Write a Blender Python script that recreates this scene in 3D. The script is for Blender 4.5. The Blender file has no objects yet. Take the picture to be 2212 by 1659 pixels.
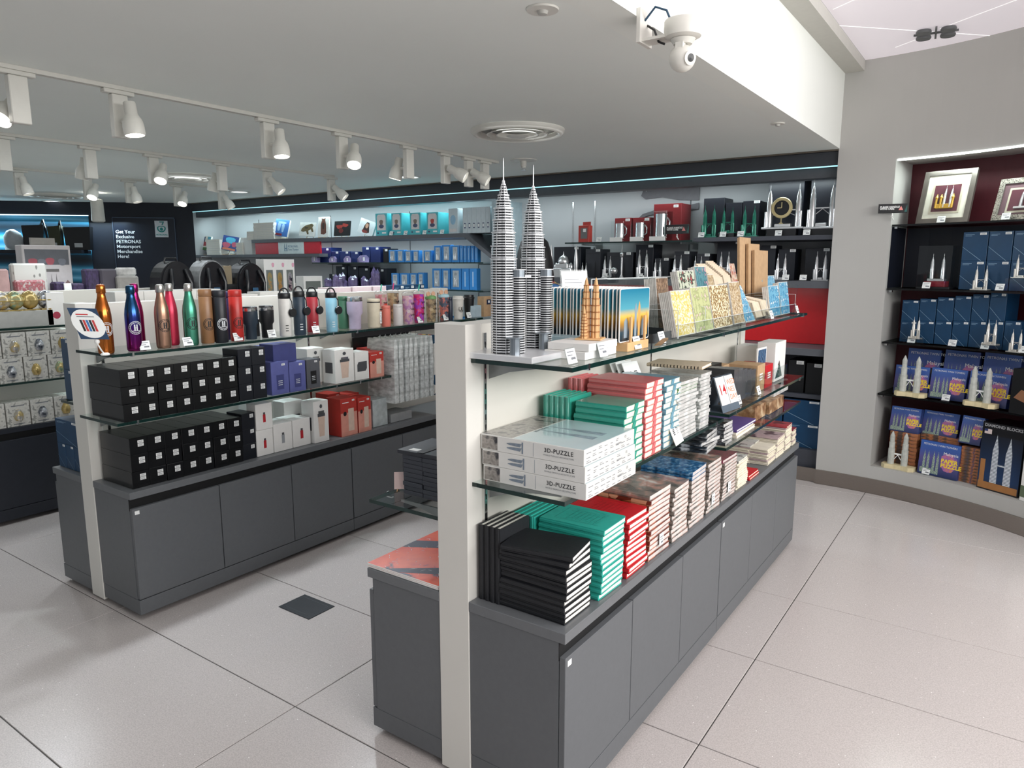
import bpy, bmesh, math, random
from mathutils import Vector, Matrix
R_ = random.Random(7)
PI = math.pi
S = bpy.context.scene
COL = S.collection

# ------------------------------------------------------------------ camera
F_PX, CX, CY, CAM_H = 1546.0, 1106.0, 829.5, 1.55
PITCH, YAW = math.radians(9.53), math.radians(34.8)
cam = bpy.data.cameras.new('camera'); camo = bpy.data.objects.new('camera', cam); COL.objects.link(camo)
cam.sensor_fit = 'HORIZONTAL'; cam.sensor_width = 36.0; cam.lens = 36.0 * F_PX / 2212.0
cam.clip_start = 0.05; cam.clip_end = 60
camo.location = (0, 0, CAM_H); camo.rotation_euler = (PI / 2 - PITCH, 0, YAW)
S.camera = camo

# ------------------------------------------------------------------ light, world, exposure
W = bpy.data.worlds.new('world'); S.world = W; W.use_nodes = True
W.node_tree.nodes['Background'].inputs[0].default_value = (0.90, 0.95, 1.0, 1)
W.node_tree.nodes['Background'].inputs[1].default_value = 0.34
S.view_settings.view_transform = 'Standard'; S.view_settings.look = 'None'
S.view_settings.exposure = 0.3; S.view_settings.gamma = 1.0; S.view_settings.use_curve_mapping = False
SPOT_W, CEIL_E, LED_E = 30.0, 1.15, 7.0

def area(name, loc, rot, sx, sy, power, col=(1, 1, 1)):
    l = bpy.data.lights.new(name, 'AREA'); l.shape = 'RECTANGLE'; l.size = sx; l.size_y = sy; l.energy = power; l.color = col
    o = bpy.data.objects.new(name, l); COL.objects.link(o); o.location = loc; o.rotation_euler = rot
    return o
# added unseen fill lamp, tilted in from the right onto hall-facing fronts
area('hall_side_fill', (2.9, 2.0, 2.45), (0, math.radians(58), 0), 1.3, 6.0, 232, (1.0, 0.99, 0.972))
# added fill lamps just under the low shop ceiling, without fittings of their own
area('aisle_fill', (-2.2, 2.4, 2.285), (0, 0, 0), 0.5, 3.4, 8, (0.93, 0.97, 1.0))
area('aisle_fill', (-4.1, 2.6, 2.285), (0, 0, 0), 0.5, 4.0, 11, (0.90, 0.96, 1.0))
area('aisle_fill', (-5.8, 3.2, 2.285), (0, 0, 0), 0.5, 3.6, 15, (0.88, 0.95, 1.0))

# ------------------------------------------------------------------ measuring: photo pixel + two known coordinates -> the third
_fw = Vector((-math.sin(YAW) * math.cos(PITCH), math.cos(YAW) * math.cos(PITCH), -math.sin(PITCH)))
_rt = Vector((math.cos(YAW), math.sin(YAW), 0)); _up = _rt.cross(_fw); _C = Vector((0, 0, CAM_H))
def _solve(px, py, k, ax):
    p = Vector((k.get(0, 0.), k.get(1, 0.), k.get(2, 0.))) - _C; p[ax] = -_C[ax]
    v = (_rt - _fw * ((px - CX) / F_PX)) if px is not None else (_up - _fw * ((CY - py) / F_PX))
    return -(p.dot(v)) / v[ax]
def yat(px, x, z): return _solve(px, None, {0: x, 2: z}, 1)
def xat(px, y, z): return _solve(px, None, {1: y, 2: z}, 0)
def zat(py, x, y): return _solve(None, py, {0: x, 1: y}, 2)
def onz(px, py, z):
    d = _fw * F_PX + _rt * (px - CX) - _up * (py - CY); t = (z - CAM_H) / d.z
    return _C + d * t

# ------------------------------------------------------------------ materials
MATS = {}
def lin(h):
    if not isinstance(h, str): return tuple(h) + ((1,) if len(h) == 3 else ())
    h = h.lstrip('#'); o = []
    for i in (0, 2, 4):
        c = int(h[i:i + 2], 16) / 255; o.append(c / 12.92 if c <= .04045 else ((c + .055) / 1.055) ** 2.4)
    return (*o, 1)
def bsdf(m): return m.node_tree.nodes['Principled BSDF']
def new_mat(name):
    m = bpy.data.materials.new(name); m.use_nodes = True; MATS[name] = m; return m
def mat(name, col, rough=.5, metal=0., var=.06, scale=30., bump=0., spec=.5, coat=0., emit=0., sx=(1, 1, 1)):
    if name in MATS: return MATS[name]
    m = new_mat(name); nt = m.node_tree; b = bsdf(m); c = lin(col)
    b.inputs['Roughness'].default_value = rough; b.inputs['Metallic'].default_value = metal
    b.inputs['Specular IOR Level'].default_value = spec; b.inputs['Coat Weight'].default_value = coat
    b.inputs['Coat Roughness'].default_value = .08
    tc = nt.nodes.new('ShaderNodeTexCoord'); no = nt.nodes.new('ShaderNodeTexNoise'); no.inputs['Scale'].default_value = scale
    no.inputs['Detail'].default_value = 3
    if sx != (1, 1, 1):
        mp = nt.nodes.new('ShaderNodeMapping'); mp.inputs['Scale'].default_value = sx
        nt.links.new(tc.outputs['Object'], mp.inputs[0]); nt.links.new(mp.outputs[0], no.inputs['Vector'])
    else: nt.links.new(tc.outputs['Object'], no.inputs['Vector'])
    rp = nt.nodes.new('ShaderNodeValToRGB')
    rp.color_ramp.elements[0].position = .3; rp.color_ramp.elements[1].position = .7
    rp.color_ramp.elements[0].color = tuple(max(0, v * (1 - var)) for v in c[:3]) + (1,)
    rp.color_ramp.elements[1].color = tuple(min(1, v * (1 + var)) for v in c[:3]) + (1,)
    nt.links.new(no.outputs['Fac'], rp.inputs[0]); nt.links.new(rp.outputs[0], b.inputs['Base Color'])
    if bump:
        bp = nt.nodes.new('ShaderNodeBump'); bp.inputs['Strength'].default_value = bump; bp.inputs['Distance'].default_value = .004
        nt.links.new(no.outputs['Fac'], bp.inputs['Height']); nt.links.new(bp.outputs[0], b.inputs['Normal'])
    if emit:
        b.inputs['Emission Color'].default_value = c; b.inputs['Emission Strength'].default_value = emit
    return m
def clear(name, tint=(.93, .97, .96), gloss=.9, rough=.02):
    if name in MATS: return MATS[name]
    m = new_mat(name); nt = m.node_tree; nt.nodes.remove(bsdf(m)); out = nt.nodes['Material Output']
    t = nt.nodes.new('ShaderNodeBsdfTransparent'); t.inputs[0].default_value = (*tint, 1)
    g = nt.nodes.new('ShaderNodeBsdfGlossy'); g.inputs['Roughness'].default_value = rough
    lw = nt.nodes.new('ShaderNodeFresnel'); lw.inputs[0].default_value = 1.5
    mu = nt.nodes.new('ShaderNodeMath'); mu.operation = 'MULTIPLY'; mu.inputs[1].default_value = gloss
    mx = nt.nodes.new('ShaderNodeMixShader')
    ge = nt.nodes.new('ShaderNodeNewGeometry'); inv = nt.nodes.new('ShaderNodeMath'); inv.operation = 'SUBTRACT'; inv.inputs[0].default_value = 1.0
    fr = nt.nodes.new('ShaderNodeMath'); fr.operation = 'MULTIPLY'
    nt.links.new(ge.outputs['Backfacing'], inv.inputs[1]); nt.links.new(inv.outputs[0], fr.inputs[0]); nt.links.new(lw.outputs[0], fr.inputs[1])
    nt.links.new(fr.outputs[0], mu.inputs[0]); nt.links.new(mu.outputs[0], mx.inputs[0])
    nt.links.new(t.outputs[0], mx.inputs[1]); nt.links.new(g.outputs[0], mx.inputs[2]); nt.links.new(mx.outputs[0], out.inputs[0])
    return m
def ramp(name, stops, kind='noise', scale=6., rough=.5, metal=0., axis='Z', detail=2., dist=0., const=False, coat=0., coord='Generated', stretch=None):
    """printed pattern: a texture run through a colour ramp"""
    if name in MATS: return MATS[name]
    m = new_mat(name); nt = m.node_tree; b = bsdf(m); b.inputs['Roughness'].default_value = rough; b.inputs['Metallic'].default_value = metal
    b.inputs['Coat Weight'].default_value = coat; b.inputs['Coat Roughness'].default_value = .06
    tc = nt.nodes.new('ShaderNodeTexCoord'); src = tc.outputs[coord]
    if stretch:
        mp = nt.nodes.new('ShaderNodeMapping'); mp.inputs['Scale'].default_value = stretch
        nt.links.new(src, mp.inputs[0]); src = mp.outputs[0]
    rp = nt.nodes.new('ShaderNodeValToRGB'); cr = rp.color_ramp
    if const: cr.interpolation = 'CONSTANT'
    while len(cr.elements) < len(stops): cr.elements.new(.5)
    for e, (p, c) in zip(cr.elements, stops): e.position = p; e.color = lin(c)
    if kind == 'noise':
        t = nt.nodes.new('ShaderNodeTexNoise'); t.inputs['Scale'].default_value = scale; t.inputs['Detail'].default_value = detail
        t.inputs['Distortion'].default_value = dist; nt.links.new(src, t.inputs['Vector']); o = t.outputs['Fac']
    elif kind == 'voronoi':
        t = nt.nodes.new('ShaderNodeTexVoronoi'); t.inputs['Scale'].default_value = scale; nt.links.new(src, t.inputs['Vector']); o = t.outputs['Distance']
    elif kind == 'cell':
        t = nt.nodes.new('ShaderNodeTexVoronoi'); t.inputs['Scale'].default_value = scale; nt.links.new(src, t.inputs['Vector'])
        sp = nt.nodes.new('ShaderNodeSeparateColor'); nt.links.new(t.outputs['Color'], sp.inputs[0]); o = sp.outputs[0]
    elif kind == 'wave':
        t = nt.nodes.new('ShaderNodeTexWave'); t.inputs['Scale'].default_value = scale; t.inputs['Distortion'].default_value = dist
        t.inputs['Detail'].default_value = detail; t.bands_direction = axis; nt.links.new(src, t.inputs['Vector']); o = t.outputs['Fac']
    else:
        sp = nt.nodes.new('ShaderNodeSeparateXYZ'); nt.links.new(src, sp.inputs[0]); o = sp.outputs['XYZ'.index(axis)]
    nt.links.new(o, rp.inputs[0]); nt.links.new(rp.outputs[0], b.inputs['Base Color'])
    return m

# ------------------------------------------------------------------ mesh building
class MB:
    def __init__(s): s.v = []; s.f = []; s.m = []
    def add(s, vs, fs, m=0, M=None):
        k = len(s.v)
        s.v += [tuple(M @ Vector(p)) for p in vs] if M is not None else [tuple(p) for p in vs]
        s.f += [tuple(i + k for i in f) for f in fs]; s.m += [m] * len(fs); return s
    def box(s, x0, x1, y0, y1, z0, z1, m=0, M=None):
        return s.add([(x0, y0, z0), (x1, y0, z0), (x1, y1, z0), (x0, y1, z0), (x0, y0, z1), (x1, y0, z1), (x1, y1, z1), (x0, y1, z1)],
                     [(0, 3, 2, 1), (4, 5, 6, 7), (0, 1, 5, 4), (1, 2, 6, 5), (2, 3, 7, 6), (3, 0, 4, 7)], m, M)
    def cbox(s, w, d, h, b=.002, m=0, M=None, z0=0.):
        """box w x d x h, base centred on the origin, chamfered edges"""
        bm = bmesh.new(); bmesh.ops.create_cube(bm, size=1)
        for v in bm.verts: v.co = Vector((v.co.x * w, v.co.y * d, (v.co.z + .5) * h + z0))
        bmesh.ops.bevel(bm, geom=list(bm.edges), offset=b, segments=1, affect='EDGES', profile=.5)
        bm.verts.index_update(); vs = [tuple(v.co) for v in bm.verts]; fs = [tuple(v.index for v in f.verts) for f in bm.faces]; bm.free()
        return s.add(vs, fs, m, M)
    def poly(s, pts, m=0, M=None): return s.add(pts, [tuple(range(len(pts)))], m, M)
    def prism(s, pts, z0, z1, m=0, M=None):
        n = len(pts); vs = [(x, y, z0) for x, y in pts] + [(x, y, z1) for x, y in pts]
        fs = [tuple(range(n - 1, -1, -1)), tuple(range(n, 2 * n))] + [(i, (i + 1) % n, n + (i + 1) % n, n + i) for i in range(n)]
        return s.add(vs, fs, m, M)
    def lathe(s, prof, seg=20, m=0, M=None, cap=True):
        vs = []; fs = []; n = len(prof)
        for r, z in prof:
            for i in range(seg):
                a = 2 * PI * i / seg; vs.append((r * math.cos(a), r * math.sin(a), z))
        for j in range(n - 1):
            for i in range(seg):
                k = (i + 1) % seg; fs.append((j * seg + i, j * seg + k, (j + 1) * seg + k, (j + 1) * seg + i))
        if cap:
            if prof[0][0] > 1e-5: fs.append(tuple(range(seg - 1, -1, -1)))
            if prof[-1][0] > 1e-5: fs.append(tuple((n - 1) * seg + i for i in range(seg)))
        return s.add(vs, fs, m, M)
    def tube(s, pts, r=.004, seg=8, m=0, M=None):
        P = [Vector(p) for p in pts]; vs = []; fs = []
        for j, p in enumerate(P):
            t = (P[min(j + 1, len(P) - 1)] - P[max(j - 1, 0)]).normalized()
            a = t.orthogonal().normalized() if j == 0 else (a - t * a.dot(t)).normalized()
            b = t.cross(a)
            for i in range(seg):
                q = 2 * PI * i / seg; vs.append(p + (a * math.cos(q) + b * math.sin(q)) * r)
        for j in range(len(P) - 1):
            for i in range(seg):
                k = (i + 1) % seg; fs.append((j * seg + i, j * seg + k, (j + 1) * seg + k, (j + 1) * seg + i))
        fs += [tuple(range(seg - 1, -1, -1)), tuple((len(P) - 1) * seg + i for i in range(seg))]
        return s.add(vs, fs, m, M)
    def mesh(s, name, mats, smooth=False):
        me = bpy.data.meshes.new(name); me.from_pydata(s.v, [], s.f)
        for m in (mats if isinstance(mats, (list, tuple)) else [mats]): me.materials.append(m)
        for p, i in zip(me.polygons, s.m): p.material_index = i
        if smooth:
            for p in me.polygons: p.use_smooth = True
        me.update()
        if smooth:
            try: me.set_sharp_from_angle(angle=math.radians(40))
            except Exception: pass
        return me
CACHE = {}
def cached(key, fn):
    if key not in CACHE: CACHE[key] = fn()
    return CACHE[key]
def link(name, data, parent=None, loc=(0, 0, 0), rot=(0, 0, 0)):
    o = bpy.data.objects.new(name, data); COL.objects.link(o); o.location = loc; o.rotation_euler = rot
    if parent is not None: o.parent = parent
    return o
def tag(o, label=None, cat=None, group=None, kind=None):
    if label: o['label'] = label
    if cat: o['category'] = cat
    if group: o['group'] = group
    if kind: o['kind'] = kind
    return o
def thing(name, label, cat, loc=(0, 0, 0), rz=0., group=None, rot=None):
    o = bpy.data.objects.new(name, None); COL.objects.link(o); o.empty_display_size = .05
    o.location = loc; o.rotation_euler = rot if rot else (0, 0, rz)
    return tag(o, label, cat, group)
def solo(name, mesh, label, cat, loc=(0, 0, 0), rz=0., group=None, rot=None):
    return tag(link(name, mesh, None, loc, rot if rot else (0, 0, rz)), label, cat, group)
def struct(name, mesh, loc=(0, 0, 0)): return tag(link(name, mesh, None, loc), kind='structure')
def bxm(w, d, h, m, b=.0015):
    return cached(('b', round(w, 4), round(d, 4), round(h, 4), m.name, b), lambda: MB().cbox(w, d, h, b).mesh('box', m))
def text_mesh(s, size, m, align='LEFT', bold=0., space=1., line=1.):
    def mk():
        c = bpy.data.curves.new('lettering', 'FONT'); c.body = s; c.size = size; c.align_x = align; c.align_y = 'CENTER'
        c.offset = bold; c.space_character = space; c.space_line = line; c.resolution_u = 2
        o = bpy.data.objects.new('lettering', c); COL.objects.link(o)
        bpy.context.view_layer.update()
        me = bpy.data.meshes.new_from_object(o.evaluated_get(bpy.context.evaluated_depsgraph_get()))
        bpy.data.objects.remove(o); me.materials.clear(); me.materials.append(m); return me
    return cached(('t', s, size, m.name, align, bold, space, line), mk)
FRONT = (PI / 2, 0, 0)          # lettering / decals drawn in local xy, turned to stand on a face looking to local -y
def letter(parent, s, size, m, loc, rot=FRONT, align='LEFT', bold=0., space=1., line=1.):
    return link('lettering', text_mesh(s, size, m, align, bold, space, line), parent, loc, rot)
ORDW = ['', 'second', 'third', 'fourth', 'fifth', 'sixth', 'seventh', 'eighth', 'ninth', 'tenth', 'eleventh', 'twelfth', 'thirteenth', 'fourteenth', 'fifteenth', 'sixteenth', 'seventeenth', 'eighteenth', 'nineteenth', 'twentieth', 'twenty-first', 'twenty-second', 'twenty-third', 'twenty-fourth']
def from_top(i, n):
    j = n - 1 - i
    return 'topmost' if j == 0 else ('bottom one' if i == 0 else ORDW[j] + ' from the top')
def nth(i): return 'first' if i == 0 else ORDW[i]

# palette
M_WHITE = mat('white_lacquer', 'd9d7d0', .45, var=.02, scale=4)
M_PANEL = mat('panel_white', 'd6d3ca', .5, var=.02, scale=5)
M_GREY = mat('grey_laminate', '606366', .42, var=.03, scale=60, spec=.4)
M_GREYT = mat('grey_worktop', '686b6e', .35, var=.03, scale=60)
M_DARK = mat('dark_gap', '0c0d0f', .8)
M_CHROME = mat('chrome', 'cfd2d4', .18, 1., var=.02)
M_STEEL = mat('brushed_steel', 'a59d96', .35, 1., var=.06, scale=40, sx=(1, 1, 40))
M_PEWTER = mat('pewter', 'd9dadb', .28, .85, var=.05)
M_GLASS = clear('shelf_glass', (.94, .975, .965))
M_EDGE = mat('glass_edge', '0e2a27', .12, var=.2, scale=15)
M_ACRYL = clear('acrylic', (.95, .97, .97), 1.0)
M_FILM = clear('film', (.95, .96, .96), 1.4, .12)
M_PAPER = mat('label_paper', 'eef0ee', .6, var=.02)
M_INK = mat('ink', '26282b', .6)
M_INKG = mat('ink_grey', '777b80', .6)
M_PAGE = mat('page_white', 'f1eee4', .8, var=.03, scale=120)
M_WHITEBOX = mat('white_card', 'e9e8e4', .5, var=.02)
M_BLACKBOX = mat('black_card', '0d0e11', .35, var=.1)
M_BLACK = mat('black_plastic', '121316', .4, var=.1)
M_NAVY = mat('navy_wall', '0c1220', .5, var=.08)
M_CHAR = mat('charcoal_shelf', '3d4048', .45, var=.05)
M_RED = mat('red_panel', 'b3141b', .35, var=.04)
M_MAROON = mat('maroon_wall', '4a0a18', .55, var=.06)
M_BLUEBOX = mat('blue_carton', '0b3a5c', .4, var=.1, scale=12)
M_TEALBOX = mat('teal_carton', '4fb6bf', .45, var=.04)
M_WOOD = mat('light_wood', 'dcb07c', .6, var=.12, scale=14, sx=(1, 1, .2))
# ================================================================== the setting
C_H, TOP_H = 2.305, 2.84
def terrazzo():
    m = new_mat('terrazzo'); nt = m.node_tree; b = bsdf(m); b.inputs['Roughness'].default_value = .2; b.inputs['Specular IOR Level'].default_value = .45
    tc = nt.nodes.new('ShaderNodeTexCoord'); n1 = nt.nodes.new('ShaderNodeTexNoise'); n1.inputs['Scale'].default_value = 220; n1.inputs['Detail'].default_value = 4
    r1 = nt.nodes.new('ShaderNodeValToRGB'); r1.color_ramp.elements[0].position = .35; r1.color_ramp.elements[1].position = .68
    r1.color_ramp.elements[0].color = lin('b4adaa'); r1.color_ramp.elements[1].color = lin('c9c2bf')
    v = nt.nodes.new('ShaderNodeTexVoronoi'); v.inputs['Scale'].default_value = 24
    r2 = nt.nodes.new('ShaderNodeValToRGB'); r2.color_ramp.interpolation = 'CONSTANT'
    r2.color_ramp.elements[0].color = (1, 1, 1, 1); r2.color_ramp.elements[1].position = .045; r2.color_ramp.elements[1].color = (0, 0, 0, 1)
    mx = nt.nodes.new('ShaderNodeMix'); mx.data_type = 'RGBA'; mx.inputs['B'].default_value = lin('f4f2ee')
    for n in (n1, v): nt.links.new(tc.outputs['Object'], n.inputs['Vector'])
    nt.links.new(n1.outputs['Fac'], r1.inputs[0]); nt.links.new(v.outputs['Distance'], r2.inputs[0])
    nt.links.new(r2.outputs[0], mx.inputs['Factor']); nt.links.new(r1.outputs[0], mx.inputs['A']); nt.links.new(mx.outputs['Result'], b.inputs['Base Color'])
    return m
M_TERR = terrazzo()
TX, TY, TX0, TY0 = 1.2505, .6215, -.705, 2.085
floor = struct('floor', MB().box(-15, 3.6, -3.5, 6.6, -.06, -.003).mesh('floor', mat('grout', '4b4947', .8)))
tile_me = MB().cbox(TX - .004, TY - .004, .022, .0015).mesh('tile', M_TERR)
for i in range(-10, 3):
    for j in range(-6, 7):
        link('tile', tile_me, floor, (TX0 + (i + .5) * TX, TY0 + (j + .5) * TY, -.022))
# floor box cover set in the tiles
fh = thing('floor_box', 'dark grey square floor box cover flush in the tiled aisle', 'floor box', (-2.36, 1.83, 0))
p0, p1 = onz(622, 1310, 0), onz(703, 1312, 0)
fh.location = ((p0.x + p1.x) / 2, (p0.y + p1.y) / 2, .0005)
link('cover', MB().cbox(.21, .15, .003, .001).mesh('cover', mat('floor_box', '33363a', .5)), fh)
link('rim', MB().box(-.085, .085, -.055, -.052, .003, .0036).box(-.085, .085, .052, .055, .003, .0036).box(-.085, -.082, -.055, .055, .003, .0036).box(.082, .085, -.055, .055, .003, .0036).mesh('rim', mat('floor_box_rim', '4a4e52', .5)), fh)

M_CEIL = mat('ceiling_paint', 'f2f6f1', .75, var=.015, scale=1.5)
SOFX = -1.035
struct('ceiling', MB().box(-15, SOFX - .001, -3.5, 6.6, C_H, C_H + .08).mesh('ceiling', M_CEIL))
struct('wall_soffit', MB().box(SOFX - .12, SOFX, -3.5, 5.5, C_H - .0005, TOP_H + .06).mesh('soffit', mat('soffit_paint', 'f3f6f0', .7, var=.015, scale=2)))
struct('trim_1', MB().box(SOFX + .0005, SOFX + .115, -3.5, 5.298, 2.775, TOP_H - .0005).mesh('ledge', mat('ledge_paint', 'c4c2bb', .7, var=.02)))
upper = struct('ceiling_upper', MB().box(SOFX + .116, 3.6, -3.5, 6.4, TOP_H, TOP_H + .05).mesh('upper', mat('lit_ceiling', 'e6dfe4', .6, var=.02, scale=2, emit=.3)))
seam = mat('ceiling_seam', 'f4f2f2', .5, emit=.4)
def seg_box(a, b, w, z0, z1, m, nm):
    a, b = Vector((*a, 0)), Vector((*b, 0)); d = (b - a); M = Matrix.Translation(a) @ Matrix.Rotation(math.atan2(d.y, d.x), 4, 'Z')
    return MB().box(0, d.length, -w / 2, w / 2, z0, z1, M=M).mesh(nm, m)
cq = onz(2022, 68, TOP_H)
for a, b in (((1810, 55), (2140, 77)), ((1800, 20), (1862, -8)), ((2030, 62), (2195, 0)), ((1935, 102), (2020, 70))):
    A, B = onz(*a, TOP_H), onz(*b, TOP_H)
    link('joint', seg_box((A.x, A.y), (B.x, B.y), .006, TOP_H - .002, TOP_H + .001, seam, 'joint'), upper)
# four-disc fixture under the upper ceiling
q = thing('ceiling_fixture', 'grey four-disc cross fitting under the bright upper ceiling', 'ceiling fixture', (cq.x, cq.y, TOP_H))
md = mat('fixture_grey', '5d5f60', .5)
for k in range(2): link('bar', MB().box(-.11, .11, -.005, .005, -.012, -.002).mesh('bar', md), q, (0, 0, 0), (0, 0, .1 + k * PI / 2))
for a in range(4):
    t = .1 + PI / 4 + a * PI / 2
    link('disc', cached('qdisc', lambda: MB().lathe([(.0, -.02), (.036, -.02), (.04, -.012), (.036, -.002)], 20).mesh('disc', md, True)), q, (.085 * math.cos(t), .085 * math.sin(t), 0))

# --- curved end wall with a lit niche (centre of the arc, radius)
AC, AR = Vector((-1.0, 3.3)), 2.0
def arc(x):                                   # angle on the arc at world x
    return math.acos((x - AC.x) / AR)
def apt(a, r=AR): return (AC.x + r * math.cos(a), AC.y + r * math.sin(a))
A_L, A_N, A_R = arc(-1.04), arc(-.69), math.radians(28)
def arc_wall(mb, a0, a1, r0, r1, z0, z1, n=24, m=0):
    for i in range(n):
        s, e = a0 + (a1 - a0) * i / n, a0 + (a1 - a0) * (i + 1) / n
        p = [apt(s, r0), apt(e, r0), apt(e, r1), apt(s, r1)]
        vs = [(x, y, z0) for x, y in p] + [(x, y, z1) for x, y in p]
        fs = [(0, 1, 2, 3), (4, 7, 6, 5), (0, 4, 5, 1), (2, 6, 7, 3)]
        if i == 0: fs.append((0, 3, 7, 4))
        if i == n - 1: fs.append((1, 5, 6, 2))
        mb.add(vs, fs, m)
    return mb
M_WALLR = mat('wall_grey', 'b3b2ae', .65, var=.02, scale=2)
NZ0, NZ1, ND = .19, 2.207, .36
w = MB(); arc_wall(w, A_L, A_N, AR, AR + .5, 0, TOP_H + .02, 6); arc_wall(w, A_N, A_R, AR, AR + .5, NZ1, TOP_H + .02, 24); arc_wall(w, A_N, A_R, AR, AR + .5, 0, NZ0, 24)
wr = struct('wall_right', w.mesh('wall_right', M_WALLR))
link('niche_back', arc_wall(MB(), A_N, A_R, AR + ND, AR + ND + .1, NZ0, NZ1, 24).mesh('niche_back', M_MAROON), wr)
struct('baseboard_right', arc_wall(MB(), A_L + .001, A_R, AR - .012, AR - .0005, .002, .103, 30).mesh('baseboard', M_STEEL))
M_LED = mat('led_strip', 'd8f6ff', .4, emit=LED_E)
link('led_strip', arc_wall(MB(), A_N - .004, A_R, AR - .004, AR + .004, NZ1 - .012, NZ1 - .0005, 24).mesh('led', mat('led_warm', 'eef8f6', .4, emit=3.2)), wr)

# --- back display wall: recess with fascia, side walls, plinth
BY, BB = 5.33, 5.78            # front plane, back plane
BX0, BX1 = -8.63, -1.045
M_BACKW = mat('recess_paint', 'b4b7ba', .6, var=.02, scale=2)
b = MB().box(BX0 - .1, BX1, BB, BB + .1, 0, C_H + .07).box(BX0 - .1, BX0, BY, BB, 0, C_H + .07).box(BX1 - .0, BX1 + .06, BY + .01, BB, 0, C_H + .07)
wb = struct('wall_back', b.mesh('wall_back', M_BACKW))
link('fascia', MB().box(BX0, BX1, BY - .0, BY + .04, 2.202, C_H - .012).mesh('fascia', mat('fascia_charcoal', '34373d', .4, var=.05)), wb)
link('fascia_lip', MB().box(BX0, BX1, BY + .041, BY + .17, 2.13, C_H - .012).mesh('lip', mat('lip_grey', '4a4d52', .5)), wb)
link('cornice', MB().box(BX0, BX1, BY - .02, BY + .04, C_H - .011, C_H - .0005).mesh('cornice', mat('bronze_trim', '7d7268', .25, .8)), wb)
link('led_strip', MB().box(BX0, BX1, BY - .004, BY + .004, 2.194, 2.2015).mesh('led', mat('led_cool', 'a6e4ee', .4, emit=.9)), wb)
area('recess_led', (-6.4, BY + .12, 2.12), (math.radians(25), 0, 0), 4.2, .04, 12, (.75, .96, 1.0))
area('recess_led', (-2.6, BY + .12, 2.12), (math.radians(25), 0, 0), 3.0, .04, 4.5, (.85, .98, 1.0))
ang_n = (A_N + A_R) / 2
nl = area('niche_led', (*apt(A_N - .32, AR + .07), NZ1 - .02), (0, 0, 0), 1.1, .05, 5, (.88, 1.0, .97)); nl.rotation_euler = (math.radians(-12), 0, A_N - .32 - PI / 2)
struct('baseboard_back', MB().box(BX0, BX1 - .002, BY - .012, BY - .001, .002, .1).mesh('baseboard', M_STEEL))

# --- dark diagonal wall on the far side with mural and notice board
DO = Vector((BX0, BY + .0)); DA = math.radians(45)          # runs from the recess corner towards -x -y
DM = Matrix.Translation((DO.x, DO.y, 0)) @ Matrix.Rotation(DA + PI, 4, 'Z')       # local x along the wall away from the corner, local -y out of...
# local frame: x to the left seen from the camera = along (-.707,-.707); y = into the wall
dwl = 6.5
wd = struct('wall_far', MB().box(0, dwl, -.12, 0, 0, C_H - .0005, M=DM).mesh('wall_far', M_NAVY))
def wall_uv(px, z):             # distance along the dark wall for a photo column
    best = None
    lo, hi = 0., 6.4
    def f(t):
        p = DM @ Vector((t, 0, z)); d = p - _C; return CX + F_PX * d.dot(_rt) / d.dot(_fw)
    for _ in range(50):
        mid = (lo + hi) / 2
        if f(mid) > px: lo = mid
        else: hi = mid
    return (lo + hi) / 2
def wall_z(py, t): 
    p = DM @ Vector((t, 0, 0)); return zat(py, p.x, p.y)
# the wall sees the room on local +y; a child frame that faces the room: x to the right of the viewer, -y to the room
def wall_frame(t, z, off=.002): 
    p = DM @ Vector((t, off, z)); return (p.x, p.y, p.z), DA
# ================================================================== gondolas
CT = .585                      # worktop height
def cabinet(xf, xb, y0, y1, label, group, nd=3, lock=False, M_GREY=M_GREY):
    """base cabinet between x planes, front at xf"""
    s = 1 if xf > xb else -1; dx = abs(xf - xb); W_ = y1 - y0
    t = thing('base_cabinet', label, 'cabinet', ((xf + xb) / 2, (y0 + y1) / 2, 0), PI / 2 * s, group)
    # local: width along x (= world y * s), front at local -y
    d = dx; w_ = W_ - .003
    link('body', MB().box(-w_ / 2, w_ / 2, -d / 2 + .022, d / 2, .095, .5535).mesh('body', M_GREY), t)
    link('plinth', MB().cbox(w_, d - .004, .067, .001, z0=.026).mesh('plinth', M_GREY), t)
    dw = w_ / nd
    for i in range(nd):
        link('door', cached(('door', round(dw, 4), round(d, 3), M_GREY.name), lambda: MB().cbox(dw - .004, .019, .414, .0012, z0=.097).mesh('door', M_GREY)), t, (-w_ / 2 + dw * (i + .5), -d / 2 + .011, 0))
    link('shade_strip', MB().box(-w_ / 2, w_ / 2, -d / 2 + .0205, -d / 2 + .0215, .5, .553).mesh('rail', M_DARK), t)  # near-black strip: shade of the gap under the worktop, put into the colour
    for sx_ in (-1, 1):
        for sy_ in (-1, 1):
            link('foot', cached('foot', lambda: MB().lathe([(.018, 0), (.018, .006), (.01, .008), (.01, .026)], 10).mesh('foot', M_BLACK)), t, (sx_ * (w_ / 2 - .09), sy_ * (d / 2 - .07), 0))
    if lock: link('number_tag', MB().box(-.01, .01, -.0012, 0, -.008, .008).mesh('number_tag', M_PAPER), t, ((-w_ / 2 + .022) * 1, -d / 2 + .0012, .492))
    return t
def worktop(xf, xb, y0, y1, label, M_GREYT=M_GREYT):
    cx, dx = (xf + xb) / 2, abs(xf - xb)
    return solo('worktop', MB().cbox(dx, y1 - y0, .0305, .0012).mesh('worktop', M_GREYT), label, 'worktop', (cx, (y0 + y1) / 2, CT - .031))
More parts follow.
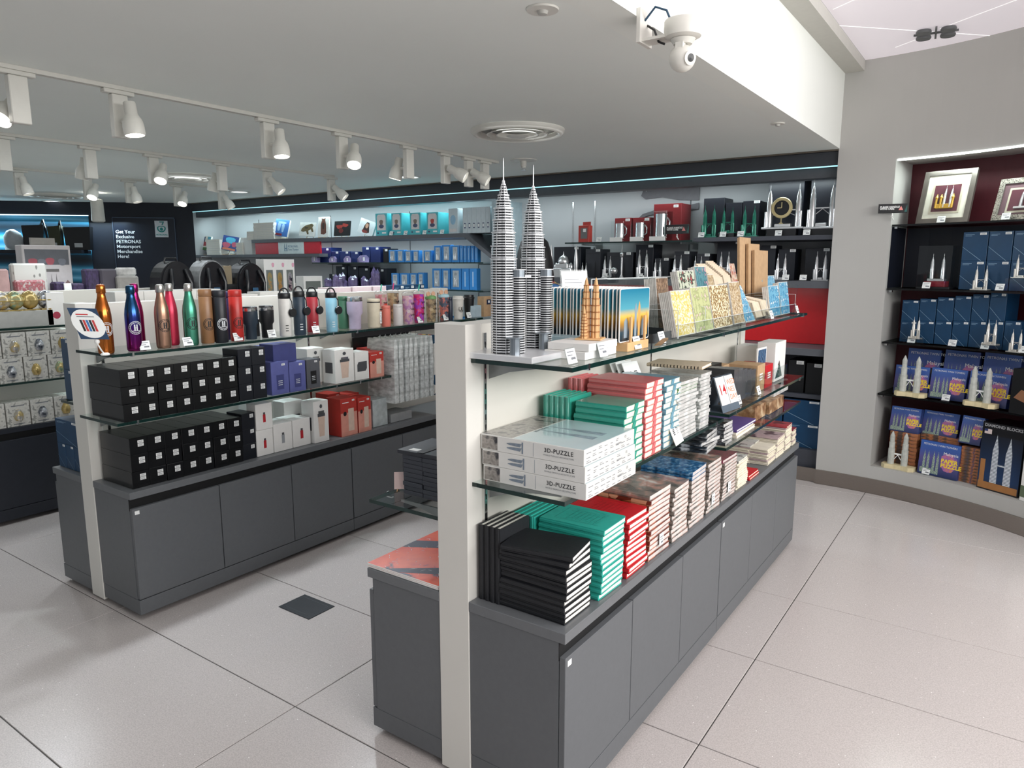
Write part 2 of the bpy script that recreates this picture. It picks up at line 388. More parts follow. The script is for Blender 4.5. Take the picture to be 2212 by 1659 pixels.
def divider(x0, x1, y0, y1, h, label):
    t = thing('display_divider', label, 'display divider', ((x0 + x1) / 2, (y0 + y1) / 2, 0)); hw, hl = (x1 - x0) / 2, (y1 - y0) / 2
    for s in (-1, 1): link('end_post', cached(('ep', round(hw, 3)), lambda: MB().cbox(2 * hw, .07, h - .012, .0015, z0=.012).mesh('end_post', M_WHITE)), t, (0, s * (hl - .035), 0))
    link('panel', MB().box(-hw + .012, hw - .012, -hl + .0705, hl - .0705, .1, h - .004).mesh('panel', M_PANEL), t)
    for s in (-1, 1):
        for k in (-hl + .1, 0.0, hl - .1):
            rail = MB().box(-.003, .003, -.006, .006, CT, h - .03)
            for q in range(int((h - .04 - CT) / .03)): rail.box(-.0035, .0035, -.002, .002, CT + .01 + q * .03, CT + .026 + q * .03, 1)
            link('slotted_rail', cached(('rail', round(h, 3)), lambda: rail.mesh('rail', [M_CHROME, M_DARK])), t, (s * (hw - .0115), k, 0))
    return t
def shelf(xf, xb, y0, y1, z, label, group=None, bracket=True, edge=None, mat_=None, rz=None):
    """glass shelf on brackets; z is the top face"""
    s = 1 if xf > xb else -1; cx = (xf + xb) / 2; dx = abs(xf - xb); w_ = y1 - y0
    t = thing('glass_shelf', label, 'shelf', (cx, (y0 + y1) / 2, z - .012), PI / 2 * s, group)
    link('pane', MB().box(-w_ / 2 + .001, w_ / 2 - .001, -dx / 2 + .001, dx / 2 - .001, .0003, .0117).mesh('pane', mat_ or M_GLASS), t)
    e = .0011
    link('polished_edge', MB().box(-w_ / 2, w_ / 2, -dx / 2, -dx / 2 + e, 0, .012).box(-w_ / 2, -w_ / 2 + e, -dx / 2 + e, dx / 2, 0, .012).box(w_ / 2 - e, w_ / 2, -dx / 2 + e, dx / 2, 0, .012).mesh('edge', edge or M_EDGE), t)
    if bracket:
        br = cached(('br', round(dx, 2)), lambda: MB().prism([(dx / 2, 0), (-dx / 2 + .06, 0), (-dx / 2 + .06, -.008), (0, -.014), (dx / 2 - .07, -.03), (dx / 2, -.055)], -.0035, .0035, M=Matrix(((0, 0, 1, 0), (1, 0, 0, 0), (0, 1, 0, 0), (0, 0, 0, 1)))).mesh('bracket', M_STEELG))
        cl = cached('clip', lambda: MB().box(-.004, .004, -.003, .02, -.004, -.0005).box(-.004, .004, -.003, -.0005, -.0005, .014).mesh('clip', M_CHROME))
        for k in (-w_ / 2 + .085, w_ / 2 - .085):
            link('bracket', br, t, (k, 0, -.0005)); link('clip', cl, t, (k, -dx / 2, 0))
    return t
M_STEELG = mat('bracket_grey', '8c8f90', .4, .6)
# ---- near gondola (F) and its neighbour (L)
FX0, FX1, FY0, FY1, FXF, FXL = -1.322, -1.21, 1.52, 4.03, -.885, -1.625
LX0, LX1, LY0, LY1, LXF, LXL = -3.44, -3.33, 1.475, 3.985, -3.01, -3.725
divider(FX0, FX1, FY0, FY1, 1.387, 'white divider panel with end post rising through the near grey gondola')
divider(LX0, LX1, LY0, LY1, 1.38, 'white divider panel with end post behind the drinking bottles')
FM, LM = (FY0 + FY1) / 2, (LY0 + LY1) / 2
cabinet(FXF, FX1 + .001, FY0 + .002, FM, 'grey three-door base cabinet under the black, teal and red notebooks', 'near gondola cabinets', lock=True)
cabinet(FXF, FX1 + .001, FM, FY1, 'grey three-door base cabinet at the far end below the cream book stacks', 'near gondola cabinets', lock=True)
cabinet(FXL, FX0 - .001, FY0 + .002, FM, 'grey base cabinet under the orange placemats, beside the near white post', 'near gondola cabinets')
cabinet(FXL, FX0 - .001, FM, FY1, 'grey base cabinet on the hidden far side of the near divider', 'near gondola cabinets')
cabinet(LXF, LX1 + .001, LY0 + .002, LM, 'grey three-door base cabinet under the black bottle cartons', 'bottle gondola cabinets', lock=True)
cabinet(LXF, LX1 + .001, LM, LY1, 'grey base cabinet under the white and red tumbler boxes', 'bottle gondola cabinets')
cabinet(LXL, LX0 - .001, LY0 + .002, LM, 'grey base cabinet under the standing blue cartons behind the bottle gondola post', 'bottle gondola cabinets')
worktop(FXF, FX1 + .001, FY0, FY1, 'long grey worktop carrying the stacked notebooks')
worktop(FXL, FX0 - .001, FY0, FY1, 'grey worktop under the orange and navy placemats')
worktop(LXF, LX1 + .001, LY0, LY1, 'long grey worktop under the black cartons and tumbler boxes')
worktop(LXL, LX0 - .001, LY0, LY1, 'grey worktop under the dark blue cartons on the far side of the bottle gondola')
ZT, ZM, ZF2, ZF3 = 1.293, .939, .956, .816
GX = FX1 + .001
shelf(-.888, GX, 1.542, 2.772, ZT, 'glass shelf holding the tall silver tower model', 'near gondola shelves')
shelf(-.888, GX, 2.778, 4.03, ZT, 'glass shelf holding the acrylic bookmark and magnet racks', 'near gondola shelves')
shelf(-.905, GX, 1.542, 2.79, ZM, 'glass shelf under the puzzle boxes and pink and blue books', 'near gondola shelves')
shelf(-.885, GX, 2.795, 4.03, ZF2, 'glass shelf under the desk calendar', 'near gondola shelves')
shelf(-.89, GX, 2.795, 4.03, ZF3, 'low glass shelf of small packed notebooks below the desk calendar shelf', 'near gondola shelves', bracket=False)
shelf(-1.615, FX0 - .001, 1.53, 2.7, .815, 'glass shelf with dark boxes behind the near white post', 'near gondola shelves')
ZLT, ZLM = 1.181, .893
shelf(-3.015, LX1 + .001, 1.46, 2.72, ZLT, 'glass shelf under the metal bottles and flasks', 'bottle gondola shelves')
shelf(-3.015, LX1 + .001, 2.725, 3.985, ZLT, 'glass shelf under the glitter tumblers and coffee cups', 'bottle gondola shelves')
shelf(-3.005, LX1 + .001, 1.45, 2.72, ZLM, 'glass shelf under three rows of black cartons', 'bottle gondola shelves')
shelf(-3.005, LX1 + .001, 2.725, 3.06, ZLM, 'short glass shelf under the white tumbler boxes', 'bottle gondola shelves')
shelf(-3.74, LX0 - .001, 1.55, 2.72, .90, 'glass shelf under two rows of small blue cartons', 'bottle gondola shelves')
shelf(-3.74, LX0 - .001, 1.75, 3.95, 1.20, 'glass shelf under the white cartons behind the bottle divider', 'bottle gondola shelves')

# ================================================================== ceiling equipment
M_TRK = mat('track_white', 'dedcd4', .45, var=.02)
M_LENS = mat('lamp_lens', 'fffaf0', .3, emit=14)
M_LENS0 = mat('lamp_lens_dim', 'e8e8e4', .3, emit=1.2)
def head_mesh():
    return cached('head', lambda: MB().lathe([(.0, .0), (.0225, .0), (.0245, .003), (.0255, .052), (.029, .058), (.037, .072), (.0405, .084), (.0415, .092), (.0415, .096), (.0425, .098), (.0425, .134), (.041, .138), (.038, .138), (.036, .120)], 22, cap=False).mesh('lamp_head', M_TRK, True))
def track_spot(X, px, tilt, az, lit, label, side=1, dy=.0):
    """track fitting: adapter, driver box, lamp head; az = direction the head looks (world angle), tilt from straight down"""
    y = yat(px, X, C_H - .05)
    t = thing('track_spotlight', label, 'spotlight', (X, y, C_H - .0175), 0, 'track spotlights')
    link('adapter', cached('adp', lambda: MB().cbox(.036, .13, .018, .003, z0=-.0185).mesh('adapter', M_TRK)), t)
    link('driver_box', cached('drv', lambda: MB().cbox(.036, .068, .178, .003, z0=-.198).mesh('driver', M_TRK)), t, (0, 0, 0))
    hx = side * .088
    link('pivot', cached('pvt', lambda: MB().lathe([(.009, 0), (.009, .085)], 10, M=Matrix.Rotation(PI / 2, 4, 'Y')).mesh('pivot', M_TRK)), t, (.015 if side > 0 else -.1, dy, -.13))
    h = Vector((math.cos(az) * math.sin(tilt), math.sin(az) * math.sin(tilt), -math.cos(tilt)))
    q = h.to_track_quat('Z', 'Y').to_euler()
    o = Vector((hx + (.012 if side > 0 else -.012), dy, -.13)) - h * .07
    hd = link('lamp_head', head_mesh(), t, o, q)
    link('lens', cached('lens1' if lit else 'lens0', lambda: MB().lathe([(.0, .1215), (.037, .1215)], 20, cap=False).mesh('lens', M_LENS if lit else M_LENS0)), hd)
    l = bpy.data.lights.new('lamp_beam', 'SPOT'); l.energy = SPOT_W * (1 if lit else .7); l.spot_size = math.radians(70); l.spot_blend = .55; l.shadow_soft_size = .03; l.color = (.86, .94, 1.0)
    lo = bpy.data.objects.new('lamp_beam', l); COL.objects.link(lo); lo.parent = t; lo.location = o + h * .14; lo.rotation_euler = (-h).to_track_quat('Z', 'Y').to_euler()
TRK = (-3.25, -4.93, -6.6)
for X, y0, y1, lab in ((TRK[0], -.4, 4.46, 'white lighting track nearest the hall, above the bottle gondola'), (TRK[1], .2, 4.36, 'white lighting track in the middle of the low ceiling'), (TRK[2], .6, 4.5, 'white lighting track farthest back on the low ceiling')):
    t = thing('lighting_track', lab, 'lighting track', (X, (y0 + y1) / 2, C_H - .0175), 0, 'lighting tracks')
    hl = (y1 - y0) / 2
    link('channel', MB().box(-.017, -.006, -hl, hl, 0, .017).box(.006, .017, -hl, hl, 0, .017).box(-.006, .006, -hl, hl, .008, .017).mesh('channel', M_TRK), t)
    link('end_cap', MB().box(-.018, .018, hl, hl + .02, -.001, .017).mesh('end_cap', M_TRK), t)
d2 = math.radians
SP = [(0, 35, .75, d2(-60), 1, 'glaring', -1), (0, 255, .12, d2(20), 1, 'upright', 1), (0, 577, .15, d2(-20), 1, 'downcast', 1), (0, 738, .55, d2(-50), 1, 'turned toward the hall', 1), (0, 882, .25, d2(-150), 1, 'tipped', -1),
      (0, 962, 1.05, d2(25), 0, 'swung sideways', 1), (0, 1012, 1.0, d2(25), 0, 'swung sideways second', 1),
      (1, 5, .7, d2(-60), 1, 'cut off by the picture edge', -1), (1, 193, .2, d2(-140), 0, 'hanging straight', -1), (1, 330, .6, d2(-50), 1, 'shining', 1), (1, 478, .2, d2(-140), 0, 'hanging', -1), (1, 577, .7, d2(30), 0, 'swung', 1), (1, 715, .8, d2(30), 0, 'swung near track end', 1),
      (2, 40, .3, d2(30), 0, 'first', 1), (2, 188, .6, d2(-55), 1, 'second', 1), (2, 278, .25, d2(20), 0, 'third', 1), (2, 382, .6, d2(-55), 1, 'fourth', 1), (2, 478, .5, d2(40), 0, 'fifth', 1)]
LAB = ['glaring track spotlight at the picture edge on the nearest track', 'track spotlight pointing straight down, second from the edge on nearest track', 'downcast track spotlight hiding behind its driver box on nearest track', 'glowing track spotlight turned to the hall on nearest track', 'tipped track spotlight before the two sideways ones on nearest track', 'sideways track spotlight, first of the pair before the tower spires', 'sideways track spotlight just before the empty driver box',
       'spotlight cut by the picture edge on the middle track', 'unlit upright spotlight, second on the middle track', 'shining spotlight above the swirl vent on the middle track', 'upright spotlight beside the round swirl vent, middle track', 'spotlight swung back, last but one on the middle track', 'spotlight swung back at the far end of the middle track',
       'first spotlight on the farthest track, upright and unlit', 'second spotlight on the farthest track, glaring above the speaker', 'third spotlight on the farthest track, hanging unlit', 'fourth spotlight on the farthest track, glaring', 'last spotlight on the farthest track, above the recess corner']
for (k, px, ti, az, lit, _, sd), lab in zip(SP, LAB): track_spot(TRK[k], px, ti, az, lit, lab, sd)
t = thing('track_driver', 'empty driver box at the end of the nearest track by the spires', 'spotlight', (TRK[0], yat(1047, TRK[0], C_H - .05), C_H - .0175), 0)
link('adapter', CACHE['adp'], t); link('driver_box', CACHE['drv'], t)
# round ceiling diffusers
def diffuser(px, py, r, label):
    p = onz(px, py, C_H); t = thing('ceiling_diffuser', label, 'air vent', (p.x, p.y, C_H), 0, 'round ceiling diffusers')
    link('flange', cached(('fl', r), lambda: MB().lathe([(r, -.0005), (r * .995, -.012), (r * .95, -.026), (r * .9, -.030), (r * .86, -.022), (r * .83, -.0008)], 40, cap=False).mesh('flange', M_TRK, True)), t)
    link('throat', cached(('th', r), lambda: MB().lathe([(0, -.0012), (r * .8, -.0012)], 40, cap=False).mesh('throat', mat('vent_dark', '9a9a95', .7))), t)
    for k, f in enumerate((.66, .46, .24)):
        link('cone_ring', cached(('cr', r, f), lambda: MB().lathe([(r * f, -.026 - .003 * k), (r * (f - .03), -.028), (r * (f - .1), -.006)] if f > .3 else [(r * f, -.034), (r * f * .8, -.038), (0, -.039)], 36, cap=False).mesh('ring', M_TRK, True)), t)
diffuser(1118, 281, .27, 'large round ceiling diffuser above the silver tower model')
diffuser(405, 381, .27, 'round ceiling diffuser between the middle and farthest tracks')
diffuser(120, 421, .27, 'round ceiling diffuser near the far dark wall')
for px, py, lab in ((883, 382, 'recessed downlight between the nearest track and the recess'), (517, 414, 'recessed downlight before the recess corner'), (112, 434, 'recessed downlight before the blue mural')):
    p = onz(px, py, C_H); t = thing('downlight', lab, 'downlight', (p.x, p.y, C_H), 0, 'recessed downlights')
    link('trim_ring', cached('dlr', lambda: MB().lathe([(.11, -.0005), (.11, -.006), (.088, -.008), (.085, -.002)], 30, cap=False).mesh('ring', M_TRK, True)), t)
    link('reflector', cached('dlf', lambda: MB().lathe([(.085, -.0015), (.0, -.003)], 30, cap=False).mesh('reflector', mat('downlight_glow', 'eef4f6', .4, emit=1.6))), t)
for px, py, lab in ((1172, 19, 'round white sensor cover near the top of the low ceiling'), (1680, 266, 'small round white sensor near the soffit corner')):
    p = onz(px, py, C_H); t = thing('ceiling_sensor', lab, 'sensor', (p.x, p.y, C_H)); k = 1. if py < 100 else .75
    link('plate', MB().lathe([(.05 * k, -.0005), (.048 * k, -.006), (.0, -.007)], 26, cap=False).mesh('plate', M_TRK, True), t)
    link('dome', MB().lathe([(.018 * k, -.006), (.014 * k, -.016), (0, -.018)], 16, cap=False).mesh('dome', mat('dome_grey', 'b9b8b2', .4), True), t)
p = onz(1131, 345, C_H); t = thing('sprinkler', 'ceiling sprinkler with wide white plate behind the tower spires', 'sprinkler', (p.x, p.y, C_H))
link('plate', MB().lathe([(.1, -.0005), (.098, -.006), (.03, -.009), (0, -.009)], 30, cap=False).mesh('plate', M_TRK, True), t)
link('body', MB().lathe([(.022, -.0095), (.022, -.045), (.017, -.047), (.017, -.058)], 14).mesh('body', M_TRK, True), t)
link('deflector', MB().lathe([(.006, -.0585), (.006, -.07), (.02, -.072), (.02, -.075)], 14).mesh('deflector', M_CHROME, True), t)
# speaker/lamp on drop at far left
p = onz(213, 453, 2.2); t = thing('pendant_projector', 'white cylindrical projector hanging before the dark notice wall', 'projector', (-8.2, yat(213, -8.2, 2.0), C_H))
link('stem', MB().box(-.01, .01, -.01, .01, -.07, -.0005).mesh('stem', M_TRK), t)
link('housing', MB().lathe([(.055, -.07), (.06, -.075), (.066, -.3), (.05, -.31), (0, -.31)], 18).mesh('housing', M_TRK, True), t)
link('lens', MB().lathe([(.045, -.069), (.0, -.0685)], 18, cap=False).mesh('lens', M_LENS), t)
# security camera on the soffit
y = yat(1484, -.9, 2.55)
CZ = zat(45, -.9, y)
t = thing('security_camera', 'white pan-tilt security camera on a bracket fixed to the soffit', 'security camera', (SOFX + .001, y, CZ), 0)
link('bracket', MB().box(0, .012, -.045, .045, -.05, .05).box(.012, .13, -.03, .03, -.045, -.037).mesh('bracket', M_TRK), t)
link('mount', MB().lathe([(.042, -.052), (.054, -.046), (.058, -.03), (.058, -.002), (.055, .002), (0, .002)], 30).mesh('mount', M_TRK, True), t, (.135, 0, .0))
link('neck', MB().lathe([(.028, -.068), (.038, -.053), (.0, -.052)], 24).box(-.012, .012, .008, .03, -.11, -.066).box(-.012, .012, -.03, -.008, -.11, -.066).mesh('neck', M_TRK, True), t, (.135, 0, 0))
bl = link('camera_ball', MB().lathe([(.04 * math.sin(a * PI / 14), -.04 * math.cos(a * PI / 14)) for a in range(15)], 24, cap=False).mesh('ball', M_TRK, True), t, (.135, 0, -.108))
link('lens_ring', MB().lathe([(.018, .034), (.021, .0395), (.012, .0415)], 20, cap=False, M=Matrix.Rotation(d2(100), 4, 'X') @ Matrix.Rotation(0, 4, 'Z')).mesh('ring', M_TRK, True), bl, (0, 0, 0), (0, 0, d2(60)))
link('lens', MB().lathe([(.0125, .041), (.0, .0425)], 16, cap=False, M=Matrix.Rotation(d2(100), 4, 'X')).mesh('lens', M_BLACK, True), bl, (0, 0, 0), (0, 0, d2(60)))
link('cable', MB().tube([(.012, -.01, .02), (.05, -.02, .05), (.085, -.015, .035), (.1, -.01, .0)], .0035).mesh('cable', mat('cable_blue', '2b4a63', .5)), t)
link('cable', MB().tube([(.012, .01, .01), (.04, .0, -.01), (.06, -.01, -.05), (.08, -.01, -.06)], .0035).mesh('cable', M_BLACK), t)
# ================================================================== goods: shared builders
UP_SPINE = Matrix(((0, 0, 1), (1, 0, 0), (0, 1, 0))).to_euler()       # flat book -> standing, spine to -y, thickness along x
def rrect(w, d, r, n=3, left=True):
    pts = []
    for cx, cy, a0 in ((w / 2 - r, d / 2 - r, 0), (-w / 2 + r, d / 2 - r, 90), (-w / 2 + r, -d / 2 + r, 180), (w / 2 - r, -d / 2 + r, 270)):
        if cx < 0 and not left: pts.append((-w / 2, math.copysign(d / 2, cy))); continue
        for k in range(n + 1):
            a = math.radians(a0 + 90 * k / n); pts.append((cx + r * math.cos(a), cy + r * math.sin(a)))
    return pts
def book(label, w, d, t, cover, page, loc, rz=0., group=None, rot=None, name='notebook', cat='notebook', soft=.008, wrap=None):
    o = thing(name, label, cat, loc, rz, group, rot)
    bt = (.0022 if t > .01 else .0012) if page.name not in ('wrapped_page', 'film_shine', 'cream_page') else (.0008 if t < .0178 else .0015)
    def cov():
        m = MB(); P = rrect(w, d, soft, 2, left=False)
        m.prism(P, 0, bt).prism(P, t - bt, t)
        m.prism([(-w / 2 + .001, bt - .0001), (-w / 2 - .0025, t * .3), (-w / 2 - .0025, t * .7), (-w / 2 + .001, t - bt + .0001), (-w / 2 + .004, t - bt + .0001), (-w / 2 + .004, bt - .0001)], -d / 2, d / 2, M=Matrix(((1, 0, 0, 0), (0, 0, -1, 0), (0, 1, 0, 0), (0, 0, 0, 1))))
        return m.mesh('cover', cover)
    link('cover', cached(('cov', w, d, t, cover.name), cov), o)
    link('pages', cached(('pg', w, d, t, page.name), lambda: MB().box(-w / 2 + .0041, w / 2 - .004, -d / 2 + .003, d / 2 - .003, bt + .0001, t - bt - .0001).mesh('pages', page)), o)
    if wrap: link('film_wrap', cached(('wr', w, d, t), lambda: MB().cbox(w + .008, d + .006, t + .0006, .001, z0=-.0003).mesh('film', wrap)), o)
    return o
def stack(n, x, y, z, w, d, t, cover, page, desc, where, group, rz=PI / 2, jit=.004, jr=.03, name='notebook', cat='notebook', covers=None, gap=.0006, wrap=None, twist=None):
    """flat pile, bottom first; x,y = centre of the pile"""
    objs = []
    for i in range(n):
        c = covers(i) if covers else cover
        r = rz + (R_.uniform(-jr, jr)) + (twist[i] if twist and i in twist else 0)
        objs.append(book(f'{desc}, {from_top(i, n)} {where}', w, d, t, c, page, (x + R_.uniform(-jit, jit), y + R_.uniform(-jit, jit), z + i * (t + gap)), r, group, None, name, cat, wrap=wrap))
    return objs
def sticker(parent, x, z, y, w=.02, h=.014, name='price_sticker'):
    """white price label with print lines, on a face looking to local -y"""
    def mk():
        m = MB().box(-w / 2, w / 2, -.0006, 0, -h / 2, h / 2)
        for k in range(3): m.box(-w * .38, w * (.36 - .1 * (k % 2)), -.0008, -.0006, h * (.22 - .25 * k) - h * .05, h * (.22 - .25 * k) + h * .05, 1)
        return m.mesh('sticker', [M_PAPER, M_INKG])
    return link(name, cached(('st', w, h), mk), parent, (x, y, z))
def carton(label, w, d, h, m, loc, rz=0., group=None, stick=None, name='carton', cat='box', rot=None, b=.0012):
    """box with base centred at loc, front to local -y; stick = list of (u, v, w, h), u,v as fractions of the front"""
    o = thing(name, label, cat, loc, rz, group, rot)
    link('body', bxm(w, d, h, m, b), o)
    for u, v, sw, sh in stick or (): sticker(o, (u - .5) * w, v * h, -d / 2 - .0002, sw, sh)
    return o
def decal(o, w, d, h, polys, nm='print', off=.0007, y=None):
    """flat print on the front: polys = [(material, [(u,v)...])], u,v fractions"""
    m = MB(); ms = []
    for k, (mt, pts) in enumerate(polys):
        if mt not in ms: ms.append(mt)
        m.poly([((u - .5) * w, (-d / 2 if y is None else y) - off - k * .00015, v * h) for u, v in pts], ms.index(mt))
    return link(nm, m.mesh(nm, ms), o)
def R(u0, v0, u1, v1): return [(u0, v0), (u1, v0), (u1, v1), (u0, v1)]
def gd(px0, px1, pyt, xf, z, depth, s=1):
    """box on a gondola shelf facing +x: photo columns of its front edges -> centre, width, height"""
    y0, y1 = yat(px0, xf, z), yat(px1, xf, z); ym = (y0 + y1) / 2
    return ((xf - s * depth / 2), ym, z), abs(y1 - y0), (zat(pyt, xf, ym) - z if pyt else 0)
def bk(px0, px1, pyt, z, depth=.12, yf=BY + .06):
    x0, x1 = xat(px0, yf, z), xat(px1, yf, z); xm = (x0 + x1) / 2
    return (xm, yf + depth / 2, z), abs(x1 - x0), (zat(pyt, xm, yf) - z if pyt else 0)
def price_card(label, loc, rz=PI / 2, w=.042, h=.036):
    t = thing('price_card', label, 'price card', loc, rz, 'price cards in acrylic holders')
    link('holder', cached('pch', lambda: MB().box(-.026, .026, -.012, .022, 0, .0016).box(-.026, .026, -.0005, .0008, 0, .044, M=Matrix.Translation((0, .004, .0016)) @ Matrix.Rotation(-.3, 4, 'X')).mesh('holder', M_ACRYL)), t)
    def mk():
        M = Matrix.Translation((0, .004, .0016)) @ Matrix.Rotation(-.3, 4, 'X')
        m = MB().box(-.0235, .0235, -.0014, -.0007, .002, .041, M=M)
        for k, (a, bb, hh) in enumerate(((-.018, .016, .0012), (-.018, .006, .0012), (-.004, .018, .003))): m.box(a, bb, -.0017, -.0014, .033 - k * .009 - hh, .033 - k * .009 + hh, 1, M=M)
        return m.mesh('card', [M_PAPER, M_INKG])
    link('card', cached('pcc', mk), t)
    return t
def tower_profile(h, r):
    return [(r, 0), (r, .30 * h), (r * .97, .31 * h), (r * .97, .48 * h), (r * .90, .49 * h), (r * .90, .60 * h), (r * .80, .61 * h), (r * .78, .69 * h), (r * .66, .70 * h), (r * .60, .75 * h), (r * .42, .79 * h), (r * .2, .845 * h), (r * .09, .86 * h), (r * .09, .95 * h), (0, h)]
def twin_model(label, h, loc, rz=0., m=None, base=None, gap=None, group=None, plate=True, name='twin_tower_model', bustle=True, bd=None):
    """small metal souvenir of two towers and a bridge on a plate"""
    m = m or M_PEWTER; base = base or m; gap = gap or h * .27; r = h * .066
    t = thing(name, label, 'souvenir model', loc, rz, group); z0 = 0
    if plate:
        pw, pd, ph = gap + r * 4.2, bd or r * 3.6, h * .045; z0 = ph
        link('base_plate', cached(('pl', round(h, 3), base.name, round(gap, 3)), lambda: MB().cbox(pw, pd, ph, ph * .15).cbox(gap * .55, pd * .7, ph * 1.6, ph * .2, z0=ph).mesh('base', base)), t)
    tm = cached(('tw', round(h, 3), m.name), lambda: MB().lathe(tower_profile(h - z0, r), 16).mesh('tower', m, True))
    for s in (-1, 1):
        link('tower', tm, t, (s * gap / 2, 0, z0))
        if bustle: link('side_tower', cached(('bu', round(h, 3), m.name), lambda: MB().lathe([(r * .55, 0), (r * .55, .34 * h), (0, .345 * h)], 12).mesh('side', m, True)), t, (s * (gap / 2 + r * .9), -r * .8, z0))
    link('sky_bridge', cached(('sb', round(h, 3), m.name, round(gap, 3)), lambda: MB().box(-gap / 2, gap / 2, -r * .25, r * .25, .36 * h, .385 * h).tube([(-gap / 2 + r * .9, 0, .25 * h), (0, 0, .36 * h), (gap / 2 - r * .9, 0, .25 * h)], r * .14, 6).mesh('bridge', m)), t, (0, 0, z0))
    return t
def emblem(parent, r, z, size, m, a0=-PI / 2):
    """round twin-tower badge wrapped on a bottle of radius r, centred at angle a0"""
    def mk():
        M_ = MB()
        def P(u, v): a = a0 + u / r; return ((r + .0006) * math.cos(a), (r + .0006) * math.sin(a), v)
        def quad(u0, v0, u1, v1, n=3):
            for k in range(n):
                a, b_ = u0 + (u1 - u0) * k / n, u0 + (u1 - u0) * (k + 1) / n; M_.add([P(a, v0), P(b_, v0), P(b_, v1), P(a, v1)], [(0, 1, 2, 3)])
        for ro, ri in ((1, .93), (.78, .70)):
            n = 36
            for k in range(n):
                a, b_ = 2 * PI * k / n, 2 * PI * (k + 1) / n
                M_.add([P(size * ri * math.cos(a), size * ri * math.sin(a)), P(size * ro * math.cos(a), size * ro * math.sin(a)), P(size * ro * math.cos(b_), size * ro * math.sin(b_)), P(size * ri * math.cos(b_), size * ri * math.sin(b_))], [(0, 1, 2, 3)])
        for k in range(20):
            a = 2 * PI * (k + .2) / 20; c, s_ = math.cos(a), math.sin(a); q = .04 * size
            M_.add([P(size * .82 * c - q * s_, size * .82 * s_ + q * c), P(size * .9 * c - q * s_, size * .9 * s_ + q * c), P(size * .9 * c + q * s_, size * .9 * s_ - q * c), P(size * .82 * c + q * s_, size * .82 * s_ - q * c)], [(0, 1, 2, 3)])
        quad(-.26 * size, -.4 * size, -.06 * size, .5 * size, 2); quad(.06 * size, -.4 * size, .26 * size, .5 * size, 2); quad(-.06 * size, -.02 * size, .06 * size, .04 * size, 1); quad(-.5 * size, -.5 * size, .5 * size, -.42 * size, 4)
        return M_.mesh('badge', m)
    return link('badge', cached(('em', round(r, 4), round(size, 4), m.name, round(a0, 3)), mk), parent, (0, 0, z))

# ================================================================== near gondola: worktop row of notebooks
FW = CT + .0005
M_NBK = mat('book_black', '15171c', .55, var=.1, scale=90, bump=.15)
M_NBT = mat('book_teal', '2aa596', .5, var=.06, scale=60)
M_NBR = mat('book_red', 'c01722', .5, var=.06, scale=60)
for i in range(4):
    book(f'black notebook standing upright by the near post, {nth(i)} from the post', .15, .226, .0178, M_NBK, M_PAGE, (-1.2 + .0195 * i + .0005, 1.632, FW + .1135), group='upright black notebooks', rot=UP_SPINE)
st = stack(11, -1.015, 1.632, FW, .148, .215, .0168, M_NBK, M_PAGE, 'black notebook', 'of the near black pile', 'piled black notebooks', twist={10: .15, 9: .07, 8: .03}, jr=.015)
M_EMB = {k: mat('emboss_' + k, c, .5) for k, c in (('k', '0b0c0f'), ('t', '1d7f74'), ('r', '8f0f18'))}
def emboss(o, m, w=.148, d=.215, t=.0168):
    q = MB(); z = t + .0002
    def ln(u0, v0, u1, v1, th=.0007):
        a, b_ = Vector((u0 * d, v0 * w)), Vector((u1 * d, v1 * w)); n = Vector((-(b_ - a).y, (b_ - a).x)).normalized() * th
        q.add([(p.y, p.x, z) for p in (a - n, b_ - n, b_ + n, a + n)], [(3, 2, 1, 0)])
    rr = random.Random(3)
    for k in range(7): ln(-.25 + k * .07, -.3 + .04 * (k % 3), -.25 + k * .07, .28 - .05 * (k % 2))
    for k in range(8): ln(-.3, -.3 + k * .08, .25 - .06 * (k % 3), -.3 + k * .08)
    ln(-.35, -.32, .3, -.36); ln(-.3, .3, .0, .42); ln(0, .42, .25, .3); ln(.33, -.35, .33, .35)
    return link('embossing', q.mesh('emboss', m), o)
emboss(st[-1], M_EMB['k'])
for i in range(4):
    book(f'teal notebook standing upright behind the black ones, {nth(i)} from the panel', .15, .21, .0178, M_NBT, M_NBT, (-1.2 + .0195 * i + .0005, 1.808, FW + .1055), group='upright teal notebooks', rot=UP_SPINE)
st = stack(12, -1.005, 1.818, FW, .15, .215, .0172, M_NBT, M_PAGE, 'teal notebook', 'of the teal pile on the worktop', 'piled teal notebooks'); emboss(st[-1], M_EMB['t'], .15, .215, .0172)
st = stack(11, -1.005, 1.988, FW, .148, .215, .0172, M_NBR, M_PAGE, 'red notebook', 'of the red pile on the worktop', 'piled red notebooks'); emboss(st[-1], M_EMB['r'], .148, .215, .0172)
M_TRI = ramp('triangle_print', [(0, '6d2a1c'), (.34, '8f4128'), (.5, 'b9653f'), (.72, 'd59a78')], 'cell', 34, .3, const=True, coat=.6, coord='Object')
M_MOT = ramp('mottled_print', [(.3, '555753'), (.5, '8a7f76'), (.62, 'b98f80'), (.72, 'd9d6cf')], 'noise', 22, .25, coat=.8, coord='Object')
M_MBL = ramp('blue_print', [(.3, '123a5c'), (.52, '2d6fa0'), (.7, '8fb6cc')], 'noise', 60, .3, coat=.6, coord='Object')
M_MMG = ramp('magenta_print', [(.3, '4d0c23'), (.52, '8a1c42'), (.7, '3a2030')], 'noise', 60, .3, coat=.6, coord='Object')
M_GRYC = mat('cover_grey', '8f8c88', .35, var=.1, coat=.5)
M_WRPG = mat('wrapped_page', 'e6dcd6', .3, var=.10, scale=35, bump=.5, coat=.6)
M_BAG = mat('film_shine', 'e3e1de', .15, var=.25, scale=18, bump=.9, coat=.8)
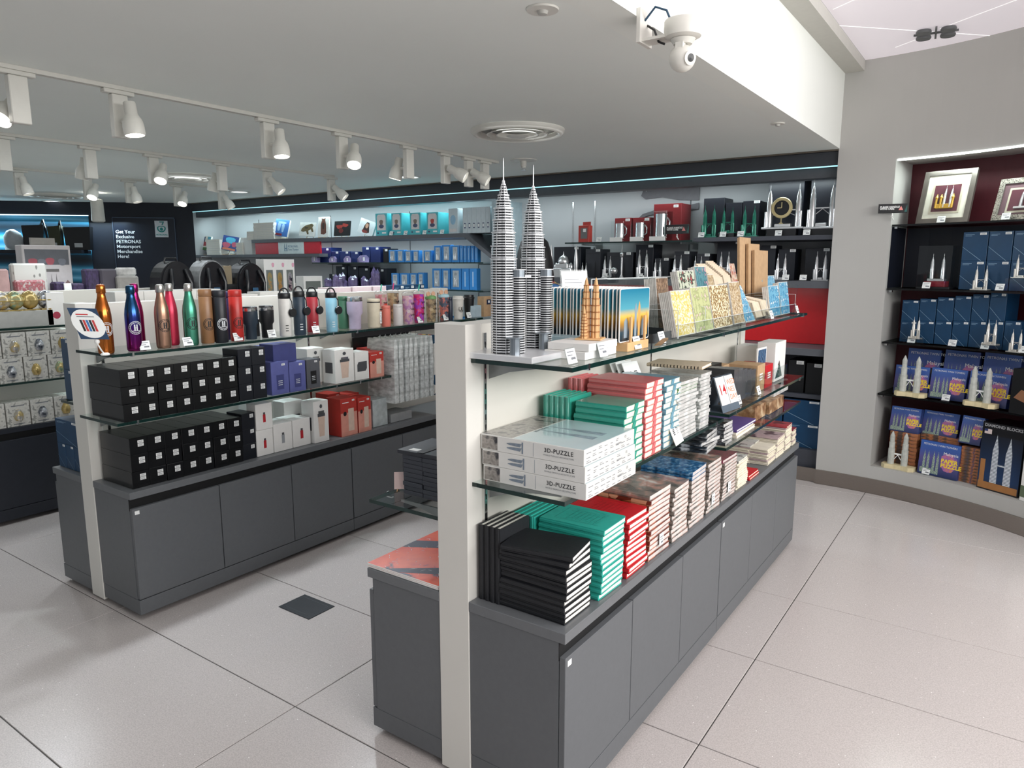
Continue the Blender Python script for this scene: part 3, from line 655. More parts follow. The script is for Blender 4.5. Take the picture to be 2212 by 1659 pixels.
def wst(px0, px1, pyt, n, cover, desc, where, group, page=M_WRPG, covers=None, xf=-.898, d=.2, t=None, z=FW, jr=.03, name='notebook', w=None, cat='notebook'):
    """pile along the gondola front given by photo columns of its base and the row of its top edge"""
    y0, y1 = yat(px0, xf, z), yat(px1, xf, z); ym = (y0 + y1) / 2
    h = zat(pyt, xf, y1) - z; t = h / n - .0006
    return stack(n, xf - d / 2, ym, z, w or round((y1 - y0) - .012, 3), d, round(t, 4), cover, page, desc, where, group, jit=.003, jr=jr, covers=covers, name=name, cat=cat)
wst(1399, 1448, 1042, 13, M_TRI, 'orange triangle notebook in film', 'of the pile beside the red', 'film-wrapped patterned notebooks', covers=lambda i: M_MOT if i == 12 else M_TRI)
wst(1449, 1487, 1034, 12, M_MOT, 'mottled grey notebook in film', 'of the pile after the orange triangles', 'film-wrapped patterned notebooks')
wst(1487.5, 1524, 998, 13, M_MBL, 'blue printed notebook in film', 'of the pile on the worktop', 'film-wrapped patterned notebooks', covers=lambda i: M_MBL if i > 10 else M_MOT)
wst(1525, 1557.5, 984, 13, M_MOT, 'pale notebook in film', 'of the pile between blue and magenta', 'film-wrapped patterned notebooks')
wst(1558.5, 1590, 975, 13, M_MMG, 'magenta printed notebook in film', 'of the pile on the worktop', 'film-wrapped patterned notebooks', covers=lambda i: M_MMG if i > 11 else M_MOT)
M_CRM = mat('cream_cover', 'e4ddcc', .5, var=.08, scale=20)
M_CRP = mat('cream_page', 'efe6cf', .7, var=.04, scale=80)
M_LGC = ramp('letter_cover', [(0, 'd5d5d0'), (.52, 'c9cac6'), (.56, '3b3f44'), (.62, 'd5d5d0')], 'noise', 16, .4, coat=.3, coord='Object')
M_RDC = ramp('red_cover', [(0, '8f2a30'), (.5, 'a94148'), (.6, '5d1f26')], 'noise', 14, .4, coord='Object')
M_MVC = ramp('mauve_cover', [(0, '93707a'), (.5, 'b7a3a6'), (.6, '5d4a52')], 'noise', 14, .4, coord='Object')
M_OLV = mat('olive_cover', '8a8347', .5)
mixc = [M_CRM, M_CRM, M_CRM, M_MVC, M_CRM]
wst(1591, 1615, 981, 14, M_CRM, 'cream paperback', 'of the pile right after the magenta notebooks', 'cream paperbacks on the worktop', M_CRP, lambda i: M_CRM if i != 13 else M_LGC, name='paperback', cat='book')
wst(1617, 1640, 1012, 2, M_NBR, 'red-covered paperback', 'of two lying low at the worktop front', 'cream paperbacks on the worktop', M_CRP, xf=-.897, d=.075, name='paperback', cat='book')
wst(1617, 1656, 938, 15, M_CRM, 'cream paperback set back', 'of the pile behind the two red ones', 'cream paperbacks on the worktop', M_CRP, lambda i: mixc[i % 5] if i < 14 else M_LGC, xf=-.985, d=.2, name='paperback', cat='book')
wst(1656.5, 1675.5, 958, 12, M_CRM, 'cream paperback', 'of the short pile after the set-back one', 'cream paperbacks on the worktop', M_CRP, lambda i: mixc[i % 5], name='paperback', cat='book')
wst(1676, 1694.5, 934, 14, M_MVC, 'mauve-covered paperback', 'of the third pile from the far end', 'cream paperbacks on the worktop', M_CRP, lambda i: M_MVC if i == 13 else mixc[i % 5], name='paperback', cat='book')
wst(1695, 1709.5, 912, 15, M_RDC, 'brown-red paperback', 'of the second pile from the far end', 'cream paperbacks on the worktop', M_CRP, lambda i: M_RDC if i == 14 else mixc[i % 5], name='paperback', cat='book')
wst(1710, 1719.5, 922, 13, M_MMG, 'magenta-topped paperback', 'of the last pile at the far end', 'cream paperbacks on the worktop', M_CRP, lambda i: M_MMG if i == 12 else mixc[i % 5], name='paperback', cat='book')
for px, py, lab in ((1429, 1150, 'price card on the worktop edge before the orange triangle notebooks'), (1541, 1085, 'price card on the worktop edge before the pale notebooks'), (1576, 1060, 'price card on the worktop edge before the magenta notebooks')):
    t = thing('price_card', lab, 'price card', (-.8945, yat(px, -.894, FW + .06), FW), PI / 2, 'price cards in acrylic holders')
    link('holder', CACHE.setdefault('pcv', MB().box(-.018, .018, .0, .0006, .0, .075).box(-.018, .018, -.0068, .0, .0, .0008).mesh('holder', M_ACRYL)), t)
    link('card', cached('pcvc', lambda: MB().box(-.017, .017, -.0008, -.0001, .03, .072).box(-.011, .010, -.0011, -.0008, .058, .061, 1).box(-.011, .012, -.0011, -.0008, .05, .052, 1).box(-.004, .013, -.0011, -.0008, .037, .043, 1).mesh('card', [M_PAPER, M_INKG])), t)

# ================================================================== near gondola: middle shelf
zz = ZM + .0005
# three white puzzle boxes
PW, PD, PH = .30, .335, .0445
M_ICE = mat('puzzle_top', 'b9cdd2', .3, var=.06, scale=8, coat=.7)
M_PZ = mat('puzzle_white', 'dcdcd8', .3, var=.02, coat=.5)
M_BLD = ramp('skyline_photo', [(.3, '6d6864'), (.5, '9b9690'), (.65, '35363a')], 'noise', 40, .3, coat=.4, coord='Object')
M_TWR = mat('print_steel', '7b8794', .4, var=.2, scale=60)
for i in range(3):
    o = thing('puzzle_box', f'white 3D puzzle box with tower picture, {("bottom", "middle", "top")[i]} of three', 'puzzle box', (-1.035 + .004 * (1 - i), 1.731, zz + i * (PH + .0006)), 0, 'stacked puzzle boxes')
    link('body', bxm(PD, PW, PH, M_PZ, .0012), o)
    link('lid_print', MB().box(-PD / 2 + .11, PD / 2 - .003, -PW / 2 + .004, PW / 2 - .004, PH, PH + .0003).mesh('lid', M_ICE), o)
    fr = -PW / 2 - .0004
    link('skyline_print', MB().box(-PD / 2 + .004, -PD / 2 + .058, fr, fr + .0002, .003, PH - .003).mesh('sky', M_BLD), o)
    tw = MB()
    for dz in (.016, .028): tw.prism([(0, dz - .001), (.012, dz - .0035), (.045, dz - .005), (.05, dz + .005), (.012, dz + .0035), (0, dz + .001)], -fr - .0001, -fr + .0001, M=Matrix(((1, 0, 0, -PD / 2 + .09), (0, 0, -1, 0), (0, 1, 0, 0), (0, 0, 0, 1))))
    tw.box(-PD / 2 + .14, -PD / 2 + .145, fr - .0002, fr, .006, .038).box(-PD / 2 + .178, -PD / 2 + .1788, fr - .0002, fr, .004, PH - .004)
    link('tower_print', tw.mesh('tp', M_TWR), o)
    letter(o, '3D-PUZZLE', .0165, M_INK, (PD / 2 - .122, fr - .0004, .0275), bold=.0002, space=1.1)
    letter(o, 'WORLD FAMOUS ARCHITECTURE', .0062, M_INKG, (PD / 2 - .125, fr - .0004, .0145))
    sidep = MB(); xr = PD / 2 + .0004; rr = random.Random(i)
    for k in range(22):
        u = -PW / 2 + .012 + (k % 8) * .034; v = .006 + (k // 8) * .013; sidep.box(xr, xr + .0001, u, u + rr.uniform(.012, .026), v, v + .0016)
        if k % 3 == 0: sidep.box(xr, xr + .0001, u, u + .016, v + .005, v + .0062)
    link('small_print', sidep.mesh('sp', M_INKG), o)
    letter(o, 'WARNING', .0075, M_INKG, (xr + .0002, .03, .022), (PI / 2, 0, PI / 2)); letter(o, 'CE', .01, M_INKG, (xr + .0002, .085, .034), (PI / 2, 0, PI / 2))
    if i == 2:
        tp = MB(); zt = PH + .0005
        for s in (-.02, .035): tp.prism([(-.05, s - .001), (0, s - .004), (.06, s - .012), (.13, s - .016), (.13, s + .016), (.06, s + .012), (0, s + .004), (-.05, s + .001)], zt, zt + .0001)
        link('lid_picture', tp.mesh('lp', mat('print_tower', '8698a2', .4, var=.25, scale=40)), o)
        letter(o, '3D-PUZZLE', .014, M_INK, (-.05, PW / 2 - .2, zt + .0002), (0, 0, PI / 2)); link('white_band', MB().box(-PD / 2 + .002, -PD / 2 + .105, -PW / 2 + .004, PW / 2 - .004, PH, PH + .0003).mesh('wb', M_BLD), o)
M_GRNB = mat('cloth_green', '2f9d89', .3, var=.06, coat=.6); M_PNKB = mat('cloth_pink', 'd66f72', .3, var=.06, coat=.6); M_LBLB = mat('cloth_blue', '6f9fb2', .3, var=.06, coat=.6)
def cloth_stack(n, y, t, m, desc, where, group, w=.14, d=.205, xf=-.912):
    for o in stack(n, xf - d / 2, y, zz, w, d, t, m, M_CRP, desc, where, group, jit=.003, jr=.02):
        link('belly_band', cached(('bb', m.name, w, t), lambda: MB().box(-w * .08, w * .06, -d / 2 - .0006, -d / 2 + .0024, .0005, t - .0005, M=Matrix(((1, 0, .5, 0), (0, 1, 0, 0), (0, 0, 1, 0), (0, 0, 0, 1)))).mesh('band', m)), o)
for i in range(5):
    book(f'green cloth notebook standing on the shelf, {nth(i)} from the panel', .14, .2, .0185, M_GRNB, M_GRNB, (-1.195 + .0195 * i, 1.965, zz + .1005), group='upright green cloth notebooks', rot=UP_SPINE)
cloth_stack(10, 1.968, .0187, M_GRNB, 'green cloth notebook', 'of the green pile behind the puzzle boxes', 'piled green cloth notebooks', d=.17)
cloth_stack(13, 2.118, .0181, M_PNKB, 'pink cloth notebook', 'of the pink pile on the glass shelf', 'piled pink cloth notebooks')
cloth_stack(12, 2.268, .0184, M_LBLB, 'pale blue cloth notebook', 'of the pale blue pile', 'piled pale blue cloth notebooks')
for i in range(3):
    book(f'pink cloth notebook standing behind the green pile, {nth(i)} from the panel', .14, .235, .0185, M_PNKB, M_PNKB, (-1.195 + .0195 * i, 2.118, zz + .118), group='upright pink cloth notebooks', rot=UP_SPINE)
# film-packed pads in two piles + spiral notebooks on top
M_SLV = mat('packed_silver', 'b9bdb9', .18, var=.25, scale=30, bump=.8, coat=.9)
M_GRNP = ramp('green_print', [(.3, '1d5d23'), (.5, '6ea05f'), (.62, 'dfe5dc')], 'noise', 30, .25, coat=.8, coord='Object')
wst(1457, 1506, 812, 16, M_SLV, 'film-packed white notepad', 'of the nearer film-packed pile', 'film-packed notepads on the shelf', M_BAG, lambda i: M_GRNP if i in (13, 14) else M_SLV, xf=-.915, z=zz, jr=.06)
wst(1508, 1534, 800, 16, M_SLV, 'film-packed white notepad', 'of the farther film-packed pile', 'film-packed notepads on the shelf', M_BAG, xf=-.915, z=zz, jr=.06)
yy = yat(1500, -1.0, 1.2)
M_KRAFT = mat('kraft', 'b99873', .7, var=.08, scale=40)
def spiral(label, loc, rz, cover, w=.15, d=.21, t=.012):
    o = book(label, w, d, t, cover, M_PAGE, loc, rz, 'spiral notebooks', name='spiral_notebook')
    link('wire_spiral', cached(('spi', w, d), lambda: (lambda m: [m.lathe([(.006, -.0015), (.006, .0015)], 10, M=Matrix.Translation((-w / 2 + .002, -d / 2 + .014 + k * .0128, t / 2)) @ Matrix.Rotation(PI / 2, 4, 'X'), cap=False) for k in range(15)] and m.mesh('spiral', M_BLACK))(MB())), o)
    return o
ztop = zat(800, -.915, yat(1534, -.915, 1.2))
spiral('beige spiral notebook lying across the film-packed piles', (-1.02, yat(1507, -.95, 1.2), ztop + .014), PI / 2 + .1, mat('beige_cover', 'c9b9a0', .6))
# clear rack cards with barcodes leaning
M_BAR = mat('barcode_ink', '303236', .6)
def barcode_card(label, loc, rz, tilt, w=.075, h=.11):
    o = thing('barcode_pack', label, 'card pack', loc, 0, 'barcode packs', rot=(-tilt, 0, rz))
    link('card', bxm(w, .004, h, M_PAPER), o); m = MB(); rr = random.Random(5)
    for c in (-.02, .018):
        for k in range(10):
            z0 = .035 + k * .006; m.box(c - .011, c + .011 - .005 * rr.random(), -.0024, -.0022, z0, z0 + rr.uniform(.001, .004))
    link('barcode', m.mesh('bars', M_BAR), o); return o
for k in range(3):
    barcode_card(('clear barcode pack leaning behind the pink pile, frontmost', 'clear barcode pack leaning behind the pink pile, middle one', 'clear barcode pack leaning behind the pink pile, rearmost')[k], (-1.09 - .025 * k, 2.40, zz + .135), PI / 2 - .15, .45, .1, .13)
barcode_card('white barcode pack leaning on the film-packed pile at the shelf edge', (-.893, yat(1466, -.9, 1.0), zz + .0005), PI / 2 + .1, .42, .09, .165)
bk_ = carton('white tray of leaning barcode packs behind the pink notebooks', .2, .1, .13, M_WHITEBOX, (-1.15, 2.42, zz), PI / 2, name='card_tray')
# ---- far upper shelf: calendar, pads, books
z2 = ZF2 + .0005
cx, cy = -.952, yat(1567, -.93, z2)
o = thing('desk_calendar', 'tent desk calendar showing a red 14 and WEDNESDAY', 'calendar', (cx, cy, z2), PI / 2 - .12)
M_CALB = mat('calendar_blue', '55626e', .5)
wv, hv = .16, .15
lean = Matrix.Translation((0, -.052, 0)) @ Matrix.Rotation(-.34, 4, 'X'); lean2 = Matrix.Translation((0, .052, 0)) @ Matrix.Rotation(.34, 4, 'X')
link('stand', MB().box(-wv / 2, wv / 2, 0, .002, .0005, hv, M=lean).box(-wv / 2, wv / 2, -.002, 0, .0005, hv, M=lean2).box(-wv / 2, wv / 2, -.05, .05, .0, .0015).mesh('stand', M_CALB), o)
for k, x in enumerate((-.04, .04)):
    link('date_page', MB().box(x - .0375, x + .0375, -.0035, -.0012, .03, hv - .004, M=lean).mesh('page', M_WHITEBOX), o)
Rl = (Matrix.Rotation(-.34, 4, 'X') @ Matrix.Rotation(PI / 2, 4, 'X')).to_euler()
def onlean(x, z): return tuple(lean @ Vector((x, -.0042, z)))
M_RINK = mat('ink_red', 'c21a22', .5); M_OINK = mat('ink_orange', 'd98a5c', .5)
letter(o, '14', .06, M_RINK, onlean(-.07, .09), Rl, bold=.0004, space=1.05)
for k, s in enumerate(('WED', 'NES', 'DAY')): letter(o, s, .032, M_OINK, onlean(.010, .117 - .031 * k), Rl)
link('wire_spiral', (lambda m: [m.lathe([(.007, -.0012), (.007, .0012)], 10, cap=False, M=lean @ Matrix.Translation((-wv / 2 + .012 + k * .008, .0, hv + .001)) @ Matrix.Rotation(PI / 2, 4, 'Y')) for k in range(18) if k not in (8, 9)] and m.mesh('spiral', M_BLACK))(MB()), o)
def gbox(label, px0, px1, pyt, xf, z, depth, m, name='carton', cat='box', group=None, stick=None, h=None):
    loc, w_, hh = gd(px0, px1, pyt, xf, z, depth); return carton(label, round(w_ - .0015, 4), depth, round(h or hh, 4), m, loc, PI / 2, group, stick, name, cat), w_ - .0015, depth, h or hh
M_PADS = ramp('pad_edges', [(0, '3a3b3e'), (.45, '3a3b3e'), (.5, 'a5a6a8'), (.62, '4a4b4e')], 'wave', 14, .3, coat=.5, axis='X', dist=.5)
o, w_, d_, h_ = gbox('black notepad pack with round emblem behind the calendar', 1536, 1556, 786, -1.075, z2, .1, M_BLACK, 'notepad_pack', 'notepad')
link('badge', MB().lathe([(.026, 0), (.022, .0005)], 24, cap=False, M=Matrix.Rotation(PI / 2, 4, 'X')).box(-.009, -.002, -.0005, -.0001, -.014, .014).box(.002, .009, -.0005, -.0001, -.014, .014).mesh('badge', M_PAPER), o, (0, -d_ / 2 - .0006, h_ * .6))
gbox('kraft brown notepad pack beside the black emblem pads', 1558, 1574, 788, -1.075, z2, .1, M_KRAFT, 'notepad_pack', 'notepad')
for k in range(5):
    a, b_ = 1583 + k * 9.6, 1583 + k * 9.6 + 9.2
    gbox(f'dark film-packed pocket notebook, {nth(k)} after the calendar', a, b_, 797 + k * .3, -.94, z2, .12, M_PADS, 'notepad_pack', 'notepad', 'dark pocket notebooks')
for k, (m_, nm) in enumerate(((M_KRAFT, 'beige'), (M_NBR, 'red'))):
    o, w_, d_, h_ = gbox(f'{nm} film-packed pocket notebook beside the dark ones', 1634 + k * 17.5, 1650 + k * 17.5, 787, -.94, z2, .14, m_, 'notepad_pack', 'notepad', 'coloured pocket notebooks')
    decal(o, w_, d_, h_, [(M_PAPER, R(.3, .6, .7, .66)), (M_PAPER, R(.3, .5, .7, .56)), (M_PAPER, R(.3, .4, .7, .46))])
M_ART1 = ramp('blue_art', [(0, '20405f'), (.48, '2f587d'), (.52, 'e8ecec'), (.6, '2f587d')], 'wave', 2.2, .4, axis='DIAGONAL', dist=3)
for k in range(9):
    y = yat(1581 + k * 4.2, -1.02, z2 + .1)
    carton(f'white picture card standing in a row before the red panel, {nth(k)} from the near end', .145, .0125, .17, M_WHITEBOX, (-1.10, yat(1583, -1.1, 1.1) + k * .0145 + .3, z2), 0, 'white picture cards', name='picture_card', cat='card')
# front picture of that row
o = carton('framed blue picture card at the front of the white cards', .13, .008, .16, M_WHITEBOX, (-.985, 3.56, z2 + .03), PI / 2 - .05, name='picture_card', cat='card'); decal(o, .13, .008, .16, [(M_ART1, R(.07, .06, .93, .94))])
o = carton('large white paper bag with small hill picture near the shelf end', .2, .09, .2, M_WHITEBOX, (-1.0, 3.80, z2), PI / 2, name='paper_bag', cat='bag')
decal(o, .2, .09, .2, [(mat('hill_green', '2f4d48', .6), [(.1, .08), (.75, .08), (.55, .35), (.42, .45), (.3, .3)]), (mat('hill_brown', '4b3a33', .6), [(.3, .4), (.5, .4), (.42, .52)])])
for px, lab in ((1601, 'price card beside the calendar before the dark notebooks'), (1643, 'price card on the calendar shelf before the red notebook')):
    price_card(lab, (-.905, yat(px, -.905, z2), z2))
# acrylic front guard
solo('acrylic_guard', MB().box(-.002, .002, -.35, .35, 0, .085).mesh('guard', M_ACRYL), 'clear acrylic guard strip before the pocket notebooks', 'acrylic guard', (-.925, 3.47, z2))
# ---- far lower shelf
z3 = ZF3 + .0005
M_DKP = ramp('dark_pack', [(.3, '14161a'), (.5, '3a3f45'), (.62, 'c8cccf')], 'noise', 26, .2, coat=.9, coord='Object')
wst(1520, 1560, 918, 5, M_DKP, 'dark film-packed notebook', 'of the low pile under the calendar', 'packs on the low shelf', M_BAG, xf=-.93, z=z3, jr=.1, d=.18)
wst(1562, 1584, 905, 6, M_DKP, 'dark film-packed notebook', 'of the second low pile under the calendar', 'packs on the low shelf', M_BAG, xf=-.91, z=z3, jr=.1, d=.18)
wst(1588, 1632, 903, 3, M_CRM, 'white notebook with purple cover', 'of the pile on the low shelf', 'packs on the low shelf', M_PAGE, lambda i: mat('purple_cover', '5d4a86', .5) if i == 2 else M_CRM, xf=-.91, z=z3)
M_MARB = ramp('brown_marble', [(.3, '54331f'), (.5, '94704f'), (.68, 'cbb291')], 'noise', 26, .4, detail=4, coord='Object')
o, w_, d_, h_ = gbox('brown marbled box on the low shelf', 1630, 1653, 874, -.94, z3 + .001, .2, M_MARB, 'keepsake_box', 'box', 'brown marbled boxes')
gbox('brown marbled box at the far end of the low shelf', 1661, 1692, 856, -.93, z3 + .001, .2, M_MARB, 'keepsake_box', 'box', 'brown marbled boxes', h=.06)
gbox('pale film-packed parcel on the last marbled box', 1672, 1702, 842, -.95, z3 + .063, .16, M_BAG, 'packed_parcel', 'parcel', h=.025)
# ================================================================== behind the near post: placemats and dark boxes
M_ORG = ramp('orange_city_print', [(.0, 'd1402a'), (.42, 'e8582f'), (.56, 'd9472b'), (.6, '9c3430'), (.64, '2a3550'), (.72, '3b5670')], 'noise', 2.6, .25, detail=5, dist=1.2, coat=.15)
for i in range(3):
    o = thing('placemat', ('orange and navy city placemat, lowest of three on grey worktop', 'orange and navy city placemat, middle of three on grey worktop', 'orange and navy city placemat on top of the pile')[i], 'placemat', (-1.478, 1.735, CT + .0005 + i * .0048), R_.uniform(-.01, .01), 'orange city placemats')
    link('board', bxm(.30, .42, .0042, M_WHITEBOX, .0008), o)
    link('picture', MB().box(-.149, .149, -.209, .209, .0042, .0045).mesh('picture', M_ORG), o)
    if i == 2:
        m = MB(); rr = random.Random(4)
        m.add([(-.149, -.05, .0047), (-.149, .02, .0047), (.149, .19, .0047), (.149, .12, .0047)], [(3, 2, 1, 0)])
        m.add([(-.02, -.209, .0047), (.149, -.12, .0047), (.149, -.05, .0047), (-.07, -.209, .0047)], [(0, 1, 2, 3)])
        link('roof_print', m.mesh('rp', mat('print_navy', '1c2540', .35, var=.3, scale=120)), o)
        m = MB()
        for k in range(70):
            x, y, a, l = rr.uniform(-.14, .14), rr.uniform(-.2, .2), rr.uniform(0, 3), rr.uniform(.004, .02); c, s_ = math.cos(a) * l, math.sin(a) * l; n = Vector((-s_, c, 0)).normalized() * .0006
            m.add([(x - n.x, y - n.y, .0049), (x + c - n.x, y + s_ - n.y, .0049), (x + c + n.x, y + s_ + n.y, .0049), (x + n.x, y + n.y, .0049)], [(0, 1, 2, 3)])
        link('line_print', m.mesh('lp', M_PAPER), o)
zb = .8155
M_DGB = mat('slate_box', '3a3e47', .45, var=.06)
for c in range(2):
    for i in range(9):
        o = carton(f'slate gift box, {from_top(i, 9)} in the {("first", "second")[c]} pile behind the near post', .083, .16, .0143, M_DGB, (-1.52 + c * .086, 1.71 + R_.uniform(-.003, .003), zb + i * .0149), 0, 'piled slate gift boxes', name='gift_box')
        pass
o = carton('slate gift box with black ribbon lying open on the piles', .19, .18, .013, mat('slate_lid', '2b2e35', .4), (-1.485, 1.715, zb + 9 * .0149 + .0006), .05, name='gift_box'); link('ribbon', MB().box(-.012, .012, -.09, .09, .0131, .015).mesh('ribbon', M_BLACK), o)
link('label', MB().box(-.06, -.025, -.075, -.05, .0131, .0134).mesh('label', M_PAPER), o)
o = thing('photo_card', 'small pink photo card on an easel beside the slate boxes', 'card', (-1.585, 1.655, zb), .7)
link('card', MB().box(-.03, .03, -.001, .001, .004, .06, M=Matrix.Rotation(-.25, 4, 'X')).mesh('card', mat('pink_card', 'dcc4bf', .5)), o); link('easel', MB().tube([(-.02, -.015, .002), (-.02, .03, .002), (0, .02, .04), (.02, .03, .002), (.02, -.015, .002)], .0015, 6).mesh('easel', M_WOOD), o)
# ================================================================== near gondola: top shelf
zt_ = ZT + .0005
# ---- tall silver tower model
TBX, TBY = -1.117, 1.66
tm_ = thing('tower_model', 'tall silver twin tower model of stacked metal storeys on a square plate', 'souvenir model', (TBX, TBY, zt_))
M_SILV = mat('model_silver', 'e2e4e6', .3, .35, var=.04); M_CORE = mat('model_core', '14171c', .4, .3)
M_SILVD = mat('model_panel', '8f979e', .3, .8)
link('base_plate', MB().cbox(.225, .245, .017, .002).mesh('plate', M_SILV), tm_)
def star(r, n=48, amp=.09, k=8): return [(r * (1 + amp * abs(math.cos(k * PI * i / n * 1.0)) - amp * .5) * math.cos(2 * PI * i / n), r * (1 + amp * abs(math.cos(k * PI * i / n)) - amp * .5) * math.sin(2 * PI * i / n)) for i in range(n)]
TH = .447
def tower_r(f):
    for a, r in ((.565, .0335), (.64, .032), (.72, .030), (.79, .0272), (.86, .024), (.905, .0196), (.94, .0152), (.97, .0105), (1.01, .006)):
        if f <= a: return r
def big_tower():
    pl, co = MB(), MB(); n = 64
    for i in range(n):
        f = (i + .5) / n; r = tower_r(f); z = TH * i / n
        pl.prism(star(r, 32), z + .0040, z + .0070)
        co.prism(star(r * .86, 16, .06, 8), z, z + .0072)
    for f in (.565, .64, .72, .79, .86):
        pl.prism(star(tower_r(f) * 1.1, 32, .04), TH * f - .0012, TH * f + .0012)
    for a in range(8):
        t = a * PI / 4
        for f0, f1 in ((0, .555), (.57, .63), (.645, .71), (.725, .78), (.795, .85), (.865, .99)):
            r0, r1 = tower_r(f0 + .01) * 1.02, tower_r(f1) * 1.02
            pl.tube([(r0 * math.cos(t), r0 * math.sin(t), TH * f0), (r1 * math.cos(t), r1 * math.sin(t), TH * f1)], .0008, 4)
    sp = MB().lathe([(.0035, 0), (.0045, .004), (.0035, .008), (.0018, .010), (.0014, .055), (.0004, .066)], 8)
    return pl.mesh('storeys', M_SILV), co.mesh('core', M_CORE), sp.mesh('spire', M_SILV)
PL, CO, SPI = big_tower()
t1, t2 = (-1.129 - TBX, 1.585 - TBY), (-1.137 - TBX, 1.741 - TBY)
def bustle_m():
    pl, co = MB(), MB(); n = 32; h = .205
    for i in range(n): pl.lathe([(.0195, h * i / n + .0034), (.0195, h * i / n + .0056)], 22); co.lathe([(.0165, h * i / n), (.0165, h * (i + 1) / n)], 14)
    co.lathe([(.0185, h), (.0185, h + .018)], 16, 1); pl.lathe([(.024, h - .002), (.024, h)], 22).lathe([(.022, h + .018), (.022, h + .020)], 22)
    return pl.mesh('side_storeys', M_SILV), co.mesh('side_core', [M_CORE, M_SILVD])
BP, BC = bustle_m()
for (x, y), (bx, by) in ((t1, (.032, .02)), (t2, (.034, .012))):
    tw = link('tower', PL, tm_, (x, y, .0172)); link('core', CO, tw); link('spire', SPI, tw, (0, 0, TH))
    bu = link('side_tower', BP, tm_, (x + bx + .006, y + by - .006, .0172)); link('core', BC, bu)
    link('entrance_canopy', MB().lathe([(.025, .045), (.025, .047)], 22).lathe([(.014, 0), (.014, .045)], 14).mesh('canopy', M_SILVD), tm_, (x + .052, y - .022, .0172))
link('sky_bridge', MB().box(-.006, .006, .0, abs(t2[1] - t1[1]) - .06, .2, .208).mesh('bridge', M_SILV), tm_, (t1[0], t1[1] + .03, .0172))
# ---- flat boxes under / beside the wood model
M_PBL = mat('pale_blue_box', 'a9c3cb', .4, var=.04, coat=.3); M_NVB = mat('navy_box', '1c3a6e', .4)
for i in range(2):
    o = thing('flat_box', ('pale blue flat box with navy end, lower one behind the price card', 'pale blue flat box with navy end, upper one behind the price card')[i], 'box', (-1.085, 1.875, zt_ + i * .0218), 0, 'pale blue flat boxes')
    link('body', bxm(.2, .11, .0212, M_PBL, .001), o); link('end_band', MB().box(.1002, .1008, -.054, .054, .001, .0202).mesh('band', M_NVB), o)
for i in range(2):
    loc, w_, _ = gd(1264, 1331, None, -.93, zt_, .13); carton(('white flat box, lower of two under the wooden tower model', 'white flat box, upper of two under the wooden tower model')[i], round(w_ - .01 * i, 3), .13, .021, M_WHITEBOX, (loc[0] + .004 * i, loc[1] + .004 * i, zt_ + i * .0216), PI / 2 + .02 * i, 'white flat boxes', name='flat_box')
wl = gd(1264, 1331, None, -.93, zt_, .13)[0]
o = thing('wooden_tower_model', 'light wood laser-cut tower model standing on the white boxes', 'souvenir model', (-.985, yat(1276, -.985, 1.4), zt_ + .0434), .3)
link('base', MB().cbox(.075, .075, .004, .001).mesh('base', M_WOOD), o)
def wtow(h, r):
    m = MB(); n = 8
    for i in range(n):
        z0, z1 = h * i / n, h * (i + 1) / n - .001; rr_ = r * (1 if i < 5 else 1 - .13 * (i - 4))
        for a in range(6): m.lathe([(rr_ * .36, z0), (rr_ * .36, z1)], 8, M=Matrix.Translation((rr_ * .68 * math.cos(a * PI / 3), rr_ * .68 * math.sin(a * PI / 3), 0)))
        m.prism(star(rr_ * 1.12, 24, .08, 6), z1 - .001, z1 + .001, 1)
    m.lathe([(r * .5, h), (r * .35, h + .012), (0, h + .022)], 8)
    return m.mesh('wood_tower', [M_WOOD, mat('wood_edge', '9a5f2e', .7)])
WT = wtow(.15, .0125)
for s in (-1, 1): link('tower', WT, o, (s * .0138, 0, .004))
link('side_tower', wtow(.07, .009), o, (-.014, -.024, .004))
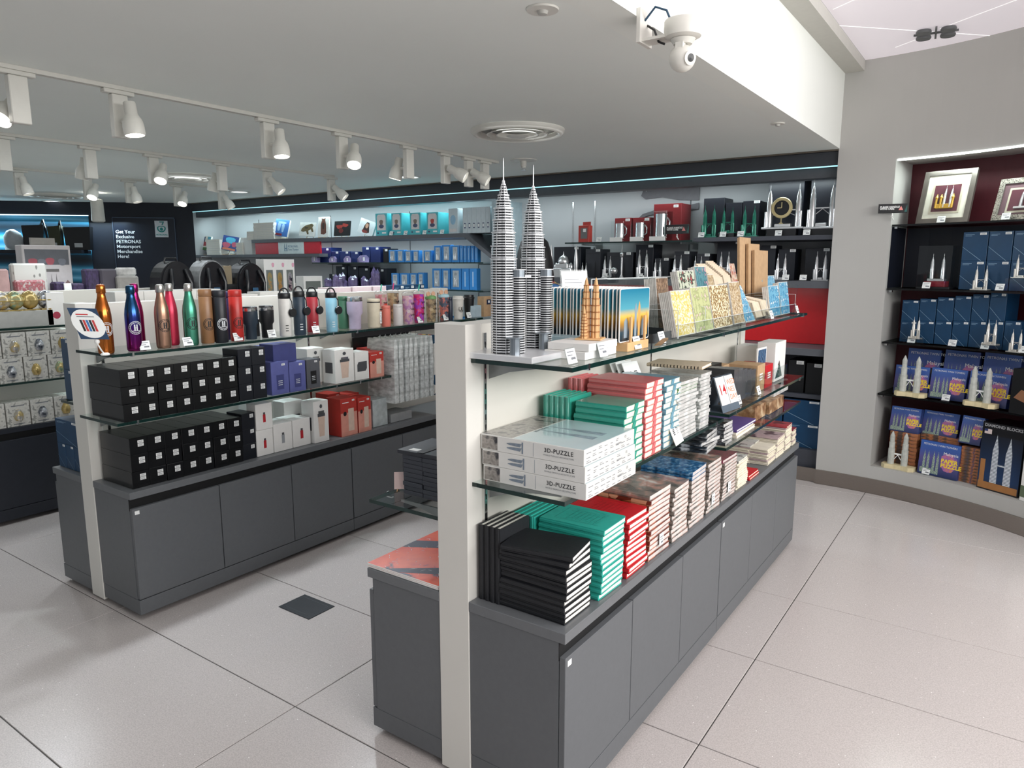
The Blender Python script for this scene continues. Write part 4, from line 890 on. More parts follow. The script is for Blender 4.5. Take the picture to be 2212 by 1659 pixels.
# ---- souvenir cards in a wooden stand
y0, y1 = yat(1341, -.925, 1.36), yat(1404, -.925, 1.36); CWd, CHt = round(y1 - y0, 3), .158
yc = (y0 + y1) / 2; zc = zt_ + .028
st_ = thing('card_stand', 'light wooden stand with two prongs holding the souvenir cards', 'card stand', (-1.05, yc, zt_))
link('block', MB().cbox(.27, CWd * .72, .027, .002).mesh('block', M_WOOD), st_)
for s in (-1, 1): link('prong', MB().cbox(.007, .008, .075, .001).mesh('prong', M_WOOD), st_, (.131, s * CWd * .24, .027))
M_SKY = ramp('card_sky', [(0, '1d2a33'), (.18, '2f4a57'), (.34, 'b0802f'), (.48, 'e9c25a'), (.62, '58a7b8'), (1, '1f7d9c')], 'xyz', 1, .3, axis='Z', coat=.6)
for i in range(21):
    o = thing('souvenir_card', f'rounded souvenir card with sunset skyline, {nth(i)} from the front of the stand', 'card', (-.931 - i * .0118, yc + R_.uniform(-.003, .003), zc), PI / 2 + R_.uniform(-.01, .01), 'souvenir cards in the wooden stand')
    Mst = Matrix(((1, 0, 0, 0), (0, 0, -1, 0), (0, 1, 0, CHt / 2), (0, 0, 0, 1)))
    link('card', cached('scard', lambda: MB().prism(rrect(CWd, CHt, .008), -.0015, .0015, M=Mst).mesh('card', M_WHITEBOX)), o)
    link('picture', cached('scardp', lambda: MB().prism(rrect(CWd - .006, CHt - .006, .006), .0016, .0019, M=Mst).mesh('picture', M_SKY)), o)
    if i == 0:
        m = MB(); y = -.0021
        for k, (u, hh, ww) in enumerate(((-.3, .45, .12), (-.12, .5, .1), (.02, .72, .07), (.14, .75, .07), (.28, .42, .12), (.4, .55, .06))):
            a, w2, h2 = u * CWd, ww * CWd, hh * CHt
            m.poly([(a - w2 / 2, y, .012), (a + w2 / 2, y, .012), (a + w2 / 2, y, h2 * .85), (a, y, h2), (a - w2 / 2, y, h2 * .85)], k % 2)
        link('skyline', m.mesh('skyline', [mat('skyline_grey', '8a9aa5', .4), mat('skyline_amber', 'd3a05a', .4)]), o)
# ---- sign sheet in holder
o = thing('sign_holder', 'printed notice sheet in a tilted clear holder behind the cards', 'sign', (-1.15, yat(1262, -1.15, 1.45) - .03, zt_), PI / 2 - .35)
lm = Matrix.Rotation(-.14, 4, 'X')
link('holder', MB().box(-.058, .058, -.001, .001, .0, .24, M=lm).box(-.058, .058, -.05, .05, 0, .002).mesh('holder', M_ACRYL), o)
link('sheet', MB().box(-.054, .054, -.0025, -.0012, .1, .235, M=lm).mesh('sheet', M_PAPER), o)
link('print', (lambda m: [m.box(-.042, .042 - .012 * (k % 3), -.0028, -.0026, .12 + k * .011, .1215 + k * .011, M=lm) for k in range(9)] and m.mesh('print', M_INKG))(MB()), o)
# ---- dark tray with kraft swing tag
loc, w_, _ = gd(1409, 1471, None, -.95, zt_, .15)
o = thing('display_tray', 'dark grey open tray between the souvenir cards and bookmark rack', 'tray', loc, PI / 2)
M_TRAY = mat('tray_grey', '3f4345', .5)
link('tray', MB().box(-w_ / 2, w_ / 2, -.075, .075, 0, .003).box(-w_ / 2, w_ / 2, -.075, -.072, .003, .03).box(-w_ / 2, w_ / 2, .072, .075, .003, .03).box(-w_ / 2, -w_ / 2 + .003, -.072, .072, .003, .03).box(w_ / 2 - .003, w_ / 2, -.072, .072, .003, .03).mesh('tray', M_TRAY), o)
o = solo('swing_tag', MB().prism([(-.012, 0), (.012, 0), (.012, .05), (.006, .06), (-.006, .06), (-.012, .05)], 0, .001).mesh('tag', M_KRAFT), 'kraft paper swing tag hanging by the dark tray', 'tag', (-.905, yat(1420, -.905, zt_), zt_ + .002), 0, rot=(.5, 0, -2.2))
o = carton('grey backing board behind the dark tray', .1, .01, .09, mat('board_grey', '8d8f8f', .6), (-1.12, yat(1425, -1.12, zt_), zt_), PI / 2, name='backing_board', cat='board')
# ---- acrylic rack with packs of bookmarks and magnets
ra, rb = yat(1462, -.93, zt_), yat(1716, -.93, zt_)
rk = thing('acrylic_rack', 'clear stepped acrylic rack holding bookmarks and magnets', 'display rack', (-1.05, (ra + rb) / 2, zt_)); hl = (rb - ra) / 2
link('base', MB().box(-.15, .125, -hl, hl, 0, .004).mesh('base', M_ACRYL), rk)
link('back', MB().box(-.15, -.147, -hl, hl, .004, .2).mesh('back', M_ACRYL), rk)
link('step', MB().box(-.146, -.02, -hl, hl, .06, .063).box(-.02, -.017, -hl, hl, .004, .11).mesh('step', M_ACRYL), rk)
link('front_lip', MB().box(.122, .125, -hl, hl, .004, .05).mesh('lip', M_ACRYL), rk)
for k in range(7): link('divider', cached('rkd', lambda: MB().box(-.016, .121, -.0012, .0012, .0045, .1).mesh('div', M_ACRYL)), rk, (0, -hl + .002 + k * (2 * hl - .004) / 6, 0))
M_CEDGE = mat('card_edge_white', 'd6d3cc', .4, var=.12, scale=60)
M_RIM = mat('acrylic_rim', 'e8eeee', .15, var=.03, coat=.5)
M_CEDG = ramp('card_edges', [(0, 'c9c7c2'), (.45, 'e6e4df'), (.5, '8d8b88'), (.6, 'd5d3ce')], 'wave', 16, .4, axis='Y', dist=.3)
link('polished_rims', MB().box(.1215, .1255, -hl, hl, .05, .0515).box(-.1505, -.1465, -hl, hl, .2, .2015).box(-.0205, -.0165, -hl, hl, .11, .1115).box(.1215, .1255, -hl, -hl + .002, .004, .05).box(.1215, .1255, hl - .002, hl, .004, .05).mesh('rims', M_RIM), rk)
for k in range(7): link('divider_rim', cached('rkr', lambda: MB().box(-.016, .121, -.0013, .0013, .1, .1012).box(.1195, .121, -.0013, .0013, .0505, .1).mesh('rim', M_RIM)), rk, (0, -hl + .002 + k * (2 * hl - .004) / 6, 0))
ya_, yb_ = yat(1278, -1.192, 1.47), yat(1478, -1.192, 1.47); hp = zat(604, -1.192, ya_) - zt_
ap = thing('acrylic_screen', 'clear acrylic screen with bright edges standing behind the souvenir cards', 'acrylic panel', (-1.192, (ya_ + yb_) / 2, zt_)); wa = (yb_ - ya_) / 2
link('sheet', MB().box(-.0015, .0015, -wa, wa, 0, hp).mesh('sheet', M_ACRYL), ap)
link('polished_rim', MB().box(-.0017, .0017, -wa, wa, hp, hp + .0025).box(-.0017, .0017, -wa - .0025, -wa, 0, hp + .0025).box(-.0017, .0017, wa, wa + .0025, 0, hp + .0025).box(-.0017, .0017, wa * .1, wa * .1 + .0025, 0, hp).mesh('rim', M_RIM), ap)
def art(n, c0, c1, c2, sc=8, kind='noise', const=True): return ramp('art_' + n, [(0, c0), (.45, c0), (.5, c1), (.62, c2)], kind, sc, .35, const=const, coat=.5)
ARTS = dict(yel=art('yel', 'e2cd7a', 'd8b95e', 'f2ead0', 26, 'cell'), grn=art('grn', 'c6cb94', 'aab07c', 'd9c2bb', 7), hon=art('hon', '8a6f48', 'd6bd85', 'efe3c4', 22, 'voronoi'), brn=art('brn', 'b79d74', '85694a', 'dccdb0', 26, 'cell'),
            flo=art('flo', 'cfd5bf', '3f4a3f', 'c4565a', 7), tea=art('tea', '5b929b', '3f7580', 'd99aa8', 6), blu=art('blu', '79b9d6', '4d97bf', 'e6eef0', 6), mix=art('mix', 'd9c9b5', 'c26a4e', '6f9bc0', 7), wov=art('wov', '8a6f56', 'b0937a', '6b5443', 26, 'cell'))
def pack(label, px0, px1, pyt, pyb, x, a, thick=.045, tilt=.2, group='card packs in the acrylic rack', z=None, face=True, edge=None):
    z = z if z is not None else zt_ + .0046
    y0_, y1_ = yat(px0, x, z + .05), yat(px1, x, z + .05); w2 = max(.018, y1_ - y0_ - .002); h2 = (zat(pyt, x, (y0_ + y1_) / 2) - z) / math.cos(tilt)
    o = thing('card_pack', label, 'card pack', (x - thick / 2 - .004, (y0_ + y1_) / 2, z), 0, group, rot=(-tilt, 0, PI / 2))
    n_ = max(2, int(thick / .0062)); rr = random.Random(label); stair = (edge is not None and edge.name == 'wood_magnet'); mc = MB()
    for q in range(n_):
        ya = -thick / 2 + thick * q / n_; hq = h2 * ((.62 + .38 * q / (n_ - 1)) if stair else 1 - rr.uniform(0, .015) * (q > 0)); mc.box(-w2 / 2 + rr.uniform(0, .0015), w2 / 2 - rr.uniform(0, .0015), ya, ya + thick / n_ - .0012, 0, hq)
    link('cards', mc.mesh('cards', edge or M_CEDGE), o)
    if face: link('picture', MB().box(-w2 / 2 + .003, w2 / 2 - .003, -thick / 2 - .0006, -thick / 2 - .0001, .003, h2 - .003).mesh('pic', a), o)
    return o
pack('yellow patterned bookmark pack at the near end of the rack', 1466, 1507, 630, 720, -.925, ARTS['yel'])
pack('olive green floral bookmark pack beside the yellow one', 1508, 1546, 622, 715, -.925, ARTS['grn'])
pack('brown honeycomb bookmark pack beside the olive one', 1547, 1587, 618, 700, -.925, ARTS['hon'])
pack('narrow brown lattice bookmark pack in mid rack', 1590, 1613, 612, 690, -.925, ARTS['brn'], .06)
pack('pale blue striped card pack leaning in mid rack', 1615, 1636, 620, 680, -.925, ARTS['blu'], .02, .45)
pack('white floral card pack, front of the raised row', 1478, 1514, 586, 640, -1.075, ARTS['flo'], .03, .2, z=zt_ + .064)
pack('teal floral card pack with pink blossom in the raised row', 1516, 1540, 577, 640, -1.075, ARTS['tea'], .03, .2, z=zt_ + .064)
pack('small brown lattice card pack in the raised row', 1541, 1553, 594, 640, -1.075, ARTS['brn'], .03, .2, z=zt_ + .064)
pack('woven brown card pack standing behind the dark tray', 1426, 1452, 601, 700, -1.09, ARTS['wov'], .05, .1, z=zt_)
for k, (a, b_, t_) in enumerate(((1556, 1575, 566), (1577, 1592, 560), (1594, 1606, 572))):
    pack(f'stack of pale wooden magnets in the raised row, {nth(k)} from the near side', a, b_, t_, 620, -1.075, ARTS['mix'], .07, .25, 'wooden magnet stacks', z=zt_ + .064, edge=mat('wood_magnet', 'd9c8b0', .6, var=.1), face=(k == 2))
for k, (a, b_, t_) in enumerate(((1638, 1652, 640), (1654, 1668, 636))):
    pack(f'stack of pale wooden magnets in the lower row, {nth(k)} from the near side', a, b_, t_, 680, -.93, ARTS['mix'], .08, .35, 'wooden magnet stacks', edge=MATS['wood_magnet'], face=False)
for k, (a, b_, t_, x) in enumerate(((1668, 1690, 618, -.93), (1691, 1710, 610, -.93), (1640, 1660, 590, -1.075), (1662, 1680, 596, -1.075))):
    pack(f'pale blue sky magnet pack, {("lower row near", "lower row far", "raised row near", "raised row far")[k]}', a, b_, t_, 680, x, ARTS['blu'], .03, .15, 'blue magnet packs', z=zt_ + (.0046 if x > -1 else .064))
for k, (a, b_, t_) in enumerate(((1600, 1624, 513), (1619, 1643, 527), (1632, 1661, 541))):
    o = pack(f'kraft notebook with blue spine in the raised row, {("rear", "middle", "front")[k]} step', a, b_, t_, 600, -1.10 + .017 * k, M_KRAFT, .012, .05, 'kraft notebooks', z=zt_ + .064, edge=M_KRAFT)
    link('spine_tape', MB().box(.0, .006, -.0075, -.0066, .0, .01).mesh('tape', ARTS['blu']), o, (.01, 0, .1))
solo('acrylic_divider', MB().cbox(.13, .004, .15, .0008).mesh('panel', M_ACRYL), 'clear acrylic end panel at the far end of the rack', 'acrylic panel', (-.99, yat(1722, -.92, zt_), zt_))
for px, lab in ((1243, 'price card before the silver tower model plate'), (1310, 'price card before the white flat boxes'), (1384, 'price card before the wooden card stand'), (1437, 'price card before the dark tray'), (1672, 'price card before the magnet rack'), (1727, 'price card at the far shelf corner')):
    price_card(lab, (-.908, yat(px, -.905, zt_), zt_))
# ================================================================== bottle gondola, top shelf
zb_ = ZLT + .0005
M_LOGW = mat('logo_white', 'd9dcdf', .5); M_LOGK = mat('logo_black', '191a1c', .5)
ASP = math.radians(-8)          # badges look down the aisle
def bottle(label, px, pyt, x, m, cap, badge=None, shape='cola', r=.034, group='metal drinking bottles', ba=ASP, pxz=.05, bs=.0285, bz=.36):
    y = yat(px, x, zb_ + pxz); h = zat(pyt, x, y) - zb_; name = {'cola': 'bottle', 'flask': 'flask', 'tumbler': 'tumbler'}[shape]
    o = thing(name, label, name, (x, y, zb_), 0, group)
    if shape == 'cola':
        link('body', cached(('cola', round(h, 3), r, m.name), lambda: MB().lathe([(r * .86, 0), (r * .97, .006), (r, .014), (r, h * .50), (r * .985, h * .56), (r * .9, h * .64), (r * .72, h * .73), (r * .56, h * .80), (r * .50, h * .85), (r * .50, h * .872)], 30).mesh('body', m, True)), o)
        link('cap', cached(('capc', round(h, 3), r, cap.name), lambda: MB().lathe([(r * .56, h * .874), (r * .58, h * .88), (r * .56, h * .965), (r * .5, h * .99), (r * .3, h)], 24).mesh('cap', cap, True)), o)
    elif shape == 'flask':
        link('body', cached(('flk', round(h, 3), r, m.name), lambda: MB().lathe([(r * .93, 0), (r, .005), (r, h * .865), (r * .98, h * .87)], 30).mesh('body', m, True)), o)
        link('cap', cached(('fcap', round(h, 3), r, cap.name), lambda: MB().lathe([(r * .98, h * .874), (r, h * .88), (r, h * .98), (r * .94, h), (0, h)], 30, cap=False).mesh('cap', cap, True)), o)
    else:
        link('body', cached(('tum', round(h, 3), r, m.name), lambda: MB().lathe([(r * .72, 0), (r * .75, .004), (r * .78, h * .42), (r, h * .5), (r, h * .86)], 28).mesh('body', m, True)), o)
        link('rim', cached(('trim', round(h, 3), r), lambda: MB().lathe([(r * 1.005, h * .861), (r * 1.02, h * .87), (r * 1.02, h * .95)], 28).mesh('rim', M_CHROME, True)), o)
        link('lid', cached(('tlid', round(h, 3), r), lambda: MB().lathe([(r * .98, h * .951), (r * .98, h * .985), (r * .9, h), (0, h)], 28, cap=False).mesh('lid', cap, True)), o)
    if badge: emblem(o, r, h * bz, bs, badge, ba)
    return o, h, y
def metal(n, c, ro=.22, me=.85): return mat(n, c, ro, me, var=.05)
M_COP = metal('copper', 'b8682c', .16); M_RGD = metal('rose_gold', 'b08a74', .3); M_MGN = metal('magenta_metal', '8e1a5c', .25); M_PNK = metal('hot_pink', 'c8324f', .3, .4); M_GNM = metal('green_metal', '4f9a80', .3)
M_RAIN = ramp('rainbow_metal', [(0, '7d1c5d'), (.3, '6a1d72'), (.5, '35308c'), (.75, '23517f'), (1, '1d3f5e')], 'xyz', 1, .18, .85, axis='Z')
M_SILC = metal('silver_cap', 'b9b6b0', .25)
bx = -3.075
bottle('shiny copper bottle nearest the white end post', 228, 614, bx, M_COP, M_COP, M_LOGW, r=.031)
bottle('magenta bottle standing behind the rainbow one', 298, 612, bx - .08, M_MGN, M_MGN, r=.030)
bottle('blue to purple gradient bottle with white round badge', 290, 616, bx, M_RAIN, mat('blue_cap', '1f4a6b', .2, .8), M_LOGW, r=.031)
bottle('hot pink bottle with silver cap behind the rose gold one', 372, 612, bx - .08, M_PNK, M_SILC, r=.030)
bottle('rose gold bottle with silver cap and dark badge', 353, 614, bx, M_RGD, M_SILC, M_LOGK, r=.031)
bottle('metallic green bottle with silver cap', 413, 612, bx, M_GNM, M_SILC, M_LOGK, r=.031)
bottle('brown straight flask behind the black flask', 448, 625, bx - .02, mat('flask_brown', '8d6646', .35), mat('flask_brown', '8d6646'), M_LOGK, 'flask', .03)
bottle('black straight flask with white round badge', 478, 627, bx + .01, mat('flask_black', '1a1c22', .4), MATS['flask_black'], M_LOGW, 'flask', .031)
bottle('purple straight flask half hidden between black and red flasks', 494, 630, bx - .09, mat('flask_purple', '3d3a66', .4), MATS['flask_purple'], None, 'flask', .03)
bottle('red straight flask beside a price card', 512, 626, bx, mat('flask_red', 'b02a24', .35), MATS['flask_red'], M_LOGK, 'flask', .031)
bottle('navy tumbler with steel rim, nearer of two', 542, 662, bx - .01, mat('tumbler_navy', '26333f', .4), M_BLACK, None, 'tumbler', .036, 'travel tumblers')
bottle('black tumbler with steel rim, farther of two', 577, 660, bx - .01, mat('tumbler_black', '17181b', .4), M_BLACK, None, 'tumbler', .036, 'travel tumblers')
solo('tumbler_carton', bxm(.06, .05, .09, M_BLACKBOX), 'small black carton with white label behind the tumblers', 'box', (bx - .12, yat(545, bx - .12, zb_), zb_), PI / 2)
def sport(label, px, pyt, x, m, r=.031):
    o, h, y = bottle(label, px, pyt, x, m, M_BLACK, None, 'flask', r, 'sports bottles')
    link('handle', cached(('hnd', r), lambda: MB().tube([(.022 * math.cos(a * PI / 10), 0, .028 * math.sin(a * PI / 10)) for a in range(11)], .004, 8).mesh('handle', M_BLACK, True)), o, (0, 0, h - .003), (0, 0, 1.1))
    link('tag_disc', cached('tagd', lambda: MB().lathe([(.0, -.006), (.021, -.006), (.024, 0), (.021, .006), (0, .006)], 20, cap=False, M=Matrix.Rotation(PI / 2, 4, 'Y')).mesh('disc', M_BLACK, True)), o, (r + .008, .018, h * .55))
    link('strap', MB().tube([(r * .6, .01, h * .96), (r + .004, .018, h * .8), (r + .008, .018, h * .63)], .0025, 6).mesh('strap', M_BLACK), o)
    m_ = MB()
    for k in range(3):
        for q in range(3): a0, a1 = ASP - .5 + q * .16, ASP - .5 + (q + 1) * .16 - .001; rr_ = r + .0005; m_.add([(rr_ * math.cos(a0), rr_ * math.sin(a0), h * (.12 + .06 * k)), (rr_ * math.cos(a1), rr_ * math.sin(a1), h * (.12 + .06 * k)), (rr_ * math.cos(a1), rr_ * math.sin(a1), h * (.14 + .06 * k)), (rr_ * math.cos(a0), rr_ * math.sin(a0), h * (.14 + .06 * k))], [(0, 1, 2, 3)])
    link('small_print', m_.mesh('print', M_LOGW if m.name != 'sport_white' else M_LOGK), o)
    return o
sport('white sports bottle with black flip cap and round tag', 617, 633, bx, mat('sport_white', 'd9d7d2', .4))
sport('navy sports bottle with black ring handle', 648, 629, bx + .01, mat('sport_navy', '2b3a48', .4))
sport('red sports bottle behind the navy one', 676, 630, bx - .05, mat('sport_red', 'a32a34', .4))
sport('light blue sports bottle with large black tag disc', 717, 632, bx, mat('sport_blue', '86b8cc', .4))
bottle('green bottle mostly hidden behind the light blue one', 742, 640, bx - .08, mat('flask_green', '3d6b52', .4), MATS['flask_green'], None, 'flask', .03)
o, h, y = bottle('lavender tumbler with steel lid', 767, 641, bx - .01, mat('tumbler_lav', 'b3a7bd', .4), M_CHROME, None, 'tumbler', .045, 'travel tumblers')
o, h, y = bottle('cream coffee flask with black band and round charm', 808, 645, bx, mat('flask_cream', 'd5cbb4', .4), mat('flask_cream', 'd5cbb4'), None, 'flask', .038, 'coffee flasks')
link('band', MB().lathe([(.0384, h * .86), (.0384, h * .9)], 28, cap=False).mesh('band', M_BLACK), o); link('charm', MB().lathe([(.0, .0), (.0, .013), (.004, .013), (.004, 0)], 16, M=Matrix.Rotation(PI / 2, 4, 'Y') , cap=False).mesh('charm', M_BLACK), o, (.04, .015, h * .62))
link('word_label', MB().box(.0395, .0402, .008, .024, h * .14, h * .55).mesh('label', M_PAPER), o); letter(o, 'COFFEE', .017, M_INK, (.0406, .016, h * .52), (PI / 2, PI / 2, PI / 2))
bottle('small coral flask beside the cream coffee flask', 834, 660, bx + .02, mat('flask_coral', 'd9786a', .4), MATS['flask_coral'], None, 'flask', .027, 'coffee flasks')
bottle('small white flask beside the coral one', 860, 657, bx + .02, mat('flask_white', 'cfccca', .4), MATS['flask_white'], None, 'flask', .029, 'coffee flasks')
bottle('red can hidden behind the cream coffee flask', 828, 655, bx - .09, mat('flask_tomato', 'c8412f', .4), MATS['flask_tomato'], None, 'flask', .027, 'coffee flasks')
def glitter(n, a, b_, c): return ramp('glitter_' + n, [(.3, a), (.5, b_), (.7, c)], 'cell', 60, .15, .35, coat=.9, coord='Object')
def cup(label, px, pyt, x, m, lid, straw=None, r=.036, ears=False, script=True):
    y = yat(px, x, zb_ + .05); h = zat(pyt, x, y) - zb_; hb = h * .86 if not ears else h * .78
    o = thing('glitter_tumbler', label, 'tumbler', (x, y, zb_), 0, 'glitter tumblers')
    link('body', cached(('gl', round(h, 3), r, m.name, ears), lambda: MB().lathe([(r * .82, 0), (r * .86, .005), (r, hb)], 28).mesh('body', m, True)), o)
    link('lid', cached(('gll', round(h, 3), r, lid.name, ears), lambda: MB().lathe([(r * 1.06, hb + .0005), (r * 1.08, hb + .004), (r * 1.06, hb + .014), (r * .7, hb + .022), (0, hb + .024)], 28, cap=False).mesh('lid', lid, True)), o)
    if ears:
        for s in (-1, 1): link('ear', cached('ear', lambda: MB().lathe([(0, -.004), (.016, -.004), (.017, .0), (.016, .004), (0, .004)], 18, cap=False, M=Matrix.Rotation(PI / 2, 4, 'Y')).mesh('ear', mat('ear_peach', 'd9a98c', .2, coat=.8), True)), o, (0, s * .024, hb + .032))
    if straw: link('straw', MB().tube([(0, 0, hb + .02), (.003, .006, h + .03)], .004, 8).mesh('straw', straw), o)
    if script:
        m_ = MB()
        for k in range(3): m_.tube([((r + .001) * math.cos(-.35 + t * .13), (r + .001) * math.sin(-.35 + t * .13), h * (.62 - .17 * k) + .008 * math.sin(t * 2.3 + k)) for t in range(8)], .0013, 4)
        link('script_print', m_.mesh('script', M_LOGK), o)
    return o
M_CLID = clear('clear_lid', (.95, .95, .96), 1.6)
M_MINT = mat('straw_mint', '3fbfa5', .4); M_STPK = mat('straw_pink', 'd0407c', .4)
GP, GPK, GGD, GRS = glitter('pearl', 'e6b9c4', 'f0dfe4', 'c890c4'), glitter('pink', 'e0307c', 'f070a8', 'b04ac8'), glitter('gold', 'b9a27c', 'dcc8a0', '8f7f68'), glitter('rose', 'd97f74', '9c6a72', '5d6a7c')
cup('pale pink glitter tumbler with mint straw, rear row', 824, 625, bx - .1, glitter('blush', 'd98a94', 'e8c4c4', 'c9b0a0'), M_CLID, M_MINT)
cup('gold glitter tumbler with pink straw, rear row', 850, 622, bx - .1, GGD, M_CLID, M_STPK)
cup('pearl glitter tumbler with black script', 882, 628, bx + .0, GP, M_CLID, None)
cup('hot pink glitter tumbler with black script and mint straw', 905, 625, bx + .0, GPK, M_CLID, M_MINT)
cup('gold glitter tumbler with green lid and peach ears', 931, 632, bx + .0, GGD, mat('lid_green', '6f9e62', .4), None, .034, True)
cup('rose glitter tumbler with pale blue lid and ears', 959, 628, bx + .0, GRS, mat('lid_blue', 'a9ccd6', .4), None, .034, True)
def coffee_cup(label, px, pyt, x, m, badge):
    y = yat(px, x, zb_ + .05); h = zat(pyt, x, y) - zb_; r = .037
    o = thing('coffee_cup', label, 'cup', (x, y, zb_), 0, 'takeaway cups')
    link('body', MB().lathe([(r * .76, 0), (r * .78, .004), (r, h * .84)], 28).mesh('body', m, True), o)
    link('lid', MB().lathe([(r * 1.08, h * .842), (r * 1.1, h * .86), (r * 1.06, h * .9), (r * .95, h * .92), (r * .9, h), (0, h)], 28, cap=False).mesh('lid', m, True), o)
    if badge: emblem(o, r * .9, h * .45, .024, badge, ASP)
coffee_cup('white takeaway cup with round black badge', 990, 639, bx, mat('cup_white', 'd0cdc6', .5), M_LOGK)
coffee_cup('black takeaway cup behind the white one', 1013, 637, bx - .03, M_BLACK, None)
bottle('slim navy flask with silver badge between tumblers and cups', 972, 642, bx + .01, mat('flask_ink', '20283a', .4), MATS['flask_ink'], None, 'flask', .018)
o, w_, d_, h_ = gbox('kraft paper bag with small navy label at the shelf end', 1046, 1075, 640, -3.05, zb_, .06, M_KRAFT, 'paper_bag', 'bag'); decal(o, w_, d_, h_, [(mat('label_navy', '1f2a44', .5), R(.18, .6, .5, .85)), (M_PAPER, R(.28, .68, .4, .8))])
gbox('pale frosted gift pouch beside the kraft bag', 1018, 1040, 660, -3.07, zb_, .05, mat('frosted_blue', 'a9bcc4', .4, var=.1), 'gift_pouch', 'pouch')
# round sign on a ball clamp at the shelf corner
o = thing('clip_sign', 'slanted navy sign with white disc and bottle pictures clamped at the shelf corner', 'sign', (-3.0, yat(221, -3.0, 1.2), zb_ - .02), math.radians(60))
T_ = Matrix.Translation((-.03, -.0, .055)) @ Matrix(((1, 0, .22, 0), (0, 1, 0, 0), (.03, 0, 1, 0), (0, 0, 0, 1))).inverted()
T_ = Matrix.Translation((-.02, 0, .09)) @ Matrix(((1, 0, -.3, 0), (0, 1, 0, 0), (-.06, 0, 1, 0), (0, 0, 0, 1)))
link('board', MB().box(-.05, .05, -.001, .001, 0, .125, M=T_).mesh('board', mat('sign_navy', '1d3c5c', .4)), o)
link('disc', MB().prism([(.055 * math.cos(a * PI / 16), .058 * math.sin(a * PI / 16)) for a in range(32)], .0012, .0018, M=T_ @ Matrix(((1, 0, 0, 0), (0, 0, -1, 0), (0, 1, 0, .0625), (0, 0, 0, 1)))).mesh('disc', M_PAPER), o)
mm = MB()
for k in range(5): mm.box(-.026 + k * .0105, -.018 + k * .0105, -.0024, -.002, .032, .078, k % 3, M=T_)
mm.box(-.03, .03, -.0024, -.002, .09, .093, 3, M=T_).box(-.03, .012, -.0024, -.002, .098, .102, 4, M=T_)
link('bottle_print', mm.mesh('bp', [M_LOGK, mat('print_red', 'c03a3a', .5), mat('print_blue', '3a74b0', .5), M_INKG, M_RINK]), o)
link('clamp', MB().lathe([(0, -.01), (.008, -.007), (.01, 0), (.008, .007), (0, .01)], 12, cap=False, M=Matrix.Translation((-.015, 0, .08))).tube([(-.015, 0, .072), (-.004, .005, .045), (.006, .02, .0235)], .003, 8).lathe([(.016, .0), (.018, .004), (.012, .01), (0, .011)], 16, M=Matrix.Translation((.008, .02, .0212))).mesh('clamp', mat('clamp_white', 'e9e9e6', .35)), o)
for px, lab in ((318, 'price card before the rainbow bottle'), (411, 'price card before the green bottle'), (519, 'price card before the red flask'), (592, 'price card before the black tumbler'), (687, 'price card before the navy and red sports bottles'), (912, 'price card before the hot pink glitter tumbler'), (967, 'price card before the rose glitter tumbler'), (1017, 'price card before the black takeaway cup')):
    price_card(lab, (-3.037, yat(px, -3.03, zb_), zb_))
# ================================================================== bottle gondola, cartons
zm_ = ZLM + .0005; zc_ = CT + .0005
M_CART = mat('bottle_carton', '08090c', .3, var=.2, scale=8, coat=.2)
M_CART2 = mat('bottle_carton_blue', '10141d', .4, var=.1)
def grid(cols, rows, xf, y0, w, d, h, z, m, where, sk, dx=0., group='black bottle cartons'):
    for c in range(cols):
        for r in range(rows):
            sh = R_.uniform(-.004, .004)
            nm = ('bottom', 'middle', 'top')[r]
            o = carton(f'black carton, {nm} row, {nth(c)} from the white post, {where}', w - .0012, d, h - .0006, m, (xf - d / 2 + sh - dx * r, y0 + (c + .5) * w, z + r * h), PI / 2, group)
            sticker(o, w * .12, h * .72, -d / 2 - .0002, .026, .0125); sticker(o, w * .12, h * .72 - .0145, -d / 2 - .0002, .026, .0125)
grid(7, 3, -3.008, 1.478, .0788, .27, .0742, zm_, M_CART, 'on the glass shelf', 0)
grid(7, 3, -3.05, 1.512, .0788, .255, .0752, zc_, M_CART, 'on the worktop', 0)
for c in range(2):
    for r in range(3):
        o = carton(f'navy-black cube carton, {("bottom", "middle", "top")[r]} of the {("nearer", "farther")[c]} pile on the glass shelf', .0755, .12, .0835, M_CART2, (-3.012 - .06, 2.075 + c * .079, zm_ + r * .0842), PI / 2 + R_.uniform(-.03, .03), 'navy-black cube cartons')
        sticker(o, .015, .066, -.0602, .024, .012); sticker(o, .015, .052, -.0602, .024, .012)
for r in range(3):
    o = carton(f'navy-black cube carton, {("bottom", "middle", "top")[r]} of the pile on the worktop', .0755, .12, .0775, M_CART2, (-3.06 - .06, 2.106, zc_ + r * .0782), PI / 2 + R_.uniform(-.03, .03), 'navy-black cube cartons'); sticker(o, .018, .062, -.0602, .02, .018)
M_PUR = mat('violet_carton', '5a609c', .45, var=.06); M_PURD = mat('violet_dark', '3b4178', .5); M_SLT = mat('slate_carton', '56585e', .45)
def lbl(label, px0, px1, pyt, z, m, xf=-3.03, d=.1, g=None, **k): return gbox(label, px0, px1, pyt, xf, z, d, m, 'carton', 'box', g, **k)
def mug_print(o, w_, d_, h_, m): decal(o, w_, d_, h_, [(m, [(.3, .15), (.7, .15), (.72, .6), (.28, .6)]), (M_LOGW, R(.38, .4, .62, .42)), (M_LOGW, R(.38, .34, .62, .36)), (M_LOGW, R(.38, .28, .62, .3))])
vt = 0
